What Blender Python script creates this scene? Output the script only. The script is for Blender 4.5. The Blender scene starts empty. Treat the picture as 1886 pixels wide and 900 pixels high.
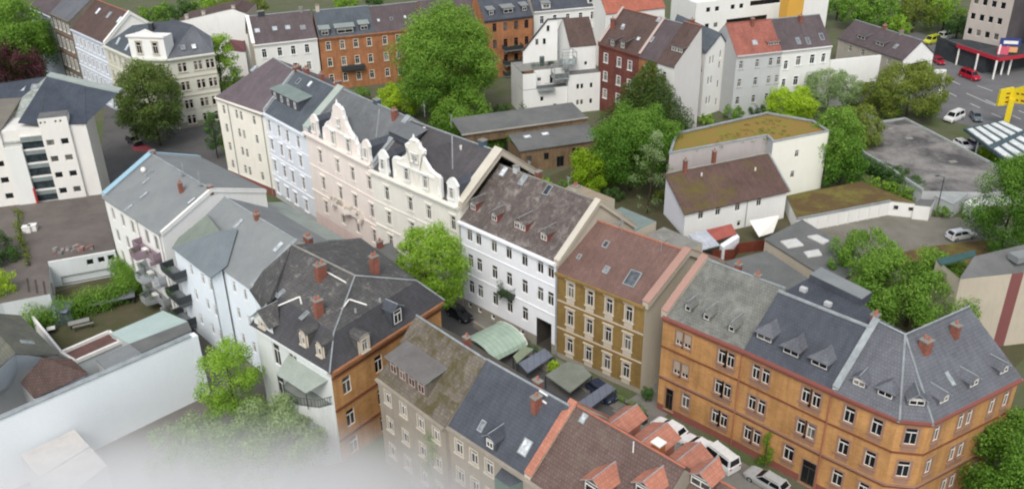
import bpy, math, random
from mathutils import Vector, Matrix
random.seed(7)
RAD = math.radians
sc = bpy.context.scene
col = sc.collection

# ------------------------------------------------------------------ camera
F_PX, PITCH, ROLL, CH = 1701.0, RAD(27.9), RAD(-0.95), 65.0
IW, IH = 1886.0, 900.0
_F = Vector((0, math.cos(PITCH), -math.sin(PITCH)))
_R0 = Vector((1, 0, 0)); _U0 = Vector((0, math.sin(PITCH), math.cos(PITCH)))
_R = _R0 * math.cos(ROLL) + _U0 * math.sin(ROLL)
_U = _U0 * math.cos(ROLL) - _R0 * math.sin(ROLL)
CAM = Vector((0, 0, CH))
cd = bpy.data.cameras.new('camera'); cam = bpy.data.objects.new('camera', cd); col.objects.link(cam)
cd.sensor_width = 36; cd.lens = 36 * F_PX / IW; cd.clip_end = 3000; cd.clip_start = 0.5
M = Matrix((_R, _U, -_F)).transposed().to_4x4(); M.translation = CAM
cam.matrix_world = M
sc.camera = cam
G = -1.0   # street level

def ray(px, py):
    return (_R * ((px - IW / 2) / F_PX) - _U * ((py - IH / 2) / F_PX) + _F)
def P(px, py, z=G):      # surveying helper: where the line of sight meets height z
    d = ray(px, py); t = (z - CH) / d.z
    return CAM + d * t
def P2(px, py, z=G):
    p = P(px, py, z); return Vector((p.x, p.y))
RO, RN, RU = Vector((5.1, 95.0)), Vector((.743, .669)), Vector((.669, -.743))
def R(off, al, z=None):  # the main street's own frame: distance behind the facades, distance along the street
    q = RO + RN * off + RU * al
    return q if z is None else Vector((q.x, q.y, z))

# ------------------------------------------------------------------ materials
def lin(h):
    if isinstance(h, str):
        h = h.lstrip('#'); c = [int(h[i:i + 2], 16) / 255 for i in (0, 2, 4)]
    else: c = [v / 255 for v in h]
    return [v / 12.92 if v <= .04045 else ((v + .055) / 1.055) ** 2.4 for v in c] + [1]
MATS = {}
def _new(name):
    m = bpy.data.materials.new(name); m.use_nodes = True
    nt = m.node_tree; b = nt.nodes['Principled BSDF']; return m, nt, b
def _mix(nt, fac, a, b, blend='MIX'):
    n = nt.nodes.new('ShaderNodeMix'); n.data_type = 'RGBA'; n.blend_type = blend
    for s, v in ((n.inputs[0], fac), (n.inputs[6], a), (n.inputs[7], b)):
        if hasattr(v, 'is_linked') or hasattr(v, 'links'): nt.links.new(v, s)
        else: s.default_value = v
    return n.outputs[2]
def _noise(nt, vec, scale, detail=4, rough=.6, dist=0):
    n = nt.nodes.new('ShaderNodeTexNoise'); n.inputs['Scale'].default_value = scale
    n.inputs['Detail'].default_value = detail; n.inputs['Roughness'].default_value = rough
    n.inputs['Distortion'].default_value = dist
    nt.links.new(vec, n.inputs['Vector']); return n.outputs['Fac']
def _ramp(nt, fac, stops):
    n = nt.nodes.new('ShaderNodeValToRGB'); nt.links.new(fac, n.inputs[0])
    e = n.color_ramp.elements
    while len(e) < len(stops): e.new(.5)
    for k, (p, c) in enumerate(stops):
        e[k].position = p; e[k].color = c if len(c) == 4 else (*c, 1)
    return n.outputs[0]
def g4(v): return (v, v, v, 1)
def _map(nt, out, sc_=(1, 1, 1), rot=(0, 0, 0)):
    n = nt.nodes.new('ShaderNodeMapping'); n.inputs['Scale'].default_value = sc_; n.inputs['Rotation'].default_value = rot
    nt.links.new(out, n.inputs[0]); return n.outputs[0]
def _pos(nt): return nt.nodes.new('ShaderNodeNewGeometry').outputs['Position']
def _uv(nt):
    return nt.nodes.new('ShaderNodeUVMap').outputs[0]
def _bump(nt, b, h, strength=.3, dist=.05):
    n = nt.nodes.new('ShaderNodeBump'); n.inputs['Strength'].default_value = strength; n.inputs['Distance'].default_value = dist
    nt.links.new(h, n.inputs['Height']); nt.links.new(n.outputs[0], b.inputs['Normal'])
def stucco(name, c, dirt=.25, rough=.9):
    if name in MATS: return MATS[name]
    m, nt, b = _new(name); p = _pos(nt)
    c = lin(c)
    big = _ramp(nt, _noise(nt, p, .25, 5, .65), [(.3, g4(1 - dirt * .55)), (.72, g4(1.0))])
    stv = _ramp(nt, _noise(nt, _map(nt, p, (1.1, 1.1, .22)), 1.0, 5, .65, 1.2), [(.3, g4(1 - dirt * .35)), (.62, g4(1.0))])
    fine = _ramp(nt, _noise(nt, p, 9, 3, .7), [(.3, g4(.93)), (.7, g4(1.03))])
    x = _mix(nt, 1.0, c, big, 'MULTIPLY'); x = _mix(nt, 1.0, x, stv, 'MULTIPLY'); x = _mix(nt, 1.0, x, fine, 'MULTIPLY')
    nt.links.new(x, b.inputs['Base Color']); b.inputs['Roughness'].default_value = rough
    b.inputs['Specular IOR Level'].default_value = .2
    _bump(nt, b, _noise(nt, p, 12, 4, .7), .15, .02)
    MATS[name] = m; return m
def brick(name, c1, c2, mortar, sx=.25, sz=.075, mott=.3):
    if name in MATS: return MATS[name]
    m, nt, b = _new(name); uv = _uv(nt); p = _pos(nt)
    t = nt.nodes.new('ShaderNodeTexBrick'); nt.links.new(uv, t.inputs['Vector'])
    t.inputs['Color1'].default_value = lin(c1); t.inputs['Color2'].default_value = lin(c2); t.inputs['Mortar'].default_value = lin(mortar)
    t.inputs['Scale'].default_value = 1; t.inputs['Brick Width'].default_value = sx; t.inputs['Row Height'].default_value = sz
    t.inputs['Mortar Size'].default_value = .008; t.inputs['Bias'].default_value = 0
    mo = _ramp(nt, _noise(nt, p, .35, 6, .65), [(.3, g4(1 - mott)), (.7, g4(1.06))])
    stv = _ramp(nt, _noise(nt, _map(nt, p, (1.4, 1.4, .15)), 1.0, 4, .7), [(.35, g4(1 - mott * .7)), (.6, g4(1.0))])
    x = _mix(nt, 1.0, t.outputs[0], mo, 'MULTIPLY'); x = _mix(nt, 1.0, x, stv, 'MULTIPLY')
    nt.links.new(x, b.inputs['Base Color']); b.inputs['Roughness'].default_value = .9
    b.inputs['Specular IOR Level'].default_value = .2
    MATS[name] = m; return m
def tiles(name, c, c2=None, patch=None, pscale=.35, pthr=(.5, .68), sx=.3, sy=.34, var=.25, rough=.75, lines=.5):
    """roof covering laid in courses: tile-to-tile variation, soot mottling, lichen or moss patches"""
    if name in MATS: return MATS[name]
    m, nt, b = _new(name); uv = _uv(nt); p = _pos(nt)
    c = lin(c); c2 = lin(c2) if c2 else [v * (1 - var) for v in c[:3]] + [1]
    t = nt.nodes.new('ShaderNodeTexBrick'); nt.links.new(uv, t.inputs['Vector'])
    t.inputs['Color1'].default_value = c; t.inputs['Color2'].default_value = c2
    t.inputs['Mortar'].default_value = [v * (1 - lines) for v in c2[:3]] + [1]
    t.inputs['Scale'].default_value = 1; t.inputs['Brick Width'].default_value = sx; t.inputs['Row Height'].default_value = sy
    t.inputs['Mortar Size'].default_value = .02; t.inputs['Mortar Smooth'].default_value = .3
    mo = _ramp(nt, _noise(nt, p, .3, 7, .7, .5), [(.28, g4(.72)), (.72, g4(1.15))])
    x = _mix(nt, 1.0, t.outputs[0], mo, 'MULTIPLY')
    stv = _ramp(nt, _noise(nt, _map(nt, uv, (2.2, .22, 1)), 1.0, 4, .7), [(.35, g4(.86)), (.62, g4(1.04))])
    x = _mix(nt, 1.0, x, stv, 'MULTIPLY')
    if patch:
        f = _ramp(nt, _noise(nt, p, pscale, 8, .78, .4), [(pthr[0], g4(0)), (pthr[1], g4(1))])
        x = _mix(nt, f, x, lin(patch))
    nt.links.new(x, b.inputs['Base Color']); b.inputs['Roughness'].default_value = rough
    b.inputs['Specular IOR Level'].default_value = .3
    _bump(nt, b, t.outputs[1], .25, -.03)
    MATS[name] = m; return m
def flat(name, c, c2=None, scale=.5, rough=.9, amt=.5, thr=(.35, .65), fine=6, metal=0, spec=.3):
    """sheet surfaces: felt, concrete, asphalt, earth, metal"""
    if name in MATS: return MATS[name]
    m, nt, b = _new(name); p = _pos(nt); c = lin(c); c2 = lin(c2) if c2 else [v * .7 for v in c[:3]] + [1]
    f = _ramp(nt, _noise(nt, p, scale, 7, .7, .3), [(thr[0], g4(0)), (thr[1], g4(1))])
    x = _mix(nt, f, c, c2)
    x = _mix(nt, 1.0, x, _ramp(nt, _noise(nt, p, fine, 4, .7), [(.3, g4(1 - .25 * amt)), (.7, g4(1 + .15 * amt))]), 'MULTIPLY')
    nt.links.new(x, b.inputs['Base Color']); b.inputs['Roughness'].default_value = rough; b.inputs['Metallic'].default_value = metal
    b.inputs['Specular IOR Level'].default_value = spec
    MATS[name] = m; return m
def seam(name, c, pitch=.6, rough=.55):
    if name in MATS: return MATS[name]
    m, nt, b = _new(name); uv = _uv(nt); p = _pos(nt); c = lin(c)
    s = nt.nodes.new('ShaderNodeSeparateXYZ'); nt.links.new(uv, s.inputs[0])
    w = nt.nodes.new('ShaderNodeMath'); w.operation = 'PINGPONG'; w.inputs[1].default_value = pitch / 2; nt.links.new(s.outputs[0], w.inputs[0])
    r = _ramp(nt, w.outputs[0], [(0, g4(.62)), (.06, g4(1))])
    mo = _ramp(nt, _noise(nt, p, .5, 6, .7), [(.3, g4(.8)), (.7, g4(1.08))])
    x = _mix(nt, 1, _mix(nt, 1, c, r, 'MULTIPLY'), mo, 'MULTIPLY')
    nt.links.new(x, b.inputs['Base Color']); b.inputs['Roughness'].default_value = rough
    MATS[name] = m; return m
def glassmat(name, dark='#14181c', pale='#8d8a80', share=.22):
    if name in MATS: return MATS[name]
    m, nt, b = _new(name)
    oi = nt.nodes.new('ShaderNodeObjectInfo'); p = _pos(nt)
    r = _ramp(nt, oi.outputs['Random'], [(0, lin(dark)), (1 - share, lin('#1d2226')), (1 - share + .01, lin('#4c4d4b')), (1, lin(pale))])
    x = _mix(nt, 1, r, _ramp(nt, _noise(nt, p, 1.6, 3), [(.35, g4(.55)), (.65, g4(1.25))]), 'MULTIPLY')
    nt.links.new(x, b.inputs['Base Color']); b.inputs['Roughness'].default_value = .12
    b.inputs['Specular IOR Level'].default_value = .5
    MATS[name] = m; return m
def leafmat(name, c, c2, dark):
    if name in MATS: return MATS[name]
    m, nt, b = _new(name)
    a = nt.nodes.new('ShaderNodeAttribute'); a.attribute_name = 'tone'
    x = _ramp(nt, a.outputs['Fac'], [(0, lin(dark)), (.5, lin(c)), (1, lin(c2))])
    nt.links.new(x, b.inputs['Base Color']); b.inputs['Roughness'].default_value = .65
    b.inputs['Specular IOR Level'].default_value = .25
    tr = nt.nodes.new('ShaderNodeBsdfTranslucent'); nt.links.new(x, tr.inputs[0])
    mx = nt.nodes.new('ShaderNodeMixShader'); mx.inputs[0].default_value = .35
    out = nt.nodes['Material Output']
    nt.links.new(b.outputs[0], mx.inputs[1]); nt.links.new(tr.outputs[0], mx.inputs[2]); nt.links.new(mx.outputs[0], out.inputs[0])
    MATS[name] = m; return m
def paint(name, c, rough=.35, metal=0, coat=0):
    if name in MATS: return MATS[name]
    m, nt, b = _new(name); p = _pos(nt)
    x = _mix(nt, 1, lin(c), _ramp(nt, _noise(nt, p, 2.5, 4), [(.3, g4(.88)), (.7, g4(1.04))]), 'MULTIPLY')
    nt.links.new(x, b.inputs['Base Color']); b.inputs['Roughness'].default_value = rough
    b.inputs['Metallic'].default_value = metal; b.inputs['Coat Weight'].default_value = coat
    MATS[name] = m; return m

GLASS = glassmat('window_glass', share=.24, pale='#7c7a73')
GLASSV = glassmat('skylight_glass', '#c9d2d8', '#e8eef2', .5)
WHITE = paint('white_frame', '#dedcd6', .5)
STONE = stucco('pale_stone', '#c9bfae', .2)
SAND = stucco('sandstone_trim', '#9a7a68', .25)
ZINC = flat('zinc_flashing', '#9aa0a2', '#7d8486', .8, .5, .4)
DARKM = paint('dark_metal', '#33383b', .5)
CONC = flat('concrete', '#8d8b84', '#76746e', .6)
BRK = brick('chimney_brick', '#9a5d4d', '#854d40', '#7a6a60', .25, .1)
TERR = paint('terracotta', '#a0634f', .8)

# ------------------------------------------------------------------ mesh building
ORG = {}
def V3(p, z=None):
    return Vector((p[0], p[1], p[2] if z is None else z))
class MB:
    def __init__(s): s.v = []; s.f = []; s.m = []; s.mats = []; s.smooth = False
    def mi(s, mat):
        if mat not in s.mats: s.mats.append(mat)
        return s.mats.index(mat)
    def poly(s, pts, mat):
        k = len(s.v); s.v += [Vector(p) for p in pts]; s.f.append(list(range(k, k + len(pts)))); s.m.append(s.mi(mat)); return s
    def prism(s, pts, z0, z1, mat, top=None, bottom=True):
        """vertical prism over a counter-clockwise plan"""
        n = len(pts); a = [V3(p, z0) for p in pts]; b = [V3(p, z1) for p in pts]
        if sum(a[i].x * a[(i + 1) % n].y - a[(i + 1) % n].x * a[i].y for i in range(n)) < 0: a.reverse(); b.reverse()
        for i in range(n):
            j = (i + 1) % n; s.poly([a[i], a[j], b[j], b[i]], mat)
        s.poly(b, top or mat)
        if bottom: s.poly(a[::-1], mat)
        return s
    def obox(s, c, ux, sx, sy, z0, z1, mat):
        """box: centre c (xy), horizontal axis ux, sizes along and across"""
        u = Vector((ux[0], ux[1])).normalized(); w = Vector((-u.y, u.x)); c = Vector((c[0], c[1]))
        return s.prism([c - u * sx / 2 - w * sy / 2, c + u * sx / 2 - w * sy / 2, c + u * sx / 2 + w * sy / 2, c - u * sx / 2 + w * sy / 2], z0, z1, mat)
    def slab(s, pts, t, mat, side=None):
        """polygon given as its upper face, thickened downwards along its normal"""
        pts = [Vector(p) for p in pts]; n = nrm(pts)
        if n.z < 0: pts = pts[::-1]; n = -n
        lo = [p - n * t for p in pts]; k = len(pts)
        s.poly(pts, mat); s.poly(lo[::-1], side or mat)
        for i in range(k):
            j = (i + 1) % k; s.poly([lo[i], lo[j], pts[j], pts[i]], side or mat)
        return s
    def bar(s, a, b, r, mat, n=4, r2=None, cap=True):
        a = Vector(a); b = Vector(b); d = (b - a)
        if d.length < 1e-6: return s
        d.normalize(); x = d.orthogonal().normalized(); y = d.cross(x); r2 = r if r2 is None else r2
        A = [a + (x * math.cos(t) + y * math.sin(t)) * r for t in [(k + .5) * 2 * math.pi / n for k in range(n)]]
        B = [b + (x * math.cos(t) + y * math.sin(t)) * r2 for t in [(k + .5) * 2 * math.pi / n for k in range(n)]]
        for i in range(n):
            j = (i + 1) % n; s.poly([A[i], A[j], B[j], B[i]], mat)
        if cap: s.poly(A[::-1], mat); s.poly(B, mat)
        return s
    def build(s, name, parent=None, org=None, kind=None, smooth=False):
        if org is None: org = ORG.get(parent.name, Vector((0, 0, 0))) if parent else Vector((0, 0, 0))
        me = bpy.data.meshes.new(name)
        me.from_pydata([tuple(p - org) for p in s.v], [], s.f)
        for m in s.mats: me.materials.append(m)
        me.polygons.foreach_set('material_index', s.m)
        uv = me.uv_layers.new(name='UVMap'); out = []
        for f in s.f:
            pts = [s.v[i] for i in f]; n = nrm(pts)
            t = Vector((-n.y, n.x, 0))
            t = Vector((1, 0, 0)) if t.length < .05 else t.normalized()
            b = n.cross(t)
            for p in pts: out += [p.dot(t), p.dot(b)]
        uv.data.foreach_set('uv', out)
        if smooth:
            me.polygons.foreach_set('use_smooth', [True] * len(me.polygons))
        me.update()
        o = bpy.data.objects.new(name, me); col.objects.link(o)
        if parent: o.parent = parent; ORG[o.name] = org
        else:
            o.location = org; ORG[o.name] = org
        if kind: o['kind'] = kind
        return o
def nrm(pts):
    n = Vector((0, 0, 0))
    for i in range(len(pts)):
        a, b = pts[i], pts[(i + 1) % len(pts)]
        n += Vector(((a.y - b.y) * (a.z + b.z), (a.z - b.z) * (a.x + b.x), (a.x - b.x) * (a.y + b.y)))
    return n.normalized() if n.length else Vector((0, 0, 1))
def thing(name, label, cat, loc, group=None, rz=0):
    o = bpy.data.objects.new(name, None); col.objects.link(o); o.empty_display_size = .5
    o.location = V3(loc) if len(loc) == 3 else V3(loc, G); o.rotation_euler.z = rz
    o['label'] = label; o['category'] = cat
    if group: o['group'] = group
    ORG[o.name] = Vector(o.location); return o
def tag(o, label, cat, group=None):
    o['label'] = label; o['category'] = cat
    if group: o['group'] = group
    return o
def solo(mb, name, label, cat, org, group=None):
    return tag(mb.build(name, None, V3(org) if len(org) == 3 else V3(org, G)), label, cat, group)
def structure(mb, name):
    return mb.build(name, None, kind='structure')

# ------------------------------------------------------------------ windows
WC = {}
def _lb(mb, x0, x1, y0, y1, z0, z1, mat):
    mb.prism([Vector((x0, y0)), Vector((x1, y0)), Vector((x1, y1)), Vector((x0, y1))], z0, z1, mat)
def win_meshes(style, w, h, trim, frm):
    key = (style, round(w, 2), round(h, 2), trim.name if trim else '', frm.name)
    if key in WC: return WC[key]
    hw, hh = w / 2, h / 2; res = {}
    far = style.startswith('far')
    base = MB(); fr = base if far else MB()
    base.poly([(-hw, .17, -hh), (hw, .17, -hh), (hw, .17, hh), (-hw, .17, hh)], GLASS)
    t = .055
    if 'plain' not in style:
        for (a, b, c, d) in ((-hw, -hw + t, -hh, hh), (hw - t, hw, -hh, hh), (-hw + t, hw - t, -hh, -hh + t), (-hw + t, hw - t, hh - t, hh)):
            _lb(fr, a, b, .1, .165, c, d, frm)
        if w > .7: _lb(fr, -.028, .028, .095, .16, -hh + t, (hh - t if 'sq' in style else hh * .38), frm)
        if 'sq' not in style: _lb(fr, -hw + t, hw - t, .09, .162, hh * .38, hh * .38 + .075, frm)
    else:
        for (a, b, c, d) in ((-hw, -hw + .06, -hh, hh), (hw - .06, hw, -hh, hh), (-hw + .06, hw - .06, -hh, -hh + .06), (-hw + .06, hw - .06, hh - .06, hh)):
            _lb(fr, a, b, .12, .165, c, d, frm)
    if 'shut' in style: _lb(fr, -hw + .02, hw - .02, .03, .085, -hh * .35, hh, paint('roller_shutter', '#a79888', .7))
    su = base if far else MB()
    if trim:
        s = .2 if 'wide' in style else .13
        _lb(su, -hw - s, -hw, -.05, .02, -hh, hh, trim); _lb(su, hw, hw + s, -.05, .02, -hh, hh, trim)
        _lb(su, -hw - s, hw + s, -.05, .02, hh, hh + s * 1.1, trim)
        _lb(su, -hw - s - .08, hw + s + .08, -.16, .05, -hh - .13, -hh, trim)
        if 'cap' in style:
            _lb(su, -hw - s - .12, hw + s + .12, -.2, .02, hh + s * 1.1 + .12, hh + s * 1.1 + .24, trim)
            _lb(su, -hw - s, hw + s, -.04, .0, hh + s * 1.1, hh + s * 1.1 + .12, trim)
        if 'apron' in style: _lb(su, -hw - s * .6, hw + s * .6, -.04, .02, -hh - .75, -hh - .13, trim)
    res['pane'] = base.build('window', None, Vector((0, 0, 0)))
    if not far: res['frame'] = fr.build('frame', None, Vector((0, 0, 0)))
    if not far and trim: res['surround'] = su.build('surround', None, Vector((0, 0, 0)))
    out = {k: o.data for k, o in res.items()}
    for o in res.values(): bpy.data.objects.remove(o)
    WC[key] = out; return out
def add_window(parent, wp, ang, w, h, style='sash', trim=None, frm=None, name='window', rel=None):
    """wp world position on the wall plane; ang direction of the facade"""
    ms = win_meshes(style, w, h, trim, frm or WHITE)
    o = bpy.data.objects.new(name, ms['pane']); col.objects.link(o); o.parent = parent
    o.location = wp - ORG[parent.name]; o.rotation_euler.z = ang; ORG[o.name] = wp
    for k in ('frame', 'surround'):
        if k in ms:
            c = bpy.data.objects.new(k, ms[k]); col.objects.link(c); c.parent = o
    return o

class House:
    def __init__(s, name, label, cat, loc, group=None):
        s.o = thing(name, label, cat, V3(loc, G), group); s.w = MB(); s.r = MB(); s.trim = {}
    def tmb(s, name):
        if name not in s.trim: s.trim[name] = MB()
        return s.trim[name]
    def facade(s, A, B, z0, z1, mat, wins=(), trim=None, frm=None, bands=(), plinth=None, style='sash', depth=.22, corn=None, cornmat=None):
        """A to B left to right seen from outside; wins: (x, z centre, w, h[, style])"""
        A = Vector((A[0], A[1])); B = Vector((B[0], B[1])); L = (B - A).length; u = (B - A) / L; inn = Vector((-u.y, u.x))
        ang = math.atan2(u.y, u.x)
        ws = []
        for w in wins:
            x, z, ww, wh = w[:4]; st = w[4] if len(w) > 4 else style
            if x - ww / 2 < .05 or x + ww / 2 > L - .05: continue
            if z + wh / 2 > z1 - .03: z = z1 - .05 - wh / 2
            ws.append((x, z, ww, wh, st))
        xs = sorted({0, L} | {round(w[0] - w[2] / 2, 4) for w in ws} | {round(w[0] + w[2] / 2, 4) for w in ws})
        zs = {z0, z1} | {round(w[1] - w[3] / 2, 4) for w in ws if w[1] - w[3] / 2 > z0} | {round(w[1] + w[3] / 2, 4) for w in ws}
        if plinth: zs.add(plinth[0])
        zs = sorted(z for z in zs if z0 <= z <= z1)
        def pt(x, z, d=0):
            q = A + u * x + inn * d; return Vector((q.x, q.y, z))
        for i in range(len(xs) - 1):
            for j in range(len(zs) - 1):
                cx, cz = (xs[i] + xs[i + 1]) / 2, (zs[j] + zs[j + 1]) / 2
                if xs[i + 1] - xs[i] < 1e-4 or zs[j + 1] - zs[j] < 1e-4: continue
                if any(abs(cx - w[0]) < w[2] / 2 and abs(cz - w[1]) < w[3] / 2 for w in ws): continue
                mm = plinth[1] if plinth and cz < plinth[0] else mat
                s.w.poly([pt(xs[i], zs[j]), pt(xs[i + 1], zs[j]), pt(xs[i + 1], zs[j + 1]), pt(xs[i], zs[j + 1])], mm)
        for x, z, ww, wh, st in ws:
            a, b, c, d = x - ww / 2, x + ww / 2, z - wh / 2, z + wh / 2
            dp = 3.0 if st == 'gate' else depth
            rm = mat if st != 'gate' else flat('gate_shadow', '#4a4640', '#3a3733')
            s.w.poly([pt(a, c), pt(a, c, dp), pt(b, c, dp), pt(b, c)], rm); s.w.poly([pt(a, d), pt(b, d), pt(b, d, dp), pt(a, d, dp)], rm)
            s.w.poly([pt(a, c), pt(a, d), pt(a, d, dp), pt(a, c, dp)], rm); s.w.poly([pt(b, c), pt(b, c, dp), pt(b, d, dp), pt(b, d)], rm)
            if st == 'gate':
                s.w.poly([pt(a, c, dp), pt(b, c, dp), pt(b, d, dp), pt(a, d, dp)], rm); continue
            if st == 'door':
                add_window(s.o, pt(x, z), ang, ww, wh, 'sash', trim, paint('door_wood', '#4a3a30', .6), 'door'); continue
            add_window(s.o, pt(x, z), ang, ww, wh, st, trim if st != 'bare' else None, frm)
        for (zb, hb, pr, mm) in bands:
            out = pr
            MB().prism([A - inn * out, B - inn * out, B + inn * .02, A + inn * .02], zb, zb + hb, mm).build('string_course', s.o)
        if corn:
            mm = cornmat or mat
            s.tmb('cornice').prism([A - inn * corn * .55 - u * .0, B - inn * corn * .55, B + inn * .02, A + inn * .02], z1 - .55, z1 - .25, mm)
            s.tmb('cornice').prism([A - inn * corn, B - inn * corn, B + inn * .02, A + inn * .02], z1 - .25, z1 - .02, mm)
        s._last = (A, u, inn, ang)
        return A, u, inn, ang
    def wallpoly(s, pts, mat): s.w.poly(pts, mat)
    def roof(s, pts, mat, t=.16, side=None): s.r.slab(pts, t, mat, side)
    def done(s):
        if s.w.f: s.w.build('wall', s.o)
        if s.r.f: s.r.build('roof', s.o)
        for k, mb in s.trim.items(): mb.build(k, s.o)
        return s.o

class Plane:
    def __init__(s, a, b, c):
        """a, b along the eave, c somewhere up the slope"""
        a, b, c = Vector(a), Vector(b), Vector(c); s.p = a
        u = (b - a); u.z = 0; s.n = (b - a).cross(c - a).normalized()
        if s.n.z < 0: s.n = -s.n
        s.u = Vector((-s.n.y, s.n.x, 0)).normalized()
        s.up = s.n.cross(s.u).normalized()
        if s.up.z < 0: s.up = -s.up
        s.u = s.up.cross(s.n)          # right-hand: looking up the slope, u to the right
        s.inn = Vector((s.up.x, s.up.y, 0)).normalized(); s.tan = s.up.z / math.hypot(s.up.x, s.up.y)
    def hit(s, px, py):
        d = ray(px, py); return CAM + d * ((s.p - CAM).dot(s.n) / d.dot(s.n))
def skylight(h, pl, px, py, w=.8, l=1.2, frm=None, far=False):
    c = pl.hit(px, py) if py is not None else px
    u, v, n = pl.u, pl.up, pl.n; fm = frm or ZINC
    mb = MB(); q = [c - u * w / 2 - v * l / 2, c + u * w / 2 - v * l / 2, c + u * w / 2 + v * l / 2, c - u * w / 2 + v * l / 2]
    top = [p + n * .12 for p in q]
    for i in range(4):
        j = (i + 1) % 4; mb.poly([q[i], q[j], top[j], top[i]], fm)
    k = .1; ins = [top[0] + u * k + v * k, top[1] - u * k + v * k, top[2] - u * k - v * k, top[3] + u * k - v * k]
    for i in range(4):
        j = (i + 1) % 4; mb.poly([top[i], top[j], ins[j], ins[i]], fm)
    if far: mb.poly([p - n * .01 for p in ins], GLASSV); return mb.build('skylight', h.o)
    f = mb.build('skylight', h.o)
    g = MB(); g.poly([p - n * .02 for p in ins], GLASSV); g.build('pane', f); return f
def chimney(h, c, u, w=.6, d=1.0, hgt=1.6, mat=None, pots=2, cap=None):
    mb = MB(); c = Vector(c); mat = mat or BRK; w *= .85; d *= .85; hgt *= .85
    mb.obox(c, u, w, d, c.z - .8, c.z + hgt, mat)
    mb.obox(c, u, w + .14, d + .14, c.z + hgt, c.z + hgt + .12, cap or CONC)
    o = mb.build('chimney', h.o)
    un = Vector((u[0], u[1], 0)).normalized(); wn = Vector((-un.y, un.x, 0))
    for k in range(pots):
        pm = MB(); q = c + wn * ((k - (pots - 1) / 2) * d * .5); q.z = c.z + hgt + .12
        pm.bar(q, q + Vector((0, 0, .4)), .13, TERR, 8, .1); pm.build('chimney_pot', o)
    return o
def dormer(h, pl, c, w=1.3, fh=1.5, gh=.7, roofm=None, wallm=None, kind='gable', win=True, over=.25, trim=None, back=None, nwin=1, wh=None, ww=None, frm=None):
    """c: point on the roof plane at the foot of the dormer's front"""
    c = Vector(c); u = pl.u; inn = pl.inn; up = Vector((0, 0, 1)); wallm = wallm or roofm
    mb = MB(); hw = w / 2
    bl, br = c - u * hw, c + u * hw; tl, tr = bl + up * fh, br + up * fh
    d1 = fh / pl.tan
    ang = math.atan2(u.y, u.x)
    rb = MB()
    if kind == 'gable':
        ap = c + up * (fh + gh); d2 = (fh + gh) / pl.tan
        mb.poly([bl, br, tr, ap, tl], trim or wallm)
        mb.poly([bl, tl, tl + inn * d1], wallm); mb.poly([br, br + up * fh + inn * d1, tr], wallm)
        f = -inn * over
        e = .12
        rb.slab([tl - u * e + f - up * e * .5, ap + f, ap + inn * (d2 + .05), tl + inn * (d1 + .05) - u * e - up * e * .5], .07, roofm, ZINC)
        rb.slab([ap + f + up * .012, tr + u * e + f - up * e * .5, tr + inn * (d1 + .05) + u * e - up * e * .5, ap + inn * (d2 + .05) + up * .012], .07, roofm, ZINC)
        rb.bar(ap + f + up * .05, ap + inn * d2 + up * .05, .06, ZINC)
    elif kind == 'hip':
        d2 = (fh + gh) / pl.tan; ap = c + up * (fh + gh) + inn * w * .45
        mb.poly([bl, br, tr, tl], trim or wallm)
        mb.poly([bl, tl, tl + inn * d1], wallm); mb.poly([br, br + up * fh + inn * d1, tr], wallm)
        f = -inn * over; e = .15; L_, R_ = tl - u * e + f, tr + u * e + f
        rb.slab([L_, R_, ap], .07, roofm); rb.slab([L_, ap, c + up * (fh + gh) + inn * d2, tl - u * e + inn * (d1 + .05)], .07, roofm)
        rb.slab([R_, tr + u * e + inn * (d1 + .05), c + up * (fh + gh) + inn * d2, ap], .07, roofm)
    elif kind == 'shed':
        k = gh  # rise of the dormer roof as tangent
        d2 = fh / (pl.tan - k)
        mb.poly([bl, br, tr, tl], trim or wallm)
        mb.poly([bl, tl, bl + inn * d2 + up * (d2 * pl.tan)], wallm); mb.poly([br, br + inn * d2 + up * (d2 * pl.tan), tr], wallm)
        e = .15; f = -inn * over - up * over * k
        rb.slab([tl - u * e + f, tr + u * e + f, tr + u * e + inn * d2 + up * (d2 * k + .03), tl - u * e + inn * d2 + up * (d2 * k + .03)], .1, roofm, ZINC)
    elif kind == 'arch':
        n = 7; arc = [c + u * (hw * math.cos(math.pi * (1 - i / (n - 1)))) + up * (fh + gh * math.sin(math.pi * i / (n - 1))) for i in range(n)]
        mb.poly([bl, br] + arc[::-1], trim or wallm)
        mb.poly([bl, tl, tl + inn * d1], wallm); mb.poly([br, br + up * fh + inn * d1, tr], wallm)
        for i in range(n - 1):
            a, b = arc[i], arc[i + 1]; da = (a.z - c.z) / pl.tan; db = (b.z - c.z) / pl.tan
            o_ = up * .05 - inn * over
            rb.poly([a + o_, b + o_, b + inn * db + up * .05, a + inn * da + up * .05], roofm)
            rb.poly([a - inn * over, a + o_, b + o_, b - inn * over][::-1], ZINC)
    o = mb.build('dormer', h.o)
    rb.build('dormer_roof', o)
    if win:
        for k in range(nwin):
            ww_ = ww or (w - .3) / nwin - .08; wh_ = wh or fh - .25
            q = c + u * ((k - (nwin - 1) / 2) * (w - .2) / nwin) + up * (wh_ / 2 + .18) - inn * .18
            ms = win_meshes('far', ww_, wh_, STONE if trim else None, frm or WHITE)
            x = bpy.data.objects.new('window', ms['pane']); col.objects.link(x); x.parent = o
            x.location = q - ORG[o.name]; x.rotation_euler.z = ang
    return o

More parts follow.
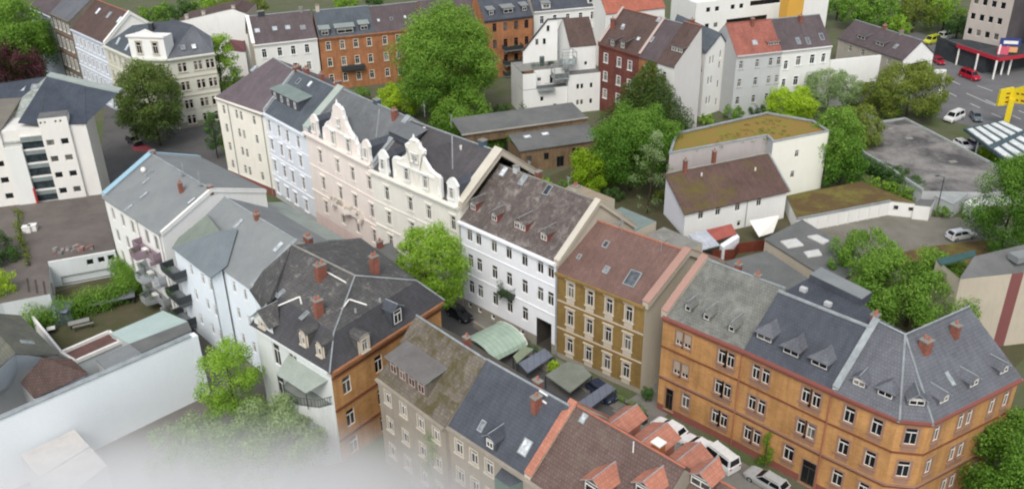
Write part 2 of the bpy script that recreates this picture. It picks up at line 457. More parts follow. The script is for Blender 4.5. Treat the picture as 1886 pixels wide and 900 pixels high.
def gable_roof(h, A, B, C, D, ze, r1, r2, mat, over=.3, vo=.0, t=.15, walls=None):
    """A-B front eave (xy), D-C back eave; r1 above the A-D side, r2 above the B-C side (3D)"""
    A, B, C, D = [V3(p, ze) for p in (A, B, C, D)]; r1, r2 = Vector(r1), Vector(r2)
    def ext(p, q, r):   # push eave point outwards down the slope
        d = (p - r); hlen = math.hypot(d.x, d.y); return p + d * (over / max(hlen, .1))
    uA = (A - B).normalized() * vo; uB = -uA
    a, b, c, d = ext(A, B, r1) + uA, ext(B, A, r2) + uB, ext(C, D, r2) + uB, ext(D, C, r1) + uA
    h.roof([a, b, r2 + uB, r1 + uA], mat, t); h.roof([c, d, r1 + uA + Vector((0, 0, .012)), r2 + uB + Vector((0, 0, .012))], mat, t)
    h.tmb('ridge').bar(r1 + uA + Vector((0, 0, .05)), r2 + uB + Vector((0, 0, .05)), .11, RIDGE_OF.get(mat.name, ZINC), 5)
    if walls:
        h.w.poly([D, A, r1 - Vector((0, 0, .1))], walls); h.w.poly([B, C, r2 - Vector((0, 0, .1))], walls)
    return Plane(A, B, r1 if (r1 - A).length > .1 else r2), Plane(C, D, r2)
RIDGE_OF = {}
def party(h, A, r, D, mat, cop, up=.45, th=.45):
    """fire wall standing proud of the roof along A-r-D (3D points on the roof surface)"""
    mb = MB(); A, r, D = Vector(A), Vector(r), Vector(D)
    for a, b in ((A, r), (r, D)):
        if (a - b).length < .3: continue
        d = (b - a); u = Vector((d.x, d.y, 0)).normalized(); w = Vector((-u.y, u.x, 0)) * th / 2; z = Vector((0, 0, 1))
        q = [a - w, b - w, b + w, a + w]
        lo = [p - z * .35 for p in q]; hi = [p + z * up for p in q]
        mb.poly([lo[0], lo[1], hi[1], hi[0]], mat); mb.poly([lo[2], lo[3], hi[3], hi[2]], mat)
        mb.poly([lo[3], lo[0], hi[0], hi[3]], mat); mb.poly([lo[1], lo[2], hi[2], hi[1]], mat)
        w2 = w * 1.25; qq = [a - w2, b - w2, b + w2, a + w2]
        mb.slab([p + z * (up + .07) for p in qq], .07, cop)
    return mb.build('party_wall', h.o)

# ------------------------------------------------------------------ palette of coverings
M_CREAM = stucco('cream_render', '#ebe7da', .18); M_BLUE = stucco('pale_blue_render', '#dce2e8', .15)
M_PINK = stucco('pale_pink_render', '#dfccc5', .22); M_PINKUP = stucco('warm_cream_render', '#e9dfd6', .22)
M_IVORY = stucco('ivory_render', '#e6e3d8', .22); M_WHITE = stucco('white_render', '#eceef2', .12)
M_BWHITE = stucco('bright_white_render', '#e4e4e0', .14); M_ICE = stucco('ice_blue_render', '#dfe7ec', .12)
M_OCHRE = brick('ochre_brick', '#937845', '#876c3e', '#8a7a55', .5, .15, .25)
M_ORANGE = brick('orange_brick', '#c6965f', '#bb8a56', '#b3926f', .5, .15, .3)
M_ORANGE2 = brick('red_orange_brick', '#b07a55', '#a26d4a', '#97735a', .5, .15, .3)
M_REDB = brick('dark_red_brick', '#7c4a42', '#6d4039', '#6b5048', .5, .15, .3)
M_BEIGE = stucco('beige_firewall', '#bcb3a2', .2); M_GREYR = stucco('grey_render', '#b9bbbb', .15)
M_SANDW = stucco('weathered_sand_render', '#a29a8c', .45); M_REDPL = stucco('red_plinth', '#8a554c', .2)
M_PLAST = stucco('plinth_grey', '#9c968a', .35)
T_CREAM = tiles('brown_grey_slate', '#6a6064', var=.12); T_BLUE = tiles('blue_grey_slate', '#565d64', var=.1)
T_PINK = tiles('mid_grey_slate', '#6d7072', var=.08, lines=.3); T_GAB = tiles('charcoal_slate', '#565355', patch='#7a7876', pscale=.8, pthr=(.62, .75), var=.15)
T_OLD = tiles('old_brown_slate', '#665d59', '#574f4c', patch='#8c8680', pscale=.7, pthr=(.5, .72), var=.2)
T_OCHRE = tiles('faded_brown_tiles', '#755d55', '#6d554e', var=.1, lines=.35)
T_LICHEN = tiles('lichened_grey_slate', '#72736e', '#696a65', patch='#85877f', pscale=.5, pthr=(.45, .75), var=.1)
T_DARK = tiles('anthracite_slate', '#4d5159', '#484c54', var=.08, lines=.3)
T_LIGHT = tiles('silver_grey_slate', '#686a70', '#62646a', var=.08, lines=.35)
T_F1 = tiles('patchy_old_slate', '#595857', '#4f4e4d', patch='#85827b', pscale=.9, pthr=(.54, .7), var=.2)
T_MOSS = tiles('mossy_old_slate', '#625c54', '#746c60', patch='#4a4428', pscale=.45, pthr=(.47, .6), var=.3)
T_F4 = tiles('weathered_brown_tiles', '#6c5955', '#625049', patch='#5f5c50', pscale=.3, pthr=(.5, .75), var=.12)
T_ORT = tiles('orange_tiles', '#b57c68', '#aa715d', var=.1, lines=.25)
T_BROWN = tiles('dark_brown_tiles', '#5f4d47', '#544440', var=.12)
T_BROWNM = tiles('brown_tiles_with_moss', '#66504a', '#5c4842', patch='#5b5420', pscale=.16, pthr=(.5, .66), var=.12)
T_RED = tiles('red_tiles', '#9d6356', '#93594d', var=.12); T_PURP = tiles('purple_grey_tiles', '#5e5456', var=.12)
T_REDF = tiles('bright_red_tiles', '#b06c59', '#a5614f', var=.1)
T_GRN = seam('green_grey_metal', '#8b9590', .6); T_GREY = flat('grey_roof_felt', '#7f8382', '#74787a', .3, .85, .3)
T_TAR = flat('tarred_felt', '#86837f', '#4c4a4a', .13, .8, .9, (.4, .6)); T_SEDUM = flat('sedum', '#7a7233', '#8a6a3a', .35, 1, .8, (.4, .62), 5)
T_SEDUM2 = flat('brown_sedum', '#5c4a30', '#6f6a32', .3, 1, .8, (.45, .65), 5)
T_HALL = flat('hall_roof_felt', '#6c6d6b', '#5d5e5d', .3, .85, .4)
for k_ in (T_OCHRE, T_BROWN, T_BROWNM, T_F4): RIDGE_OF[k_.name] = TERR
RIDGE_OF[T_OLD.name] = CONC; RIDGE_OF[T_ORT.name] = T_ORT; RIDGE_OF[T_RED.name] = T_RED; RIDGE_OF[T_REDF.name] = T_REDF

def v2(x, y): return Vector((x, y))
C = [v2(-50.4, 152.3), v2(-40.05, 143.4), v2(-31.2, 132.8), v2(-19.5, 119.3), v2(-6.7, 106.7), v2(5.15, 95.0), v2(14.6, 86.9)]
GRP_ROW = None
def plan(i, off): return C[i] + RN * off
def flatspan(A, B, off):
    return A + RN * off, B + RN * off
def row_house(name, label, A, B, ze, zr, wall, roofm, wins, roff=7.0, depth=14.0, nA=None, nB=None, cat='town house', gables=True, bw=None, **kw):
    h = House(name, label, cat, A)
    nA = nA or RN; nB = nB or RN
    D_, C_ = A + nA * depth, B + nB * depth
    h.facade(A, B, G - .3, ze, wall, wins, **kw)
    bw = bw or wall
    h.facade(C_, D_, G - .3, ze, bw)
    h.facade(B, C_, G - .3, ze, bw); h.facade(D_, A, G - .3, ze, bw)
    r1 = V3(A + nA * roff, zr); r2 = V3(B + nB * roff, zr)
    fp, bp = gable_roof(h, A, B, C_, D_, ze, r1, r2, roofm, walls=bw if gables else None)
    h.fp, h.bp, h.r1, h.r2 = fp, bp, r1, r2; h.A, h.B, h.C, h.D = A, B, C_, D_
    h.u = (B - A).normalized(); h.inn = v2(-h.u.y, h.u.x); h.ze = ze
    return h
def on(h, x, z, out=0):
    q = h.A + h.u * x - h.inn * out; return Vector((q.x, q.y, z))
def grid(xs, zs, w, hh, st=None):
    return [((x, z, w, hh) if st is None else (x, z, w, hh, st)) for x in xs for z in zs]
def downpipe(h, x, z0, z1, mat=None, out=.12):
    mb = MB(); mb.bar(on(h, x, z0, out), on(h, x, z1, out), .07, mat or ZINC, 6); mb.build('downpipe', h.o)
def planter(h, x, z, w, mat, out=.5):
    pass
# leaf scatter (used for trees, hedges, balcony plants)
LV = {}
def leaves(name, parent, centres, mat, size=.35, n=None, flatten=1.0, org=None, seed=1, tone=(.15, .95), up=.35, dense=1.0, label=None, kind=None):
    """centres: list of (centre, radius) leaf clumps; many small leaf faces on and inside each clump"""
    rnd = random.Random(seed); vs = []; fs = []; tn = []
    zmin = min(c.z - r for c, r in centres); zmax = max(c.z + r for c, r in centres)
    for c, r in centres:
        cnt = int(dense * 9.0 * r * r / (size * size))
        ct = rnd.uniform(-.12, .12)
        for _ in range(cnt):
            a = rnd.uniform(0, 2 * math.pi); zz = rnd.uniform(-1, 1); zz = zz if zz > -.35 or rnd.random() < .45 else -zz
            q = math.sqrt(max(0, 1 - zz * zz)); d = Vector((q * math.cos(a), q * math.sin(a), zz))
            rr = r * (rnd.uniform(.72, 1.08) if rnd.random() < .82 else rnd.uniform(.3, .8))
            p = c + Vector((d.x * rr, d.y * rr, d.z * rr * flatten))
            nn = (d + Vector((rnd.gauss(0, .45), rnd.gauss(0, .45), rnd.gauss(0, .45) + up))).normalized()
            x = nn.orthogonal().normalized(); y = nn.cross(x); t = rnd.uniform(0, math.pi); x, y = x * math.cos(t) + y * math.sin(t), y * math.cos(t) - x * math.sin(t)
            s = size * rnd.uniform(.55, 1.2); k = len(vs)
            vs += [p - x * s * .5, p + y * s * .32 - nn * s * .08, p + x * s * .5, p - y * s * .32 - nn * s * .08]
            fs.append((k, k + 1, k + 2, k + 3))
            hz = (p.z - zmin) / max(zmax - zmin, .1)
            tn.append(min(1, max(0, tone[0] + (tone[1] - tone[0]) * (.45 * hz + .35 * (rr / r - .3) / .8 + .2 * (d.z * .5 + .5)) + ct + rnd.gauss(0, .1))))  # crown shade put into leaf colour: dark inside and low, paler upward and outward
    if org is None: org = ORG[parent.name] if parent else Vector(centres[0][0])
    me = bpy.data.meshes.new(name); me.from_pydata([tuple(v - org) for v in vs], [], fs)
    me.materials.append(mat); at_ = me.attributes.new('tone', 'FLOAT', 'FACE'); at_.data.foreach_set('value', tn)
    o = bpy.data.objects.new(name, me); col.objects.link(o)
    if parent: o.parent = parent
    else: o.location = org
    ORG[o.name] = org
    return o
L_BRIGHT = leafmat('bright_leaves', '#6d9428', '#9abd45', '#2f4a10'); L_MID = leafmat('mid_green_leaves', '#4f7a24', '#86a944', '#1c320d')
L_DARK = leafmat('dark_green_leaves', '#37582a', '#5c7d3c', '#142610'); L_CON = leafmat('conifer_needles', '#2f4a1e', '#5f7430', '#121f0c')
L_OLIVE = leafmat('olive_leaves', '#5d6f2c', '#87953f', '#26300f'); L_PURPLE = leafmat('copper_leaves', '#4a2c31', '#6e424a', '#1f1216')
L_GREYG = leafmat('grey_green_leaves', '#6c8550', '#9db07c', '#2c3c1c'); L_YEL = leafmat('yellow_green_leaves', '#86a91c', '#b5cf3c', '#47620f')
BARK = flat('bark', '#4a4034', '#2f2a22', 3)

# ================================================================== MAIN ROW (left to right)
SK = []
# 1 cream corner house
CR1 = P2(503, 107, 19.2); nC0 = (CR1 - C[0]).normalized(); nC1 = v2(.70, .714).normalized()
h = House('apartment_house', 'cream four storey house on a red plinth, left end of the long street row', 'town house', C[0])
cD = C[0] + nC0 * ((CR1 - C[0]).length * 1.9); cC = C[1] + nC1 * 14
rows4 = [12.0, 8.65, 5.25, 1.9]
wn = grid([1.8, 10.4], rows4, .85, 1.55) + grid([5.5, 6.8], rows4, .8, 1.6)
h.A, h.B = C[0], C[1]
h.facade(C[0], C[1], G - .3, 14, M_CREAM, wn, plinth=(.4, M_REDPL), corn=.4, bands=[(.4, .15, .06, M_CREAM)])
h.facade(cD, C[0], G - .3, 14, M_CREAM, grid([3, 7, 11, 15, 19], rows4, .85, 1.55, 'far'), plinth=(.4, M_REDPL), corn=.4)
h.facade(C[1], cC, G - .3, 14, M_CREAM); h.facade(cC, cD, G - .3, 14, M_CREAM)
h.u = (C[1] - C[0]).normalized(); h.inn = v2(-h.u.y, h.u.x)
r1 = V3(CR1, 19.2); r2 = V3(C[1] + nC1 * 7, 19.4)
fp, bp = gable_roof(h, C[0], C[1], cC, cD, 14, r1, r2, T_CREAM, over=.45)
h.roof([V3(cD, 14), V3(C[0], 14), r1], T_CREAM)
for q in ((468, 127), (491, 141), (446, 175)): skylight(h, fp, q[0], q[1], .9, 1.5)
skylight(h, fp, 512, 189, .6, .6)
chimney(h, V3(C[1] + nC1 * 7.2, 19.1), h.u, .8, 1.6, 1.2)
for x in (3.4, 12.9): downpipe(h, x, -.8, 13.5)
h.done()
# 2 pale blue house with the wide box dormer
h = row_house('apartment_house', 'narrow pale blue house with a wide flat box dormer beside the cream house', C[1], C[2], 14.2, 19.6, M_BLUE, T_BLUE,
    grid([1.3, 4.6, 7.4, 10.9], [12.2, 8.9], 1.05, 2.0, 'sash cap') + grid([1.3, 4.6, 7.4, 10.9], [5.1, 1.2], 1.05, 2.1, 'sash cap'),
    nA=nC1, trim=M_WHITE, corn=.45, bands=[(3.3, .2, .12, M_WHITE), (10.6, .15, .08, M_WHITE), (6.9, .15, .08, M_WHITE)], plinth=(.1, M_GREYR), gables=False)
pl = h.fp
dormer(h, pl, pl.hit(526, 193), w=9.0, fh=1.7, gh=.12, roofm=flat('verdigris_felt', '#7b8883', '#6d7a76', .4), wallm=T_DARK, kind='shed', nwin=4, ww=.55, wh=1.1)
for q in ((550, 150), (571, 155)): skylight(h, pl, q[0], q[1], .8, 1.1)
chimney(h, V3(plan(1, 7.6) + h.u * 2, 19.2), h.u, 1.3, .7, 1.3); chimney(h, V3(plan(1, 8) + h.u * 6.2, 19.2), h.u, .8, .6, 1.2)
chimney(h, V3(plan(2, 7.4) - h.u * 1.4, 19.2), h.u, .9, .9, 1.7)
party(h, V3(h.A, 14.3), h.r1, V3(h.D, 14.3), M_GREYR, ZINC, .35, .4)
party(h, V3(h.B, 14.9), h.r2 + Vector((0, 0, .3)), V3(h.C, 14.6), M_GREYR, flat('pale_verdigris', '#a3ada3', '#959f98', .5), .5, 1.3)
h.done()

def ornate_gable(h, x0, x1, z0, zt, mat, wins, apx, outline):
    """scrolled gable wall over the cornice, real thickness, behind it a cross roof"""
    mb = MB(); pts = []
    W = x1 - x0
    for fx, fz in outline: pts.append((x0 + fx * W, z0 + fz * (zt - z0)))
    f = [on(h, x, z, .12) for x, z in pts]; b = [on(h, x, z, -.35) for x, z in pts]
    # front face: triangulated as a fan from the base centre so that scrolls stay clean
    c0 = on(h, (x0 + x1) / 2, z0, .12); c1 = on(h, (x0 + x1) / 2, z0, -.35)
    for i in range(len(f) - 1):
        mb.poly([c0, f[i + 1], f[i]][::-1] if False else [c0, f[i], f[i + 1]], mat); mb.poly([c1, b[i + 1], b[i]], mat)
        mb.poly([f[i], b[i], b[i + 1], f[i + 1]], mat)
    g = mb.build('scrolled_gable', h.o)
    cp = MB()
    for i in range(len(f) - 1):
        if (f[i] - f[i + 1]).length > .05: cp.bar((f[i] + b[i]) / 2 + Vector((0, 0, .05)), (f[i + 1] + b[i + 1]) / 2 + Vector((0, 0, .05)), .3, M_BWHITE, 4)
    k = on(h, apx, zt, .1); cp.bar(k, k + Vector((0, 0, .9)), .28, M_BWHITE, 6, .08)
    for sx in (x0 + .3, x1 - .3): cp.bar(on(h, sx, z0 + .5, .1), on(h, sx, z0 + 1.6, .1), .25, M_BWHITE, 6, .1)
    zz = z0 + (zt - z0) * .36
    cp.prism([(on(h, x0 + W * .1, 0, .28)).xy, (on(h, x1 - W * .1, 0, .28)).xy, (on(h, x1 - W * .1, 0, .1)).xy, (on(h, x0 + W * .1, 0, .1)).xy], zz, zz + .3, M_BWHITE)
    cp.build('gable_moulding', g)
    ang = math.atan2(h.u.y, h.u.x)
    for x, z, w, wh in wins:
        ms = win_meshes('far cap', w, wh, M_BWHITE, WHITE)
        o = bpy.data.objects.new('window', ms['pane']); col.objects.link(o); o.parent = g
        o.location = on(h, x, z, .32) - ORG[g.name]; o.rotation_euler.z = ang
    return g
def cross_roof(h, x0, x1, z0, zr, mat, back):
    """small gabled roof running back from a scrolled gable to the main ridge"""
    xm = (x0 + x1) / 2; f0, f1, fm = on(h, x0, z0, -.3), on(h, x1, z0, -.3), on(h, xm, zr, -.3)
    inn = Vector((h.inn.x, h.inn.y, 0)); t = h.fp.tan
    def backto(p, d=0): return p + inn * ((p.z - h.ze) / t - .3 + d)
    h.roof([f0, fm, backto(fm), backto(f0)], mat, .1); h.roof([fm + Vector((0, 0, .015)), f1, backto(f1), backto(fm) + Vector((0, 0, .015))], mat, .1)
    h.w.poly([f0, backto(f0), on(h, x0, h.ze, -.3)], mat); h.w.poly([f1, on(h, x1, h.ze, -.3), backto(f1)], mat)
OUT1 = [(0, 0), (0, .2), (.02, .3), (.08, .33), (.1, .42), (.17, .47), (.24, .53), (.3, .62), (.34, .72), (.33, .76), (.37, .8), (.38, .9), (.43, .97), (.5, 1.0),
        (.57, .97), (.62, .9), (.63, .8), (.67, .76), (.66, .72), (.7, .62), (.76, .53), (.83, .47), (.9, .42), (.92, .33), (.98, .3), (1, .2), (1, 0)]
def arched_dormer_front(h, xc, z0, w, hh, mat):
    pts = [(-.5, 0), (-.62, .15), (-.5, .35), (-.5, .68), (-.6, .74), (-.42, .86), (-.2, .97), (0, 1), (.2, .97), (.42, .86), (.6, .74), (.5, .68), (.5, .35), (.62, .15), (.5, 0)]
    mb = MB(); f = [on(h, xc + a * w, z0 + b * hh, .1) for a, b in pts]; b_ = [on(h, xc + a * w, z0 + b * hh, -.3) for a, b in pts]
    c0 = on(h, xc, z0 + .3 * hh, .1)
    for i in range(len(f)):
        j = (i + 1) % len(f); mb.poly([c0, f[i], f[j]], mat); mb.poly([f[i], b_[i], b_[j], f[j]], M_BWHITE)
    inn = Vector((h.inn.x, h.inn.y, 0)); t = h.fp.tan
    a, b = on(h, xc - w * .42, z0 + hh * .72, -.1), on(h, xc + w * .42, z0 + hh * .72, -.1); m = on(h, xc, z0 + hh * .9, -.1)
    def bt(p): return p + inn * ((p.z - h.ze) / t - .1)
    mb.poly([a, m, bt(m), bt(a)], T_DARK); mb.poly([m, b, bt(b), bt(m)], T_DARK)
    al, bl = on(h, xc - w * .42, h.ze, -.1), on(h, xc + w * .42, h.ze, -.1)
    mb.poly([a, bt(a), al], T_DARK); mb.poly([b, bl, bt(b)], T_DARK)
    g = mb.build('dormer', h.o)
    ms = win_meshes('far', w * .42, hh * .42, M_BWHITE, WHITE)
    o = bpy.data.objects.new('window', ms['pane']); col.objects.link(o); o.parent = g
    o.location = on(h, xc, z0 + hh * .42, .28) - ORG[g.name]; o.rotation_euler.z = math.atan2(h.u.y, h.u.x)
def balcony(h, x0, x1, z, dep, mat, rail=None, bars=True, plants=None, ph=.9, bay=False, seed=3):
    """slab, parapet or railing, consoles; bay adds a canted middle"""
    mb = MB(); xm = (x0 + x1) / 2
    if bay: pl_ = [(x0, 0), (x0, dep * .6), (xm - 1.2, dep * .6), (xm - .8, dep * 1.25), (xm + .8, dep * 1.25), (xm + 1.2, dep * .6), (x1, dep * .6), (x1, 0)]
    else: pl_ = [(x0, 0), (x0, dep), (x1, dep), (x1, 0)]
    pts = [on(h, a, 0, b).xy for a, b in pl_]
    mb.prism(pts, z - .25, z, mat)
    for cx in (x0 + .4, x1 - .4): mb.prism([on(h, cx - .15, 0, 0).xy, on(h, cx - .15, 0, dep * .8).xy, on(h, cx + .15, 0, dep * .8).xy, on(h, cx + .15, 0, 0).xy], z - .75, z - .25, mat)
    b = mb.build('balcony', h.o)
    rm = MB(); rl = rail or mat
    for i in range(len(pts) - 1):
        a, c = pts[i], pts[i + 1]; d = c - a; L = d.length; d.normalize(); w = v2(-d.y, d.x)
        if bars:
            rm.bar(V3(a, z + ph), V3(c, z + ph), .045, rl); rm.bar(V3(a, z + .1), V3(c, z + .1), .03, rl)
            for k in range(int(L / .22) + 1): q = a + d * min(L, k * .22); rm.bar(V3(q, z), V3(q, z + ph), .018, rl, 3, cap=False)
        else: rm.prism([a - w * .06, c - w * .06, c + w * .06, a + w * .06], z, z + ph, rl)
    rm.build('railing', b)
    if plants:
        rnd = random.Random(seed); cs = []
        for i in range(1, len(pts) - 2):
            a, c = pts[i], pts[i + 1]; n = max(1, int((c - a).length / .8))
            for k in range(n):
                if rnd.random() < plants: q = a.lerp(c, (k + .5) / n); cs.append((V3(q, z + ph + rnd.uniform(-.2, .1)), rnd.uniform(.28, .5)))
        if cs: leaves('balcony_plants', b, cs, L_DARK, .16, seed=seed)
    return b
def balusters(*a, **k): return balcony(*a, **k)

# 3 pink house with the tall scrolled gable
rz = [11.7, 7.3, 3.2]
h = row_house('gabled_house', 'pink and cream house with the tallest white scrolled gable and a flower balcony', C[2], C[3], 14.9, 19.9, M_PINKUP, T_PINK,
    grid([3.7, 8.6, 12.65, 17.0], rz, 1.0, 2.1, 'sash cap apron'), trim=M_PINKUP, corn=.7, gables=False, plinth=(1.3, M_PINK),
    bands=[(9.4, .18, .1, M_PINKUP), (5.0, .25, .15, M_PINKUP)])
ornate_gable(h, 5.6, 15.3, 14.9, 21.6, M_PINKUP, [(8.6, 16.2, .9, 1.9), (12.7, 16.2, .9, 1.9), (10.5, 19.0, .5, .8)], 10.45, OUT1)
cross_roof(h, 6.6, 14.3, 16.2, 19.4, T_PINK, 7)
arched_dormer_front(h, 3.0, 14.9, 1.7, 3.4, M_PINKUP); arched_dormer_front(h, 17.0, 14.9, 1.7, 3.4, M_PINKUP)
balcony(h, 6.4, 14.6, 5.3, 1.1, M_PINKUP, bars=False, plants=.7, bay=True, ph=.85)
dormer(h, h.fp, h.fp.hit(737, 263), w=5.2, fh=1.3, gh=.25, roofm=T_PINK, wallm=T_DARK, kind='shed', win=False)
chimney(h, h.fp.hit(727, 219), h.u, .7, .9, 1.5)
chimney(h, V3(plan(2, 7.2) + h.u * 9.6, 19.6), h.u, 1.2, .9, 1.0, flat('blue_sheet', '#4b5c6b', '#41505d'), 0)
mb = MB(); q0 = h.fp.hit(693, 254); q1 = h.fp.hit(699, 202); mb.bar(q0 + h.fp.n * .05, q1 + h.fp.n * .05, .09, ZINC); mb.build('roof_seam', h.o)
h.done(); HP = h
# 4 ivory house
rz = [11.3, 7.5, 3.7]
h = row_house('gabled_house', 'ivory house with a lower stepped scrolled gable flanked by two round white dormers', C[3], C[4], 14.2, 19.6, M_IVORY, T_GAB,
    grid([3.1, 8.1, 11.9, 16.7], rz, .95, 2.0, 'sash cap apron'), trim=M_IVORY, corn=.7, gables=False, plinth=(1.0, M_SANDW), bands=[(9.3, .18, .1, M_IVORY), (5.5, .25, .15, M_IVORY), (1.6, .2, .1, M_IVORY)])
OUT2 = [(0, 0), (0, .28), (.0, .42), (.05, .46), (.16, .47), (.2, .5), (.26, .55), (.32, .62), (.36, .72), (.35, .78), (.3, .82), (.34, .86), (.4, .88), (.42, .97), (.5, 1),
        (.58, .97), (.6, .88), (.66, .86), (.7, .82), (.65, .78), (.64, .72), (.7, .62), (.78, .52), (.88, .45), (1, .42), (1, .28), (1, 0)]
ornate_gable(h, 5.2, 14.6, 14.2, 21.0, M_IVORY, [(8.1, 15.8, .9, 1.7), (11.9, 15.8, .9, 1.7), (9.7, 18.6, .45, .9), (10.3, 18.6, .45, .9)], 9.9, OUT2)
cross_roof(h, 6.0, 13.8, 15.8, 19.0, T_GAB, 7)
arched_dormer_front(h, 2.9, 14.2, 1.8, 3.6, M_BWHITE); arched_dormer_front(h, 16.9, 14.2, 1.8, 3.6, M_BWHITE)
balcony(h, 6.6, 13.2, 5.7, 1.0, M_IVORY, bars=False, ph=.85)
mb = MB(); q0 = h.fp.hit(834, 312); q1 = h.fp.hit(833, 251); mb.bar(q0 + h.fp.n * .05, q1 + h.fp.n * .05, .09, ZINC); mb.build('roof_seam', h.o)
party(h, V3(h.A, 14.6), h.r1 + Vector((0, 0, .2)), V3(h.D, 14.4), M_GREYR, ZINC, .4, .8)
party(h, V3(h.B, 14.2), h.r2, V3(h.C, 14.2), M_BEIGE, stucco('pale_coping', '#c4beb0', .2), .6, 1.2)
for q in ((782, 242), (849, 276)):
    c_ = h.fp.hit(*q); mb = MB(); mb.bar(c_, c_ + Vector((0, 0, .6)), .12, WHITE, 6, .2); mb.build('vent_pipe', h.o)
chimney(h, V3(plan(4, 7.2) - h.u * 3.2, 19.2), h.u, 1.1, .9, 1.3, flat('blue_sheet', '#4b5c6b', '#41505d'), 0)
h.done()
# 5 white house
rz = [10.7, 6.85, 2.9]
wx = [1.75, 3.4, 6.2, 8.8, 11.5, 14.1, 15.8]
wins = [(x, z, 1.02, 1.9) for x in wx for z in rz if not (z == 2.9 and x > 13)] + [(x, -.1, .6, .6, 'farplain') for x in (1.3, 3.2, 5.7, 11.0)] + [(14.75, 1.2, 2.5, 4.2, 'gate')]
h = row_house('apartment_house', 'plain white house with a gateway at its right and four dormers in old slate', C[4], C[5], 12.2, 17.8, M_WHITE, T_OLD,
    wins, corn=.55, cornmat=M_WHITE, gables=True, bw=M_BEIGE, plinth=(.5, M_PLAST), bands=[(4.6, .18, .08, M_WHITE), (8.7, .18, .08, M_WHITE)])
RD = stucco('faded_red_boarding', '#7f4a44', .3)
for q, k in (((872, 388), 1.1), ((911, 408), 1.1), ((958, 424), 2.0), ((1002, 444), 1.2)):
    dormer(h, h.fp, h.fp.hit(*q), w=k + .1, fh=1.2, gh=.5 if k < 1.5 else .6, roofm=T_OLD, wallm=RD, kind='gable', nwin=1 if k < 1.5 else 2, wh=.95, over=.35)
for q in ((928, 316), (963, 332), (1009, 350)): skylight(h, h.fp, q[0], q[1], .85, 1.5)
balcony(h, 7.7, 9.9, 5.0, 1.1, DARKM, bars=True, plants=1.0, seed=8)
bp_ = MB()
b_ = [(on(h, 8.1 + i * .5, 5.3 + (i % 2) * .35 - .5 * (i == 0), 1.15), .55) for i in range(5)]
leaves('climbing_foliage', h.o, b_ + [(on(h, 7.9, 6.3, .8), .45), (on(h, 8.0, 4.4, 1.1), .5)], L_CON, .16, seed=5)
for x in (.12, 16.9): downpipe(h, x, -.8, 11.7)
chimney(h, h.r1 + Vector((h.u.x * 3.1, h.u.y * 3.1, -.1)) , h.u, .8, .7, .9, M_GREYR, 0)
chimney(h, V3(h.r1.xy + h.u * 5.5 + RN * 1.5, 17.2), h.u, .7, .9, .9, BRK, 0)
chimney(h, V3(h.r1.xy + h.u * 12.2 + RN * 1.0, 17.2), h.u, 1.0, .9, 1.1, M_BEIGE, 2)
party(h, V3(h.B, 12.1), h.r2, V3(h.C, 12.1), M_BEIGE, stucco('pale_coping', '#c4beb0', .2), .35, .7)
h.done(); HW = h
# 6 ochre brick house
rz = [9.15, 5.3, 1.4]
h = row_house('apartment_house', 'ochre brown brick house with cream window surrounds and a faded brown tiled roof', C[5], C[6], 11.0, 15.2, M_OCHRE, T_OCHRE,
    grid([2.2, 5.0, 7.7, 10.4], rz, .9, 2.0, 'sash wide cap apron'), trim=STONE, corn=.35, cornmat=M_OCHRE, gables=True, bw=M_BEIGE, plinth=(-.3, M_PLAST),
    bands=[(3.3, .16, .08, STONE), (7.15, .16, .08, STONE)])
for q, w_ in (((1067, 473), .5), ((1117, 497), .7), ((1116, 450), .7)): skylight(h, h.fp, q[0], q[1], w_, w_ * 1.4)
skylight(h, h.fp, 1165, 513, 1.5, 2.1)
party(h, V3(h.B, 11.0), h.r2, V3(h.C, 11.0), M_BEIGE, stucco('rose_coping', '#a58478', .2), .5, .8)
for dx in (2.6, 9.0): chimney(h, V3(h.r1.xy + h.u * dx + RN * .3, 15.0), h.u, .9, .6, .6, M_BEIGE, 0)
downpipe(h, .1, -.8, 10.6)
for x in (1.2, 4, 7, 9.6, 11.6):
    pass
h.done(); HO = h

# ---- orange brick terrace ----
T = [v2(16.2, 84.2), v2(23.3, 77.55), v2(30.3, 70.5), v2(34.8, 66.3), v2(37.5, 65.8), v2(48.5, 72.0)]
BRL = stucco('brown_lintel_band', '#7a4c38', .2)
rr = [9.5, 5.65, 1.75]
def terrace_bands(): return [(7.5, .18, .1, BRL), (3.6, .2, .12, SAND), (3.35, .12, .08, BRL)]
h = row_house('terraced_house', 'orange brick house with lichened grey slates and three small pointed dormers', T[0], T[1], 11.5, 15.9, M_ORANGE, T_LICHEN,
    [(x, z, .85, 1.75) for x in (7.35, 8.4) for z in rr] + [(x, z, .85, 1.75, 'sash shut') for x in (2.15, 3.2) for z in rr[:2]] + [(1.5, 1.0, 1.0, 2.9, 'door'), (3.6, 1.9, .95, 1.9)],
    trim=SAND, style='sash wide apron', corn=.45, cornmat=M_REDPL, gables=True, bw=M_BEIGE, plinth=(-.1, M_REDPL), bands=terrace_bands(), roff=6.6, depth=13.2)
for q in ((1267, 574), (1301, 590), (1347, 612)): dormer(h, h.fp, h.fp.hit(*q), w=1.0, fh=.85, gh=.55, roofm=T_LICHEN, wallm=T_LICHEN, wh=.75, ww=.6, over=.35)
party(h, V3(h.A, 11.5), h.r1, V3(h.D, 11.5), M_BEIGE, stucco('rose_coping', '#a58478', .2), .5, .7)
for x, y in ((1360, 492), (1395, 512)): 
    c_ = P(x, y, 15.8); chimney(h, c_ - Vector((0, 0, .6)), h.u, .8, .6, 1.1, BRK, 2)
downpipe(h, 9.65, -.8, 11.2, TERR, .14)
h.done()
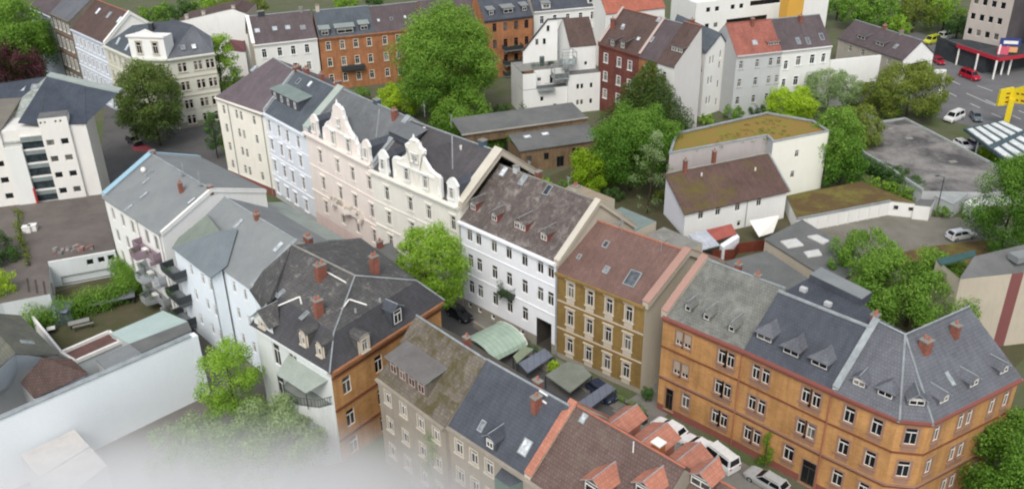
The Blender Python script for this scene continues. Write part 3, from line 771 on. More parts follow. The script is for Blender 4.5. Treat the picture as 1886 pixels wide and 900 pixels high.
h = row_house('terraced_house', 'orange brick house under anthracite slates with three broad hipped dormers', T[1], T[2], 11.5, 16.1, M_ORANGE, T_DARK,
    [(x, z, .85, 1.75) for x in (1.65, 2.75, 7.2, 8.3) for z in rr[:2]] + [(1.6, 1.7, .85, 1.8), (2.7, 1.7, .85, 1.8), (6.4, 1.8, 1.1, 1.9), (8.75, .6, 1.5, 3.0, 'door')],
    trim=SAND, style='sash wide apron', corn=.45, cornmat=M_REDPL, gables=True, plinth=(-.1, M_REDPL), bands=terrace_bands(), roff=5.2, depth=13.2)
for q in ((1407, 628), (1456, 655), (1508, 677)): dormer(h, h.fp, h.fp.hit(*q), w=2.0, fh=1.0, gh=.8, roofm=T_LIGHT, wallm=T_DARK, kind='hip', wh=.8, over=.5, nwin=1)
mb = MB(); mb.bar(h.r1 + Vector((0, 0, .2)), h.r2 + Vector((0, 0, .2)), .1, ZINC); mb.build('ridge_flashing', h.o)
mb = MB(); q = [V3(T[1] + RN * 5.6, 15.7), V3(T[2] + RN * 5.6, 15.7), V3(T[2] + RN * 7.6, 15.6), V3(T[2] + RN * 9.6 - RU * 2.6, 15.45), V3(T[1] + RN * 12.8, 15.3)]
mb.slab(q, .3, T_DARK); mb.prism([(T[1] + RN * 10.4 + RU * .4), (T[2] + RN * 9.2 - RU * 3.2), (T[2] + RN * 11.2 - RU * 3.2), (T[1] + RN * 12.6 + RU * .4)], 15.3, 16.3, T_DARK, top=T_GREY)
mb.build('roof_terrace', h.o)
for q in ((1480, 533), (1525, 560)): 
    c_ = P(q[0], q[1], 15.8); x = MB(); x.obox(c_.xy, h.u, .7, .5, 15.6, 16.05, M_GREYR); x.build('vent_box', h.o)
chimney(h, V3(T[2] + RN * 6.6 - RU * .4, 16.0), h.u, .8, .8, 1.0)
party(h, V3(h.B, 11.5), V3(T[2] + RN * 6.0, 16.6), V3(h.C, 11.8), M_GREYR, ZINC, .3, .55)
downpipe(h, 9.75, -.8, 11.2, TERR, .14)
h.done()
# corner block
h = House('corner_house', 'orange brick corner house under silver grey slates with a canted front', 'town house', T[3])
AP = P(1667, 617, 16.6); R1 = V3(T[2] + RN * 6.0, 16.6); R3 = P(1785, 565, 16.4)
n3 = v2(T[5].y - T[4].y, -(T[5].x - T[4].x)).normalized() * -1
D5 = T[5] + n3 * 10.5; D2 = T[2] + RN * 12.5
h.facade(T[2], T[3], G - .3, 11.5, M_ORANGE, [(x, z, 1.0, 1.85) for x in (1.75, 4.4) for z in rr], trim=SAND, style='sash wide apron', corn=.45, cornmat=M_REDPL, bands=terrace_bands(), plinth=(-.1, M_REDPL))
h.facade(T[3], T[4], G - .3, 11.5, M_ORANGE, [(1.37, z, 1.1, 1.9) for z in rr], trim=SAND, style='sash wide apron', corn=.45, cornmat=M_REDPL, bands=terrace_bands(), plinth=(-.1, M_REDPL))
h.facade(T[4], T[5], G - .3, 11.5, M_ORANGE, [(x, z, .85, 1.8) for x in (1.3, 4.7, 5.9, 9.2, 11.3) for z in rr], trim=SAND, style='sash wide apron', corn=.45, cornmat=M_REDPL, bands=terrace_bands(), plinth=(-.1, M_REDPL))
h.facade(T[5], D5, G - .3, 11.5, M_ORANGE2); mid = R(13.0, 36.0)
h.w.poly([V3(T[2], 11.5), V3(D2, 11.5), R1], M_ORANGE)
h.w.poly([V3(T[5], 11.45), V3(D5, 11.45), R3 - Vector((0, 0, .2))], M_ORANGE2)
ez = 11.5
def eo(p, q, k=.35):  # eave point pushed outwards
    d = (p - q).normalized(); return p + d * k
E2, E3, E4, E5 = [V3(eo(p, AP.xy), ez - .1) for p in (T[2], T[3], T[4], T[5])]
E2 = V3(T[2] - RN * .3, ez - .1)
h.roof([E2, E3, AP, R1], T_LIGHT); h.roof([E3, E4, AP], T_LIGHT); h.roof([E4, E5, R3, AP], T_LIGHT)
bk = V3(AP.xy + RN * 6.4, 11.8)
h.roof([R1, AP, bk, V3(D2, 11.8)], T_LIGHT); h.roof([AP, R3, V3(D5, 11.8), bk], T_LIGHT)
h.w.prism([D2, bk.xy, D5, AP.xy + v2(.5, 1)], G, 11.7, M_ORANGE2)
rd = h.tmb('ridge')
for a, b in ((E3, AP), (E4, AP), (R1, AP), (AP, R3)): rd.bar(a + Vector((0, 0, .1)), b + Vector((0, 0, .1)), .1, ZINC)
p1 = Plane(E2, E3, R1); p2 = Plane(E3, E4, AP); p3 = Plane(E4, E5, R3)
dormer(h, p1, p1.hit(1581, 712), w=1.5, fh=.8, gh=.6, roofm=T_LIGHT, kind='gable', wh=.7)
dormer(h, p1, p1.hit(1629, 732), w=1.7, fh=.8, gh=.7, roofm=T_LIGHT, kind='hip', wh=.7)
dormer(h, p2, p2.hit(1687, 748), w=1.7, fh=.8, gh=.7, roofm=T_LIGHT, kind='gable', wh=.7)
for q in ((1737, 742), (1792, 712), (1847, 688)): dormer(h, p3, p3.hit(*q), w=1.5, fh=.8, gh=.5, roofm=T_LIGHT, kind='gable', wh=.7)
skylight(h, p1, 1634, 621, .9, 1.2); skylight(h, p3, 1749, 697, .5, 1.4)
chimney(h, p3.hit(1702, 648) + Vector((0, 0, .2)), p3.u, 1.1, 1.0, 1.3, BRK, 2); chimney(h, p3.hit(1757, 618) + Vector((0, 0, .1)), p3.u, .7, .9, 1.3, BRK, 1)
for a, b, q in ((E2, E3, 0), (E3, E4, 0), (E4, E5, 0)): h.tmb('gutter').bar(a + Vector((0, 0, -.12)), b + Vector((0, 0, -.12)), .1, ZINC, 6)
h.done(); HC = h

# ================================================================== COURTYARD SIDE ROW (foreground)
def vtop(b, px, py):
    d = ray(px, py); t = (b[0] * d.x + b[1] * d.y) / (d.x * d.x + d.y * d.y); return CH + d.z * t
# slate villa at the corner
K, KR, BR, L0 = R(-30.3, -1.4), R(-14.0, -4.3), R(-12.5, -20.5), R(-28.2, -21.0)
VV = P2(491, 568, 11); TT = P2(468, 596, 11)
h = House('corner_villa', 'slate mansard villa, one side white, the other orange brick', 'town house', K)
h.facade(K, KR, G - .5, 11, M_ORANGE, grid([1.9, 6.5, 11.2], [8.1, 3.95, .3], 1.15, 2.1), frm=WHITE, corn=.6, cornmat=M_ORANGE2, bands=[(9.75, .25, .14, BRL), (5.75, .25, .12, BRL), (1.9, .25, .12, BRL)], style='sash')
M_VW = stucco('villa_white', '#d8dcda', .2)
h.facade(TT, K, G - .5, 11, M_VW, [(3.6, 8.6, 1.3, 2.8), (3.5, 4.2, 1.3, 2.8), (3.4, .6, 1.3, 2.6), (6.6, 9.5, 1.5, 1.8)], corn=.5, cornmat=M_VW)
h.facade(VV, TT, G - .5, 11, M_VW); h.facade(L0, VV, G - .5, 11, M_ICE, [(2.0, 7.6, .9, 1.8)]); h.facade(BR, L0, G - .5, 11, M_GREYR); h.facade(KR, BR, G - .5, 11, M_ORANGE2)
cen = R(-22, -11)
ring = [K, KR, BR, L0, VV, TT]
ea = [V3(p + (p - cen).normalized() * .5, 10.95) for p in ring]
bk_ = [R(-28.4, -3.2), R(-16.0, -5.8), R(-14.5, -18.8), R(-27.2, -19.8), P2(497, 566, 13), R(-28.6, -14.2)]
br_ = [V3(p, 13.7) for p in bk_]; ra, rb_ = R(-23.8, -18.6, 16.2), R(-22.6, -7.6, 16.2)
for i in range(6):
    j = (i + 1) % 6; h.roof([ea[i], ea[j], br_[j], br_[i]], tiles('smooth_dark_slate', '#4b4b4e', '#454548', var=.1, lines=.3) if i in (0, 5) else T_F1)
h.roof([br_[0], br_[1], rb_], T_F1); h.roof([br_[1], br_[2], ra, rb_], T_F1); h.roof([br_[2], br_[3], ra], T_F1)
h.roof([br_[3], br_[4], ra], T_F1); h.roof([br_[4], br_[5], ra], T_F1); h.roof([br_[5], br_[0], rb_, ra], T_F1)
h.tmb('ridge').bar(ra + Vector((0, 0, .1)), rb_ + Vector((0, 0, .1)), .13, CONC)
for i in (0, 1, 5): h.tmb('ridge').bar(ea[i] + Vector((0, 0, .1)), br_[i] + Vector((0, 0, .1)), .09, ZINC)
for i, q in ((0, rb_), (1, rb_)): h.tmb('ridge').bar(br_[i] + Vector((0, 0, .1)), q + Vector((0, 0, .1)), .09, ZINC)
pR = Plane(ea[0], ea[1], br_[0]); pL = Plane(ea[5], ea[0], br_[0]); pU = Plane(br_[5], br_[0], rb_)
dormer(h, pR, pR.hit(672, 647), w=1.7, fh=1.7, gh=.6, roofm=T_F1, wallm=T_F1, kind='arch', trim=STONE, ww=.8, wh=1.4)
dormer(h, pR, pR.hit(733, 596), w=1.7, fh=2.0, gh=.5, roofm=T_DARK, wallm=T_DARK, kind='gable', ww=1.1, wh=1.6)
dormer(h, pL, pL.hit(562, 636), w=1.3, fh=1.5, gh=.5, roofm=T_F1, wallm=T_F1, kind='arch', trim=STONE, ww=.7, wh=1.2)
dormer(h, pL, pL.hit(592, 656), w=1.2, fh=1.4, gh=.5, roofm=T_F1, wallm=T_F1, kind='arch', trim=STONE, ww=.6, wh=1.1)
for q, w_, d_, hh_ in (((592, 513), .9, 1.3, 2.0), ((588, 580), .8, 1.0, 2.1), ((664, 512), .8, 1.0, 2.2)):
    chimney(h, pU.hit(*q) if q[0] != 664 else R(-19.5, -8.5, 15.2), RU, w_, d_, hh_, BRK, 2)
for q in ((517, 541), (561, 581)): skylight(h, pU, q[0], q[1], .6, 1.2)
for a_, b_ in (((532, 462), (638, 521)), ((497, 570), (553, 547)), ((553, 547), (556, 560)), ((645, 552), (676, 562)), ((630, 570), (643, 552))):
    mb = MB(); mb.bar(pU.hit(*a_) + pU.n * .08, pU.hit(*b_) + pU.n * .08, .09, WHITE); mb.build('roof_flashing', h.o)
dormer(h, pL, pL.hit(486, 604), w=3.4, fh=.9, gh=1.5, roofm=T_F1, wallm=T_F1, kind='gable', trim=M_VW, ww=.9, wh=.7, over=.5)
for q_ in ((655, 575), (700, 556)):
    c_ = pU.hit(*q_); mb = MB(); mb.bar(c_, c_ + Vector((0, 0, .45)), .12, ZINC, 6); mb.build('vent_pipe', h.o)
# round bay with roof terrace
bay = MB(); n0 = (K - TT).normalized(); o0 = v2(n0.y, -n0.x); q0 = TT + n0 * 5.6
bpts = [q0, q0 + o0 * 1.3 + n0 * .6, q0 + o0 * 2.4 + n0 * 2.4, q0 + o0 * 2.4 + n0 * 4.6, q0 + o0 * 1.3 + n0 * 6.6, q0 + n0 * 7.2]
bay.prism(bpts, G - .4, 6.6, M_VW, top=flat('bay_roof_sheet', '#8b9089', '#7b807a', .6)); b_o = bay.build('bay_window', h.o)
rm = MB()
for i in range(5):
    a_, c_ = bpts[i], bpts[i + 1]
    rm.bar(V3(a_, 7.6), V3(c_, 7.6), .05, DARKM); rm.bar(V3(a_, 6.8), V3(c_, 6.8), .03, DARKM)
    for k in range(6): q = a_.lerp(c_, k / 6); rm.bar(V3(q, 6.6), V3(q, 7.6), .03, DARKM, 3, cap=False)
rm.build('railing', b_o)
mb = MB(); c_ = q0 + n0 * 3.6
mb.slab([V3(q0 + n0 * .2 - o0 * .1, 9.6), V3(q0 + n0 * 7 - o0 * .1, 9.6), V3(q0 + n0 * 6 + o0 * 2.2, 8.7), V3(q0 + n0 * 1 + o0 * 2.2, 8.7)], .08, flat('awning_sheet', '#98a097', '#8a9289', .5))
for k in (1.1, 5.9): mb.bar(V3(q0 + n0 * k + o0 * 2.1, 6.6), V3(q0 + n0 * k + o0 * 2.1, 8.7), .05, DARKM)
mb.build('terrace_canopy', h.o)
h.done()

# mossy house, dark slate house, brown tiled house
wn = grid([1.6, 4.2, 7.0, 9.4], [8.3, 4.9, 1.5], .95, 1.6, 'sash')
h = row_house('terraced_house', 'weathered house with mossy patchy roof and a wide flat box dormer', R(-26.8, 1.6), R(-26.8, 12.4), 10, 15, M_SANDW, T_MOSS, wn, roff=5.3, depth=10.8, trim=STONE, corn=.35)
dormer(h, h.fp, R(-25.9, 5.6, 0) * 1 + Vector((0, 0, 10 + .9 * h.fp.tan)), w=6.2, fh=1.9, gh=.18, roofm=flat('dormer_felt', '#6d6a68', '#5f5c5a', .5), wallm=T_MOSS, kind='shed', nwin=4, ww=.95, wh=1.3, over=.4, frm=stucco('pink_frame', '#b9a29a', .1))
chimney(h, V3(h.r1.xy + RU * 6.9 + RN * .9, 14.4), RU, .7, .6, 1.0, BRK, 1)
leaves('climbing_foliage', h.o, [(on(h, 8.4 + math.sin(k) * .7, 7.6 - k * .9, .15), .65) for k in range(9)], L_GREYG, .2, seed=4, flatten=1.0)
h.done()
h = row_house('terraced_house', 'house with smooth anthracite slate roof, brick chimney and a small dormer', R(-26.4, 12.4), R(-25.8, 22.6), 10, 15, M_SANDW, T_DARK,
    grid([1.4, 3.4, 5.4], [8.2, 4.8, 1.4], .95, 1.6, 'sash'), roff=5.0, depth=10.4, trim=STONE, corn=.35)
chimney(h, h.fp.hit(988, 752), RU, .7, 1.0, 1.5, BRK, 1); chimney(h, V3(h.r1.xy + RU * 6.0 + RN * .8, 14.5), RU, .9, .6, 1.0, BRK, 1)
skylight(h, h.fp, 968, 823, 1.0, 1.5); skylight(h, h.fp, 888, 784, .6, 1.1)
dormer(h, h.fp, h.fp.hit(903, 826), w=1.5, fh=1.2, gh=.6, roofm=T_DARK, wallm=T_DARK, kind='gable', wh=.9, ww=.8)
for q in ((1002, 724), (1000, 738)): 
    c_ = h.fp.hit(*q); mb = MB(); mb.bar(c_ + h.fp.n * .1 - RU.to_3d() * .5, c_ + h.fp.n * .1 + RU.to_3d() * .5, .12, WHITE); mb.build('roof_step', h.o)
mb = MB(); mb.prism([on(h, 7.0, 0, 0).xy, on(h, 7.4, 0, 1.3).xy, on(h, 9.2, 0, 1.3).xy, on(h, 9.6, 0, 0).xy], 2.5, 9.2, stucco('oriel_green', '#5c7268', .2), top=T_DARK)
b_o = mb.build('oriel', h.o)
add_window(b_o, on(h, 8.3, 7.6, 1.32), math.atan2(h.u.y, h.u.x), 1.2, 1.8, 'far'); add_window(b_o, on(h, 8.3, 4.6, 1.32), math.atan2(h.u.y, h.u.x), 1.2, 1.8, 'far')
h.done()
h = row_house('terraced_house', 'house with weathered brown tiles and bright orange tiled dormers', R(-25.9, 22.6), R(-25.4, 34.4), 10, 15, M_SANDW, T_F4,
    grid([1.6, 4.2, 6.8, 9.4], [8.2, 4.8, 1.4], .95, 1.6, 'sash'), roff=5.6, depth=11.0, trim=STONE, corn=.35)
party(h, V3(h.A, 10), h.r1, V3(h.D, 10), STONE, T_ORT, .35, .7)
dormer(h, h.fp, h.fp.hit(1108, 896) - Vector((RN.x, RN.y, 0)) * .8 - Vector((0, 0, .8 * h.fp.tan)), w=2.4, fh=1.5, gh=.8, roofm=T_ORT, wallm=T_F4, kind='gable', over=.4)
dormer(h, h.fp, h.fp.hit(1196, 904) - Vector((RN.x, RN.y, 0)) * .5 - Vector((0, 0, .5 * h.fp.tan)), w=2.2, fh=1.3, gh=.7, roofm=T_ORT, wallm=T_F4, kind='gable', over=.4)
skylight(h, h.fp, 1108, 874, .8, 1.1); skylight(h, h.fp, 1075, 770, .6, .9)
bp_ = h.bp
for al, w_ in ((24.8, 2.3), (28.3, 3.0), (31.9, 2.6)):
    q = R(-15.1, al); dormer(h, bp_, Vector((q.x, q.y, 10 + (q - R(-14.9, al)).length * bp_.tan)), w=w_, fh=1.9, gh=.8, roofm=T_ORT, wallm=T_ORT, kind='gable', over=.9)
chimney(h, R(-19.2, 31.2, 13.9), RU, 1.0, .9, 1.6, stucco('orange_brown_stack', '#9c5f3c', .3), 0, cap=WHITE)
c_ = h.fp.hit(1166, 832); mb = MB(); mb.bar(c_, c_ + Vector((0, 0, 1.1)), .06, WHITE, 5); mb.bar(c_ + Vector((-.3, 0, .9)), c_ + Vector((.3, 0, .9)), .05, DARKM, 4); mb.build('aerial', h.o)
h.done()
h = row_house('terraced_house', 'low brown tiled roof end beside the parked cars, with an orange dormer', R(-23.2, 34.4), R(-22.6, 44), 9.6, 13.8, M_SANDW, T_F4, [], roff=5.2, depth=9.0)
dormer(h, h.fp, h.fp.hit(1290, 900), w=2.2, fh=1.2, gh=.7, roofm=T_ORT, wallm=T_F4, kind='gable', over=.4)
h.done()

# grey roofed wing behind the villa
h = House('side_building', 'small building with a plain tilted grey felt roof behind the slate villa', 'building', P2(621, 479, 10.5))
q = [P(672, 512, 9.8), P(744, 473, 9.8), P(718, 446, 11.0), P(619, 480, 11.4)]
h.roof(q, T_HALL, .25); pp = [v.xy for v in q]; h.w.prism([p.lerp(sum(pp, v2(0, 0)) / 4, .06) for p in pp], G, 9.5, stucco('slate_blue_wall', '#6b6e78', .3))
chimney(h, P(700, 455, 11), RU, .5, .9, .9, BRK, 1)
h.done()
# low block between villa and pale blue house roofs
h = House('side_building', 'long low building with verdigris grey roof opposite the pink house', 'building', R(-12, -44))
A_, B_ = R(-15.8, -51), R(-15.8, -34.5)
h.roof([V3(R(-7.6, -51.3), 5.2), V3(R(-7.6, -34.2), 5.2), V3(R(-12, -34.2), 6.6), V3(R(-12, -51.3), 6.6)], T_GRN)
h.roof([V3(R(-12, -34.2), 6.59), V3(R(-16.1, -34.2), 5.2), V3(R(-16.1, -51.3), 5.2), V3(R(-12, -51.3), 6.59)], T_GRN)
h.w.prism([R(-8, -51), R(-8, -34.5), R(-15.8, -34.5), R(-15.8, -51)], G, 5.2, M_REDPL)
h.done()
h = House('side_building', 'low lean-to roofs with red pots below the pink facade, opposite the flower balcony', 'building', R(-10, -30))
h.w.prism([R(-8.5, -33.5), R(-8.5, -22), R(-15, -22), R(-15, -33.5)], G, 3.6, M_REDPL)
h.roof([R(-8.2, -33.8, 3.6), R(-8.2, -21.8, 3.6), R(-15.2, -21.8, 5.0), R(-15.2, -33.8, 5.0)], T_HALL)
for k in range(6):
    mb = MB(); q = R(-9.5 - (k % 2) * 1.6, -32 + k * 1.9, 3.9 + (k % 2) * .3); mb.bar(q, q + Vector((0, 0, .6)), .25, TERR, 8, .33); mb.build('flower_pot', h.o)
h.done()

# pale ice blue house (hipped wing)
A_, B_ = R(-28.7, -38.2), R(-28.3, -21.0)
h = row_house('apartment_house', 'ice blue house with interlocking grey hipped roofs next to the slate villa', A_, B_, 11.5, 15.2, M_ICE, T_GREY,
    grid([12.6, 15.2], [9.6, 5.9, 2.2], .8, 1.6) , roff=6.4, depth=12.6)
w0 = R(-30.0, -38.2); w1 = R(-30.0, -27.6); 
h.facade(w0, w1, G - .3, 11.0, M_ICE, grid([4.4, 7.6, 9.6], [9.2, 5.6, 2.0], .85, 1.6)); h.facade(w1, R(-28.7, -27.6), G - .3, 11.3, M_ICE)
h.facade(R(-28.7, -38.2), w0, G - .3, 11.0, M_ICE)
e1, e2, e3 = R(-28.9, -39.0, 11.35), R(-30.5, -37.6, 11.0), R(-30.5, -27.0, 11.0)
a1, b1 = R(-26.4, -31.6, 14.2), R(-25.2, -37.6, 13.9)
TG2 = flat('moss_grey_felt', '#7c857a', '#6f776e', .4); TG3 = flat('blue_grey_felt', '#70797d', '#666e72', .4)
h.roof([e1, e2, a1, b1], TG2); h.roof([e2, e3, a1], TG3); h.roof([e3, R(-28.2, -27.0, 11.9), R(-24.6, -30.6, 14.1), a1], TG3)
skylight(h, h.fp, 439, 412, .7, 1.5); skylight(h, h.fp, 513, 455, .8, 1.5)
chimney(h, V3(h.r1.xy + RU * 8.6, 15.0), RU, .7, .7, .9); chimney(h, V3(h.r2.xy + RN * 1.2 + RU * .6, 14.6), RU, 1.5, .7, 1.0)
party(h, V3(h.B, 11.5), h.r2, V3(h.C, 11.5), M_GREYR, ZINC, .15, .5)
for z in (7.6, 4.0, .6):
    h.A, h.u, h.inn = w0, RU, RN
    balcony(h, -1.2, 2.6, z, 1.7, flat('balcony_slab', '#6f7375', '#62666a', .5), DARKM, bars=False, plants=.5, seed=int(z * 7), ph=.95)
downpipe(h, 10.4, -.8, 10.8)
h.done()

# white house with the large grey roof
A_, B_ = R(-30.9, -58.6), R(-30.0, -41.7)
h = House('apartment_house', 'white house with a broad smooth grey roof and stacked bay balconies', 'apartment house', A_)
C_, D_ = R(-13.6, -44.2), R(-14.8, -62.2); ze, = (11.4,)
r1, r2 = R(-22.6, -60.2, 14.8), R(-21.9, -42.9, 14.6)
h.facade(A_, B_, G - .3, ze, M_BWHITE, grid([2.0, 5.0, 8.0], [9.2, 5.8, 2.4], 1.1, 2.0, 'sashsq') + grid([12.2, 14.8], [9.2, 5.8, 2.4], 1.2, 2.2, 'sashsq'))
h.facade(B_, C_, G - .3, ze, M_BWHITE); h.facade(C_, D_, G - .3, ze, M_BWHITE); h.facade(D_, A_, G - .3, ze, M_BWHITE)
fp, bp = gable_roof(h, A_, B_, C_, D_, ze, r1, r2, T_GREY, walls=M_BWHITE, over=.4)
party(h, V3(B_, ze), r2, V3(C_, ze), M_BWHITE, WHITE, .12, .35)
party(h, V3(A_, ze), r1, V3(D_, ze), M_GREYR, paint('blue_coping', '#8fb0bf', .5), .25, .8)
for q in ((275, 319), (265, 360), (237, 383), (269, 334), (353, 370)): skylight(h, fp, q[0], q[1], .45, 1.3)
for q in ((336, 322), (369, 340)): skylight(h, bp, q[0], q[1], .9, .5)
for q in ((334, 353),): chimney(h, fp.hit(*q), RU, .6, .6, 1.5, BRK, 1)
chimney(h, r1 + Vector((.2, 0, 0)), RU, .7, .8, .5, BRK, 0); chimney(h, V3(r2.xy - RU * .3, 14.6), RU, .9, .6, .5, BRK, 0)
mb = MB(); c_ = fp.hit(265, 317); 
for k in range(6):
    for j in range(8):
        def sp(i, j_): a = math.pi * i / 6; t = 2 * math.pi * j_ / 8; return c_ + Vector((0, 0, .35)) + Vector((math.sin(a) * math.cos(t), math.sin(a) * math.sin(t), math.cos(a))) * .4
        mb.poly([sp(k, j), sp(k + 1, j), sp(k + 1, j + 1), sp(k, j + 1)], WHITE)
mb.build('roof_dome', h.o, smooth=True)
h.A, h.B = A_, B_; h.u = (B_ - A_).normalized(); h.inn = v2(-h.u.y, h.u.x)
for i, z in enumerate((7.6, 4.1, .7)):
    balcony(h, 10.2, 16.2, z, 2.2, stucco(('mauve_parapet', 'pale_grey_parapet', 'mid_grey_parapet')[i], ('#8c7a82', '#a9adb0', '#8d9190')[i], .2), bars=False, plants=.6, bay=True, seed=20 + i, ph=.9)
    mb = MB()
    q = on(h, 13.4, z, 1.1); mb.obox(q.xy, h.u, 1.0, .6, z + .02, z + .72, WHITE); mb.obox(q.xy + h.u * 1.1, h.u, .5, .5, z + .02, z + .5, DARKM); mb.build('balcony_table', h.o)
for x in (10.0, 16.5):
    mb = MB(); mb.bar(on(h, x, -1, .25), on(h, x, 11.2, .25), .14, WHITE, 6); mb.build('column', h.o)
h.done(); HW1 = h

# ------------------------------------------------------------------ raised parking deck and the modern block on the left
DK = 2.5
deckp = [P2(-120, 395, DK), P2(76, 372, DK), P2(190, 357, DK), P2(214, 465, DK), P2(90, 487, DK), P2(92, 541, DK), P2(4, 558, DK), P2(-120, 600, DK)]
mb = MB(); DECK = flat('deck_paving', '#6c6560', '#57514d', .15, .9, .6); DECKW = stucco('deck_wall_white', '#ccd2d2', .2)
mb.prism(deckp, G - .5, DK, DECKW, top=DECK); solo(mb, 'parking_deck', 'raised brown paved yard with white retaining walls in front of the modern block', 'parking deck', deckp[1])
h = House('retaining_wall', 'white parapet wall with three dark square windows below the brown yard', 'wall', P2(90, 487, DK))
a_, b_ = P2(90, 487, DK), P2(213, 465, DK); u_ = (b_ - a_).normalized(); o_ = v2(u_.y, -u_.x)
a2, b2 = a_ + o_ * .35, b_ + o_ * .35; L_ = (b_ - a_).length
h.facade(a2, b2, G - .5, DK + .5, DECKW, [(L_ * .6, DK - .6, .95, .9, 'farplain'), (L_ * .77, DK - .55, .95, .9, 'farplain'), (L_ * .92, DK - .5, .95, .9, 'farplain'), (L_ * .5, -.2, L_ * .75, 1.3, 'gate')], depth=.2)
h.w.poly([V3(a2, DK + .5), V3(b2, DK + .5), V3(b_, DK + .5), V3(a_, DK + .5)], WHITE)
h.w.poly([V3(a_, DK), V3(a_, DK + .5), V3(b_, DK + .5), V3(b_, DK)], DECKW)
h.done()
mb = MB()
for k in range(4):
    q = P2(50 + k * 17 - k * 2, 512 + k * 3, DK); q2 = P2(54 + k * 17 - k * 2, 538 + k * 2, DK)
    mb = MB(); d_ = (q2 - q).normalized(); w_ = v2(-d_.y, d_.x) * .12
    mb.slab([V3(q - w_, DK + .03), V3(q2 - w_, DK + .03), V3(q2 + w_, DK + .03), V3(q + w_, DK + .03)], .03, flat('paint_line', '#413a36', '#4b4440', 1)); structure(mb, 'paving_strip')
# modern block
zb = DK
e0 = P2(189, 356, zb); eL = P2(76, 370, zb); u_ = (e0 - eL).normalized(); n_ = v2(-u_.y, u_.x)
zt = vtop(e0, 171.6, 224.5); zr_ = zt + 3.2
h = House('apartment_block', 'modern cream apartment block with dark blue slate roof and glazed stair tower', 'apartment block', e0)
M_MOD = stucco('modern_cream_render', '#dcdad4', .12)
far_ = e0 + n_ * 9.0
Lf = (e0 - eL).length
# three staggered parts of the front
sR0 = e0 - u_ * 2.4 ; p0 = e0 - u_ * 6.6; st0 = p0 - u_ * 3.2; lf0 = st0 - u_ * 2.6; far0 = lf0 - u_ * 12
rws = [zb + 1.5 + k * 2.75 for k in range(4)]
h.facade(sR0 + n_ * .0, e0, zb - 4, zt, M_MOD)
h.facade(e0, far_, zb - 4, zt, M_MOD)
h.facade(p0 - n_ * .5, sR0 - n_ * .5, zb - 4, zt + 1.6, M_MOD, [(x, z, 1.15, 1.0, 'farplainsq') for x in (1.0, 3.1) for z in rws] + [(x, zt + .9, .35, .45, 'farplain') for x in (.35, .95, 2.5, 3.2)])
h.w.poly([V3(sR0 - n_ * .5, zb - 4), V3(sR0 + n_ * 2, zb - 4), V3(sR0 + n_ * 2, zt + 1.6), V3(sR0 - n_ * .5, zt + 1.6)], M_MOD)
h.w.poly([V3(p0 - n_ * .5, zb - 4), V3(p0 - n_ * .5, zt + 1.6), V3(p0 + n_ * 2, zt + 1.6), V3(p0 + n_ * 2, zb - 4)], M_MOD)
h.roof([V3(p0 - n_ * .5, zt + 1.6), V3(sR0 - n_ * .5, zt + 1.6), V3(sR0 + n_ * 2.2, zt + 1.7), V3(p0 + n_ * 2.2, zt + 1.7)], T_HALL)
h.facade(far0, lf0, zb - 4, zt, M_MOD, [(x, z, 1.2, 1.0, 'farplainsq') for x in (1.6, 3.6, 6.0, 8.2, 10.8) for z in rws])
h.w.prism([lf0 - n_ * .6, st0 - n_ * .6, st0 + n_ * 1, lf0 + n_ * 1], zb - 4, zb + 9.6, stucco('lift_shaft_white', '#d9dad6', .1))
tw = MB(); TWG = glassmat('stair_glass', '#3c464b', '#8c9698', .5)
tw.prism([st0 + n_ * .1, p0 + n_ * .1, p0 + n_ * 2, st0 + n_ * 2], zb, zb + 10.2, TWG); two = tw.build('stair_tower', h.o)
for k in range(5):
    mb = MB(); z = zb + .2 + k * 2.3; mb.prism([st0 - n_ * .15, p0 - n_ * .15, p0 + n_ * .09, st0 + n_ * .09], z + 1.6, z + 1.85, WHITE); mb.prism([st0 - n_ * .12, p0 - n_ * .12, p0 + n_ * .09, st0 + n_ * .09], z + .9, z + 1.6, flat('spandrel', '#7c8686', '#707a7a', 1)); mb.build('spandrel', two)
mb = MB(); mb.prism([lf0 + u_ * 2.55 - n_ * .9, st0 + u_ * .25 - n_ * .9, st0 + u_ * .25 - n_ * .6, lf0 + u_ * 2.55 - n_ * .6], zb, zb + 2.6, paint('red_post', '#a33432', .5)); mb.build('entrance_post', h.o)
# roofs
TB = tiles('night_blue_slate', '#464d58', '#414852', var=.1, lines=.3)
q1, q2 = V3(far0 + n_ * 7.5, zt + 3.6), V3(e0 + n_ * 7.5, zt + 1.5)
rA, rB, rC, rD = P(156, 158, zt + 3.2), P(219, 171, zt + 2.6), P(86, 141, zt + 3.4), P(-60, 162, zt + 3.4)
h.roof([V3(e0 - n_ * .3 + u_ * .2, zt + .05), V3(far_ + u_ * .2, zt + .05), rB, rA], TB)
h.roof([V3(p0 - n_ * .1, zt + .6), V3(e0 - n_ * .3 + u_ * .2, zt + .05), rA, rC, V3(st0 + n_ * 1.4, zt + .8)], TB)
h.roof([P(-60, 185, zt + 1.5), P(40, 180, zt + 1.5), rC, rD], TB)
h.roof([V3(far0 - n_ * .3, zt), V3(lf0 - n_ * .3, zt), P(40, 180, zt + 1.5), P(-60, 185, zt + 1.5)], flat('warm_grey_sheet', '#77736a', '#6a665e', .5))
h.roof([V3(lf0 - n_ * .2, zb + 10.3), V3(p0 - n_ * .2, zb + 10.3), V3(p0 + n_ * 1.2, zt + .9), rC, P(40, 180, zt + 1.5)], flat('pale_stair_roof', '#a3a9a3', '#777c76', .8, amt=1))
up_ = Vector((0, 0, .25)); bk3 = V3(n_, 0) * 1.6 + V3(u_, 0) * .5
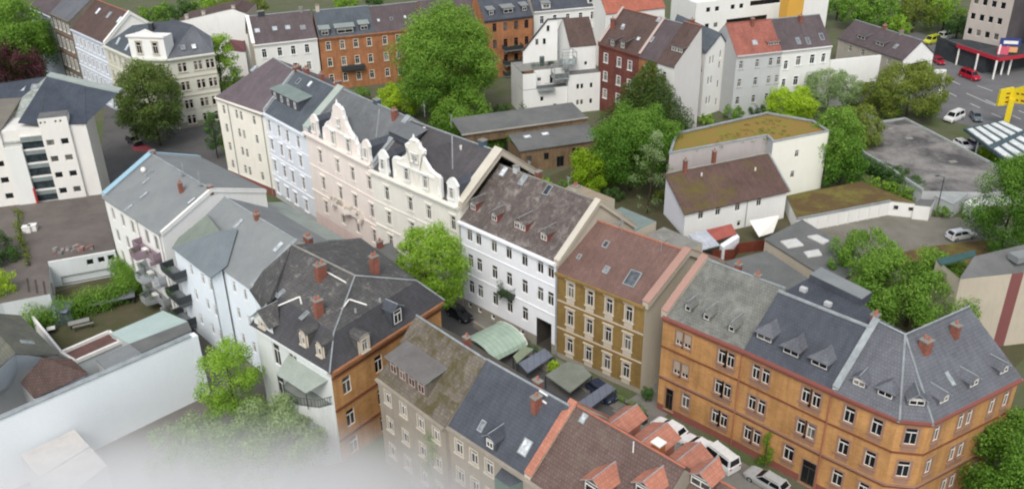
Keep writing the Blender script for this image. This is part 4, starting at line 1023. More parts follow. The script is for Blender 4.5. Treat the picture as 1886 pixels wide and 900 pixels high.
h.roof([rC + up_, rA + up_, rB + up_, rB + bk3 + up_, rA + bk3 * 1.1 + up_, rC + bk3 + up_], flat('parapet_sheet', '#9aa39e', '#8e9792', .5), .3)
h.w.prism([far0 + n_ * 7.8, far0 + n_ * .5, e0 + n_ * .1, far_ - n_ * .2], zb - 4, zt - .05, M_MOD)
for k_ in range(3): mb = MB(); q = st0 + u_ * (.3 + k_ * 1.0) + n_ * (.4 + k_ * .5); mb.obox(q, u_, .7, .6, zb + 10.2, zb + 11.2 + k_ * .2, M_MOD); mb.build('roof_vent', h.o)
pl = Plane(P(-60, 185, zt + 1.5), P(40, 180, zt + 1.5), rC)
for q in ((16, 169), (40, 164), (64, 160)): skylight(h, pl, q[0], q[1], 1.1, 1.2)
h.done()

# ------------------------------------------------------------------ lower left: long white fire wall and the roofs behind it
wa, wb = P2(350, 620, 7.5), P2(0, 772, 7.5); du = (wb - wa).normalized(); wb2 = wa + du * 34
on_ = v2(du.y, -du.x)
if on_.dot(-wa) > 0: on_ = -on_      # points away from the camera
mb = MB(); LW = stucco('long_wall_white', '#e6edf1', .06)
mb.prism([wa, wb2, wb2 + on_ * .5, wa + on_ * .5], G - .5, 7.5, LW); mb.prism([wa - du * .9 - on_ * .05, wa - du * .02 - on_ * .05, wa - du * .02 + on_ * .9, wa - du * .9 + on_ * .9], G - .5, 7.3, LW)
w_o = solo(mb, 'fire_wall', 'long blank white fire wall running into the mist at the lower left', 'wall', wa)
mb = MB(); mb.prism([wa - du * .1 - on_ * .12, wb2 - on_ * .12, wb2 + on_ * .62, wa - du * .1 + on_ * .62], 7.503, 7.62, ZINC); mb.build('coping', w_o)
def roofbox(name, label, cat, px, z, top, wall, th=.2, zb_=None, par=None):
    q = [P2(x, y, z) for x, y in px]; m = MB(); m.prism(q, zb_ if zb_ is not None else G - .3, z - th, wall)
    c = sum(q, v2(0, 0)) / len(q); q2 = [c + (p - c) * 1.02 for p in q]; 
    o = solo(m, name, label, cat, q[0]); m = MB(); m.prism(q2, z - th + .003, z, top); m.build('roof', o)
    if par:
        for i in range(len(q)):
            m = MB(); a, b = q[i], q[(i + 1) % len(q)]; d = (b - a).normalized(); n = v2(-d.y, d.x) * .16
            m.prism([a - n, b - n, b + n, a + n], z - .05, z + par[0], par[1]); m.build('parapet', o)
    return o
PALEG = flat('pale_green_glass_roof', '#a9b9b4', '#9bada8', .3, .4, .3)
roofbox('garage', 'flat grey roofed garage tucked behind the long white wall', 'garage', [(177, 661), (240, 632), (262, 648), (200, 683)], 4.2, T_GREY, M_GREYR)
roofbox('garage', 'darker flat roofed garage at the end of the long white wall', 'garage', [(240, 632), (345, 592), (352, 608), (262, 648)], 4.3, T_HALL, M_GREYR)
roofbox('conservatory', 'pale green glass roof over the garden behind the long white wall', 'conservatory', [(204, 613), (300, 572), (345, 592), (240, 632)], 4.1, PALEG, M_GREYR)
roofbox('roof_terrace', 'small rust brown terrace framed by white kerbs', 'terrace', [(113, 652), (202, 613), (224, 631), (140, 668)], 3.4, flat('rust_paving', '#6b4f4a', '#54413d', .7), DECKW, par=(.4, WHITE))
h = House('garden_shed', 'brown tiled shed roof beside the white gabled house at the left edge', 'shed', P2(62, 731, 5))
q = [P(37, 704, 5.0), P(77, 658, 6.8), P(131, 660, 6.8), P(163, 688, 5.0), P(62, 733, 3.6)]
h.roof([q[0], q[1], q[2], q[3], q[4]], T_BROWN, .15); h.w.prism([P2(37, 704, 4), P2(77, 664, 4), P2(131, 666, 4), P2(160, 690, 4), P2(64, 731, 4)], G, 3.4, M_GREYR); h.done()
h = House('gabled_house', 'white gabled house with mossy grey roof at the left edge above the mist', 'house', P2(0, 690, 6))
ga, gb = P(78, 657, 6.2), P(-60, 742, 6.2)
rr1 = P(29, 651, 8.6); 
h.w.poly([P(-70, 776, 2), P(37, 705, 2), P(78, 657, 6.2), P(29, 651, 8.4), P(-70, 742, 8.4)], stucco('gable_pale', '#cbd4da', .15))
TGX = tiles('moss_grey_tiles', '#696a62', '#5f6058', patch='#6f6c4a', pscale=.3, var=.15)
h.roof([P(29, 650, 8.5), P(109, 652, 6.2), P(38, 580, 6.2), P(-40, 574, 8.5)], TGX, .2)
h.roof([P(29, 650, 8.5), P(-40, 574, 8.5), P(-160, 620, 5), P(-80, 736, 5)], TGX, .2)
h.w.prism([P2(78, 659, 5.5), P2(105, 652, 5.5), P2(38, 584, 5.5), P2(-60, 600, 5.5), P2(-70, 700, 5.5)], G, 5.4, M_GREYR)
pl = Plane(P(109, 652, 6.2), P(38, 580, 6.2), P(29, 650, 8.5))
skylight(h, pl, 50, 630, .8, 1.4)
h.done()
# pale annex in the mist
h = House('garage', 'pale flat glass roofed annex against the long white wall, half lost in mist', 'garage', P2(137, 791, 3))
q = [P2(137, 791, 3.0), P2(197, 857, 3.0), P2(110, 925, 3.0), P2(38, 838, 3.0)]
h.w.prism(q, G, 2.9, M_GREYR); h.r.prism([p for p in q], 2.903, 3.05, flat('annex_sheet', '#c3bdb6', '#aaa59f', .8)); 
for k in range(1, 6):
    a_, b_ = q[0].lerp(q[1], k / 6), q[3].lerp(q[2], k / 6); h.tmb('glazing_bar').bar(V3(a_, 3.1), V3(b_, 3.1), .06, ZINC) if k == 3 else None
h.done()
# garden wall along hedge
def wallrun(name, label, pts, z0, z1, th, mat, cop=None):
    m = MB()
    for i in range(len(pts) - 1):
        a, b = pts[i], pts[i + 1]; d = (b - a).normalized(); n = v2(-d.y, d.x) * th / 2; e = d * th / 2 if i < len(pts) - 2 else d * 0
        m.prism([a - n, b + e - n, b + e + n, a + n], z0, z1 + i * .003, mat)
    return solo(m, name, label, 'wall', pts[0])
wallrun('garden_wall', 'low white garden wall bordering the rust brown terrace', [P2(60, 583, 1.2), P2(113, 648, 1.2), P2(204, 610, 1.2)], G, 1.3, .3, WHITE)

# ================================================================== BACK ROWS AND RIGHT SIDE
def back_house(name, label, pa, pb, ze, zr, wall, roofm, wins, depth=11, roff=5.5, st='far', far=True, normal=None, **kw):
    A, B = P2(*pa, ze), P2(*pb, ze)
    u = (B - A).normalized(); n = normal or v2(-u.y, u.x)
    kw.setdefault('style', st)
    return row_house(name, label, A, B, ze, zr, wall, roofm, wins, roff=roff, depth=depth, nA=n, nB=n, **kw)
# --- far left row
nL = None
# grey corner house with pavilion
ZC = 13.5
c0, c1, c2, c3 = P2(192, 83, ZC), P2(245, 107, ZC), P2(308, 109, ZC), P2(394, 97, ZC)
M_CH = stucco('pale_stone_render', '#cfd0c2', .2)
h = House('corner_house', 'pale corner house with blue grey roof and a white pedimented dormer', 'town house', c1)
fr = [11.4, 7.6, 3.8, .6]
L01 = (c1 - c0).length; L23 = (c3 - c2).length; L12 = (c2 - c1).length
h.facade(c0, c1, G - .3, ZC, M_CH, grid([L01 * k for k in (.12, .3, .5, .7, .88)], fr, .95, 1.9), style='far', trim=STONE, corn=.6, bands=[(9.3, .2, .15, STONE), (5.5, .2, .15, STONE)])
h.facade(c1, c2, G - .3, ZC, M_CH, grid([L12 * k for k in (.25, .5, .75)], fr, .95, 1.9), style='far', trim=STONE, corn=.6, bands=[(9.3, .2, .15, STONE), (5.5, .2, .15, STONE)])
h.facade(c2, c3, G - .3, ZC, M_CH, [(L23 * k + dx, z, .7, 1.8) for k in (.28, .62, .88) for dx in (-.45, .45) for z in fr], style='far', trim=STONE, corn=.6, bands=[(9.3, .2, .15, STONE), (5.5, .2, .15, STONE)], plinth=(.2, M_PLAST))
ra_, rb2 = P(244, 47, 18), P(355, 46, 18); rm_ = P(320, 38, 18); bk1 = P(330, 36, 17.6)
e = [V3(p, ZC) for p in (c0, c1, c2, c3)]
h.roof([e[0], e[1], rm_ * .5 + ra_ * .5, ra_], T_BLUE); h.roof([e[1], e[2], rb2, rm_ * .5 + ra_ * .5], T_DARK); h.roof([e[2], e[3], P(390, 68, 15.5), rb2], T_LIGHT)
h.roof([rm_ * .5 + ra_ * .5, rb2, P(322, 37, 18)], T_DARK)
u23 = (c3 - c2).normalized(); n23 = v2(-u23.y, u23.x)
h.facade(c3, c3 + n23 * 13, G - .3, ZC, M_CH)
h.w.prism([c0 + v2(0, 12), c0 + v2(0.2, .2), c1, c2, c3, c3 + n23 * 12], ZC - .6, ZC - .05, M_CH)
# pedimented dormer front
d1, d2 = c1 + (c2 - c1) * -.03, c1 + (c2 - c1) * 1.0
u12 = (c2 - c1).normalized(); n12 = v2(-u12.y, u12.x); mb = MB()
mb.prism([d1, d2, d2 + n12 * 3.5, d1 + n12 * 3.5], ZC + .02, ZC + 4.2, M_BWHITE)
mb.prism([d1 - n12 * .3 - u12 * .3, d2 - n12 * .3 + u12 * .3, d2 + n12 * .3 + u12 * .3, d1 + n12 * .3 - u12 * .3], ZC + 4.2, ZC + 4.5, WHITE)
a_, b_ = V3(d1 - u12 * .1, ZC + 4.5), V3(d2 + u12 * .1, ZC + 4.5); m_ = (a_ + b_) / 2 + Vector((0, 0, 1.2)); w3 = V3(n12, 0) * .5
pts = [a_, a_ * .75 + b_ * .25 + Vector((0, 0, .45)), m_ * 1, a_ * .25 + b_ * .75 + Vector((0, 0, .45)), b_]
mb.poly([p for p in [a_, b_, pts[3], m_, pts[1]]], M_BWHITE)
for i in range(4): mb.poly([pts[i], pts[i + 1], pts[i + 1] + w3, pts[i] + w3], WHITE)
do = mb.build('dormer', h.o)
for k in (.27, .73): add_window(do, V3(d1 + (d2 - d1) * k - n12 * .19, ZC + 2.1), math.atan2(u12.y, u12.x), 1.0, 2.2, 'far cap', STONE)
pl = Plane(e[0], e[1], ra_)
for q in ((218, 76), (235, 87)): skylight(h, pl, q[0], q[1], .9, 1.6, far=True)
pl = Plane(e[2], e[3], P(355, 50, 17.8))
for q in ((337, 88), (357, 86)): skylight(h, pl, q[0], q[1], .9, 1.1, far=True)
chimney(h, P(279, 52, 17.5), u12, 1.0, .9, 1.2, DARKM, 0)
h.done()
# house with brown roof, left of it
nl = (c0 - c1).normalized(); A_ = c0 + nl * 17
ub = (c0 - A_).normalized(); nb = v2(-ub.y, ub.x)
M_PB = stucco('pale_blue_white_render', '#c5ccd6', .2)
h = row_house('apartment_house', 'pale blue white house with brown roof and three skylights, second from the far left corner', A_, c0 - ub * .02, 13.8, 19, M_PB, T_BROWN,
    grid([1.6 + 2.3 * k for k in range(7)], [11.6, 7.9, 4.2, .8], .95, 1.9), nA=nb, nB=nb, roff=6.5, depth=13, style='far', trim=M_WHITE, corn=.4, bands=[(9.6, .2, .12, M_WHITE), (6.0, .2, .12, M_WHITE)], bw=M_BWHITE)
for q in ((181, 21), (201, 28), (220, 37)): skylight(h, h.fp, q[0], q[1], 1.0, 1.6, far=True)
party(h, V3(h.B, 13.8), h.r2, V3(h.C, 13.8), M_BWHITE, WHITE, .3, .6)
h.done()
A2 = A_ - ub * 11
h = row_house('apartment_house', 'dark sandstone house with tall white windows, furthest left in the back row', A2, A_ - ub * .02, 15.5, 19.5, stucco('dark_sandstone', '#7a7368', .4), T_LIGHT,
    grid([1.8 + 2.4 * k for k in range(4)], [13.6, 9.4, 5.2, 1.2], 1.1, 2.4), nA=nb, nB=nb, roff=6, depth=12, style='far', trim=M_BWHITE, corn=.5, bands=[(11.5, .2, .12, SAND), (7.4, .2, .12, SAND)])
h.done()
A3 = A2 - ub * 14
h = row_house('apartment_house', 'pale house with violet brown roof peeping over the green tree top left', A3, A2 - ub * .02, 14.5, 18.5, M_PB, T_PURP, grid([2, 5, 8, 11], [12.4, 8.6], 1, 1.9), nA=nb, nB=nb, roff=6, depth=12, style='far', corn=.4)
h.done()
# --- white firewall building and back row
h = House('firewall_house', 'big blank white gable wall between corner house and back row', 'building', P2(445, 64, 5))
wl = [P(330, 38, 12.5), P(428, 16, 15.5), P(453, 24, 14.0)]
b0, b1, b2 = wl[0].xy, wl[1].xy, wl[2].xy
bb = P2(452, 30, 14.0); b0 = P2(310, 44, 12.5)
u_ = (bb - b0).normalized(); n_ = v2(-u_.y, u_.x)
def onwall(px, py, A=b0, u=u_):
    m = v2(-u.y, u.x); d = ray(px, py); t = (A.x * m.x + A.y * m.y) / (d.x * m.x + d.y * m.y); return CAM + d * t
tp = [onwall(325, 40), onwall(428, 16), onwall(453, 25)]
lo_ = [V3(tp[2].xy, G), V3(tp[0].xy, G)]
h.w.poly([lo_[1], lo_[0], tp[2], tp[1], tp[0]], M_BWHITE)
bq = V3(n_, 0) * 9
h.roof([tp[0], tp[1], tp[1] + bq, tp[0] + bq], T_BROWN); h.roof([tp[1], tp[2], tp[2] + bq, tp[1] + bq], T_BROWN)
h.w.poly([lo_[0], lo_[0] + bq, tp[2] + bq, tp[2]], M_BEIGE)
for x, y in ((343, 34), (374, 27), (429, 17)): chimney(h, onwall(x, y) + V3(n_, 0) * .6 - Vector((0, 0, .5)), u_, .9, .8, 1.3, M_BEIGE, 0)
h.done()
h = House('lean_to', 'small maroon roofed annex under the blank white gable wall', 'annex', P2(430, 95, 7))
q = [P(418, 92, 6.5), P(452, 96, 6.5), P(450, 64, 9.5), P(416, 66, 9.5)]
h.roof(q, stucco('maroon_roof', '#6a4a4c', .2)); h.w.prism([(p.xy) for p in q], G, 6.3, M_BWHITE); h.done()

M_BW = stucco('backrow_white', '#dcdcd8', .12)
h = back_house('apartment_house', 'white house with dark roof and four skylights, left of the brick back row', (467, 83), (584, 70), 11, 15.8, M_BW, T_PURP,
    grid([2.0, 5.3, 8.2, 11.2], [8.9, 5.1, 1.4], .95, 1.9), trim=M_WHITE, corn=.35, bw=M_BEIGE)
for q in ((474, 57), (506, 53), (530, 51), (558, 51)): skylight(h, h.fp, q[0], q[1], 1.1, 1.1, far=True)
party(h, V3(h.A, 11), h.r1, V3(h.D, 11), M_BEIGE, M_BWHITE, .3, .6); chimney(h, h.r1 + V3(h.u * 3, 0), h.u, 1.6, .8, 1.0, DARKM, 0); chimney(h, h.r2 - V3(h.u * 2, 0), h.u, .8, .7, 1.0, CONC, 0)
BRN = (h.C - h.B).normalized(); B0 = h.B; h.done()
h = back_house('apartment_house', 'orange brick house with three grey metal dormers in the back row', (587, 71), (690, 61), 10.8, 15.6, M_ORANGE2, T_BLUE,
    grid([1.9, 5.0, 8.0, 11.0], [8.9, 5.2, 1.5], .9, 1.8), trim=STONE, corn=.35, cornmat=M_ORANGE2)
for q, w_ in (((599, 66), 2.2), ((636, 62), 4.2), ((671, 56), 2.2)): dormer(h, h.fp, h.fp.hit(*q), w=w_, fh=1.5, gh=.15, roofm=T_GRN, wallm=T_DARK, kind='shed', ww=w_ - .7, wh=1.0)
chimney(h, h.r1 + V3(h.u * 1, 0), h.u, .9, .8, 1.3, M_BEIGE, 1)
mb = MB(); mb.prism([on(h, 4.2, 0, 0).xy, on(h, 4.2, 0, 1.2).xy, on(h, 9.4, 0, 1.2).xy, on(h, 9.4, 0, 0).xy], 3.2, 4.2, DARKM); mb.build('balcony', h.o)
h.done()
h = back_house('apartment_house', 'orange brick house left of the big chestnut in the back row', (690, 61), (782, 51), 10.8, 15.4, M_ORANGE2, T_PURP,
    grid([2.2, 5.2, 8.4], [8.9, 5.2, 1.5], .9, 1.8), trim=STONE, corn=.35, cornmat=M_ORANGE2)
for q in ((697, 38), (721, 35), (746, 32)): skylight(h, h.fp, q[0], q[1], .6, .8, far=True)
h.done()
h = back_house('apartment_house', 'brick house mostly hidden behind the big chestnut', (782, 51), (892, 40), 11.0, 15.8, M_ORANGE2, T_PURP,
    grid([2.2, 5.2, 8.4, 11], [8.9, 5.2, 1.5], .9, 1.8), trim=STONE, corn=.35, cornmat=M_ORANGE2)
h.done()
h = back_house('apartment_house', 'brick house with iron balconies right of the big chestnut', (892, 38), (981, 28), 12.5, 17.2, M_ORANGE2, T_DARK,
    grid([2.4, 5.0, 7.6, 10.2], [10.6, 6.8, 3.1], .95, 1.9), trim=None, frm=paint('brown_frame', '#5d4034', .6), corn=.35, cornmat=T_DARK)
for q, w_ in (((905, 29), 1.6), ((936, 25), 2.8), ((966, 21), 1.6)): dormer(h, h.fp, h.fp.hit(*q), w=w_, fh=1.4, gh=.15, roofm=T_GREY, wallm=T_DARK, kind='shed', ww=w_ - .6, wh=1.0)
for z in (5.6, 2.2, -.4): balcony(h, 4.2, 8.6, z, 2.0, flat('balcony_pale', '#8f9490', '#7d827e', .5), DARKM, bars=False, plants=.8, seed=int(z * 3 + 40))
h.done()
h = back_house('apartment_house', 'white house with dark mansard roof behind the white terraced block', (983, 22), (1116, 10), 12.5, 17.5, M_BW, T_DARK,
    grid([2.0, 5.2, 8.4, 11.6, 14.6], [10.4, 6.6, 2.9], .95, 1.8), trim=M_WHITE, corn=.35)
for q in ((1006, 16), (1090, 6)): dormer(h, h.fp, h.fp.hit(*q), w=2.0, fh=1.3, gh=.15, roofm=T_GREY, wallm=M_BW, kind='shed')
h.done()
h = back_house('apartment_house', 'house with a plain bright red tiled roof at the top edge', (1116, 24), (1225, 12), 12.5, 17.5, M_BW, T_REDF, [], corn=None); h.done()

# --- second row: white terraced block, brick, brown roofs
MR = R(0, 0)
ZD = 12.0
d0, d1, d2, d3 = P2(1068, 88, 13), P2(1103, 80, 13), P2(1212, 112, 13), P2(1243, 122, 13)
h = House('apartment_block', 'white stepped block with glazed balconies and a small brown tiled roof', 'apartment block', P2(1048, 205, G))
a0, a1 = P2(1047, 139, 7.2), P2(1106, 133, 7.2); u_ = (a1 - a0).normalized(); n_ = v2(-u_.y, u_.x); LA = (a1 - a0).length
h.facade(a0, a1, G - .3, 7.2, M_BWHITE, [(LA * k, z, .65, 1.1) for k in (.3, .43, .72) for z in (4.6, 1.2)], style='farsq')
h.facade(a1, a1 + n_ * 9, G - .3, 7.2, M_BWHITE); h.facade(a0 + n_ * 9, a0, G - .3, 7.2, M_BWHITE)
h.r.prism([a0, a1, a1 + n_ * 3, a0 + n_ * 3], 7.2, 7.3, T_HALL)
b0, b1 = a0 + n_ * 2.4 + u_ * 1.0, a1 + n_ * 2.4 - u_ * .2
h.facade(b0, b1, 7.2, 12.4, M_BWHITE, [((b1 - b0).length * .62, 8.6, .6, .8)], style='farsq'); h.facade(b1, b1 + n_ * 7.5, G, 12.4, M_BWHITE)
gA, gD = b0, b0 + n_ * 9; rg1, rg2 = V3(b0 + n_ * 4.6 , 17.0), V3(b1 + n_ * 4.6, 17.0)
h.roof([V3(b0 - n_ * .2, 12.3), V3(b1 - n_ * .2, 12.3), rg2, rg1], T_BROWN); h.roof([rg1, rg2, V3(b1 + n_ * 9.4, 12.3), V3(b0 + n_ * 9.4, 12.3)], T_BROWN)
h.w.poly([V3(gA, G), V3(gA, 12.3), rg1, V3(gD, 12.3), V3(gD, G)], M_BWHITE)
# stepped lower part to the left
l0 = a0 - u_ * 9.5 + n_ * 0.5; l1 = a0 - u_ * .02 + n_ * .5
h.facade(l0, l1, G - .3, 4.8, M_BWHITE, [(4.0, 2.6, .7, 1.0), (6.8, .6, .7, 1.4), (4.0, -.0, .7, .9)], style='farsq'); h.r.prism([l0, l1, l1 + n_ * 4, l0 + n_ * 4], 4.8, 4.9, T_HALL)
h.facade(l0 + n_ * 9, l0, G - .3, 8.2, M_BWHITE)
m0, m1 = l0 + n_ * 1.8, l1 + n_ * 1.8
h.facade(l0 + n_ * .02, l0 + u_ * 2.8 + n_ * .02, G - .3, 8.2, M_BWHITE); h.facade(l0 + u_ * 2.8, l0 + u_ * 2.8 + n_ * 1.8, 4.9, 8.2, M_BWHITE)
h.facade(m0 + u_ * 2.8, m1, 4.9, 8.2, M_BWHITE, [(1.2, 6.2, .8, .8), (3.8, 6.0, .7, 1.9)], style='farsq')
h.r.prism([m0, m1, m1 + n_ * 6.5, m0 + n_ * 6.5], 8.2, 8.3, flat('terrace_deck', '#8c8a86', '#7b7975', .6))
g0, g1 = m0 + n_ * 5 + u_ * 2, m1 + n_ * 5
h.w.poly([V3(g0, 8.3), V3(g1, 8.3), V3(g1, 16.9), V3(g1 - u_ * 2.2, 17.0), V3(g0, 11)], M_BWHITE)
h.tmb('verge').bar(V3(g0 - n_ * .1, 11.05), V3(g1 - u_ * 2.2 - n_ * .1, 17.05), .16, DARKM); h.tmb('verge').bar(V3(g1 - u_ * 2.2 - n_ * .1, 17.05), V3(g1 + u_ * 2 - n_ * .1, 17.0), .16, DARKM)
GLB = glassmat('balcony_glass', '#69787a', '#a9b3b0', .5)
for cx, cy, z in ((-1.4, .3, 9.6), (-3.2, -.2, 6.9)):
    mb = MB(); q = a0 + u_ * (cx + 1.6) + n_ * (cy + .9); sx, sy = 3.0, 2.4
    mb.obox(q, u_, sx, sy, z - .3, z, ZINC); b_o = mb.build('glazed_balcony', h.o)
    mb = MB(); w_ = n_
    cs = [q - u_ * sx / 2 - w_ * sy / 2, q + u_ * sx / 2 - w_ * sy / 2, q + u_ * sx / 2 + w_ * sy / 2, q - u_ * sx / 2 + w_ * sy / 2]
    for p in cs: mb.bar(V3(p, z), V3(p, z + 2.3), .07, ZINC)
    for i in range(4):
        a_, c_ = cs[i], cs[(i + 1) % 4]; mb.bar(V3(a_, z + 2.3), V3(c_, z + 2.3), .07, ZINC); mb.bar(V3(a_, z + 1.0), V3(c_, z + 1.0), .04, ZINC)
        if i != 2: mb.poly([V3(a_, z), V3(c_, z), V3(c_, z + 1.0), V3(a_, z + 1.0)], GLB)
    mb.build('railing', b_o)
for k, (x_, z) in enumerate(((2.6, 8.3), (5.5, 8.3), (4.6, 4.9))):
    mb = MB(); a_, c_ = (m0 if z > 5 else l0) + u_ * x_, (m0 if z > 5 else l0) + u_ * (x_ + 3.2)
    mb.bar(V3(a_, z + .9), V3(c_, z + .9), .04, DARKM)
    for j in range(9): q = a_.lerp(c_, j / 8); mb.bar(V3(q, z), V3(q, z + .9), .03, DARKM, 3)
    mb.build('terrace_railing', h.o)
for x_, z_ in ((5.0, 12.6), (6.6, 12.6), (7.4, 15.2)):
    q = m0 + n_ * 5 + u_ * x_ - n_ * .03; add_window(h.o, V3(q - n_ * .17, z_), math.atan2(u_.y, u_.x), .7, 1.3, 'farsq')
for k_ in range(3):
    mb = MB(); q = m0 + u_ * (3.4 + k_ * 1.9) + n_ * 2.4; mb.obox(q, u_, .9, .6, 8.3, 8.3 + (.8, 1.9, .7)[k_], (ZINC, GLB, DARKM)[k_]); mb.build('terrace_furniture', h.o)
mb = MB(); mb.prism([l0 + u_ * 3, l0 + u_ * 6.5, l0 + u_ * 6.5 - n_ * 1.2, l0 + u_ * 3 - n_ * 1.2], 4.6, 4.85, ZINC)
a_, c_ = l0 + u_ * 3 - n_ * 1.2, l0 + u_ * 6.5 - n_ * 1.2
mb.bar(V3(a_, 5.75), V3(c_, 5.75), .05, DARKM)
for j in range(12): q = a_.lerp(c_, j / 11); mb.bar(V3(q, 4.85), V3(q, 5.75), .035, DARKM, 3)
mb.build('balcony', h.o)
cs = [(V3(m0 + u_ * (3 + k * 1.1) + n_ * 1.2, 8.9), .5) for k in range(5)]
leaves('terrace_plants', h.o, cs, L_DARK, .2, seed=66)
h.done()
# brick house, grey house, brown house with the tall pale gable
uD = (d3 - d1).normalized(); nD = v2(-uD.y, uD.x)
s1, s2, s3 = d1, d1 + uD * ((d3 - d1).length * .55), d1 + uD * ((d3 - d1).length * .78)
h = row_house('apartment_house', 'dark red brick house with a cluttered brown roof, right of the white stepped block', s1, s2, 13, 19, M_REDB, T_BROWN,
    grid([2.2, 6.0, 9], [10.4, 6.6, 2.9], .95, 1.8), nA=nD, nB=nD, roff=6.5, depth=11, style='far', trim=M_BWHITE, corn=.3, cornmat=M_REDB)
party(h, V3(h.A, 13), h.r1, V3(h.D, 13), M_REDB, stucco('pale_verge', '#b5a59e', .2), .3, .5); party(h, V3(h.B, 13), h.r2, V3(h.C, 13), M_REDB, stucco('pale_verge', '#b5a59e', .2), .3, .5)
for q in ((1128, 86), (1147, 90)): dormer(h, h.fp, h.fp.hit(*q), w=1.7, fh=1.6, gh=.2, roofm=T_BROWN, wallm=T_BROWN, kind='shed', ww=.9, wh=1.2)
chimney(h, h.fp.hit(1128, 52), h.u, .8, .8, 2.2, BRK, 1)
for q in ((1176, 72), (1147, 52), (1148, 48)): skylight(h, h.fp, q[0], q[1], .8, .8, far=True)
h.done()
h = row_house('apartment_house', 'narrow house with grey brown roof between the red brick house and the tall pale gable', s2, s3, 13, 19, M_ORANGE2, T_PURP,
    grid([2.0, 5.0], [10.4, 6.6], .95, 1.8), nA=nD, nB=nD, roff=6.5, depth=11, style='far', trim=M_BWHITE)
for q in ((1214, 36), (1200, 73)): skylight(h, h.fp, q[0], q[1], .9, 1.3, far=True)
h.done()
h = row_house('apartment_house', 'brown roofed house whose tall windowless pale gable faces right', s3, d3, 13, 19.3, M_BW, T_BROWN,
    grid([2.0, 4.6], [10.4, 6.6], .95, 1.8), nA=nD, nB=nD, roff=6.9, depth=7.6, style='far', bw=stucco('tall_gable_grey', '#cfcdca', .12))
dormer(h, h.fp, h.fp.hit(1247, 97), w=3.0, fh=1.2, gh=.15, roofm=T_BROWN, wallm=T_BROWN, kind='shed', nwin=2)
h.done()
# narrow white house
e0_, e1_ = P2(1300, 96, 12.6), P2(1339, 84, 12.6); u_ = (e1_ - e0_).normalized(); n_ = v2(-u_.y, u_.x); LN = (e1_ - e0_).length
h = House('apartment_house', 'narrow bright white gable front with paired slit windows beside the tall pale gable', 'town house', e0_)
ap = V3((e0_ + e1_) / 2 + u_ * .8, 15.6)
h.facade(e0_, e1_, G - .3, 12.6, M_BWHITE, [(LN * k, z, .5, 1.6) for k in (.24, .38) for z in (10.6, 6.4, 2.2)] + [(LN * .72, z, .55, 1.5) for z in (11.2, 9.0, 5.0, 1.2)], style='farplain')
h.w.poly([V3(e0_, 12.6), V3(e1_, 12.6), ap], M_BWHITE); h.facade(e1_, e1_ + n_ * 9, G - .3, 12.6, M_BWHITE); h.facade(e0_ + n_ * 9, e0_, G - .3, 12.6, M_BWHITE)
z_ = V3(n_, 0) * 10; o_ = V3(n_, 0) * -.3
h.roof([V3(e0_ - u_ * .3, 12.5) + o_, ap + o_, ap + z_ + Vector((-1, 0, 2)), V3(e0_ - u_ * .3, 12.5) + z_], T_BLUE); h.roof([ap + o_ + Vector((0, 0, .01)), V3(e1_ + u_ * .3, 12.5) + o_, V3(e1_ + u_ * .3, 12.5) + z_, ap + z_ + Vector((-1, 0, 2))], T_BLUE)
chimney(h, ap + z_ * .5 + Vector((-1.8, 0, .4)), u_, .9, .8, 1.6, BRK, 1)
h.done()
h = back_house('apartment_house', 'pale grey house with red tiled roof', (1357, 103), (1441, 94), 12, 17, M_GREYR, T_RED,
    [(x, z, .8, 1.6) for x in (1.2, 4.8, 7.8, 9.6) for z in (10.0, 6.3, 2.6)], trim=M_GREYR, corn=.3)
skylight(h, h.fp, 1390, 79, 1.1, 1.1, far=True); chimney(h, h.fp.hit(1385, 47), h.u, .7, .7, 1.6, BRK, 1)
dormer(h, h.fp, h.fp.hit(1424, 84), w=2.6, fh=.9, gh=.1, roofm=T_RED, wallm=T_RED, kind='shed', nwin=2)
q = h.C; h.done()
h = back_house('apartment_house', 'white house with purple grey roof, right of the red roofed one', (1441, 94), (1532, 84), 12, 17, M_BW, T_PURP,
    [(1.2, 9.0, .9, 1.8), (4.0, 9.6, 1.1, 1.9), (7.2, 9.6, 1.1, 1.9), (1.2, 5.2, .9, 1.8), (4.0, 5.4, 1.1, 1.9), (7.2, 5.4, 1.1, 1.9), (9.8, 9.6, .9, 1.8)], trim=M_WHITE, corn=.3)
for q in ((1470, 76), (1488, 76), (1513, 68)): skylight(h, h.fp, q[0], q[1], .9, 1.6, far=True)
chimney(h, h.fp.hit(1474, 40), h.u, .8, .8, 1.4, BRK, 1)
LB = h.B; h.done()
wallrun('fire_wall', 'tall bright white wall running from the purple roofed house to the leafy bush', [LB + v2(.1, -.2), P2(1619, 119, 7.0)], G, 9.0, .5, M_BWHITE)
# low house with front gable
h = House('low_house', 'low house with dark tiled roof and pale gable over a dark gateway, near the road', 'house', P2(1680, 160, G))
fa, fb = P2(1545, 68, 5.2), P2(1664, 108, 5.2); u_ = (fb - fa).normalized(); n_ = v2(-u_.y, u_.x); dp = 9.0
h.facade(fa, fb, G, 5.2, stucco('low_house_render', '#a8a297', .3), grid([4, 8, 12, 16], [3.4], .9, 1.3), style='far')
h.A, h.B, h.u, h.inn = fa, fb, u_, n_
g1_, g2_ = fb, fb + n_ * dp
LG = dp
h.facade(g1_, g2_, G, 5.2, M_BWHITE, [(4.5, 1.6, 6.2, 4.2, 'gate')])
fp, bp = gable_roof(h, fa, fb, fb + n_ * dp, fa + n_ * dp, 5.2, V3(fa + n_ * dp / 2, 8.6), V3(fb + n_ * dp / 2, 8.6), T_PURP, over=.4, vo=.2, walls=M_BWHITE)
for q in ((1586, 73), (1620, 85)): dormer(h, fp, fp.hit(*q), w=2.6, fh=1.1, gh=.2, roofm=T_PURP, wallm=T_PURP, kind='shed')
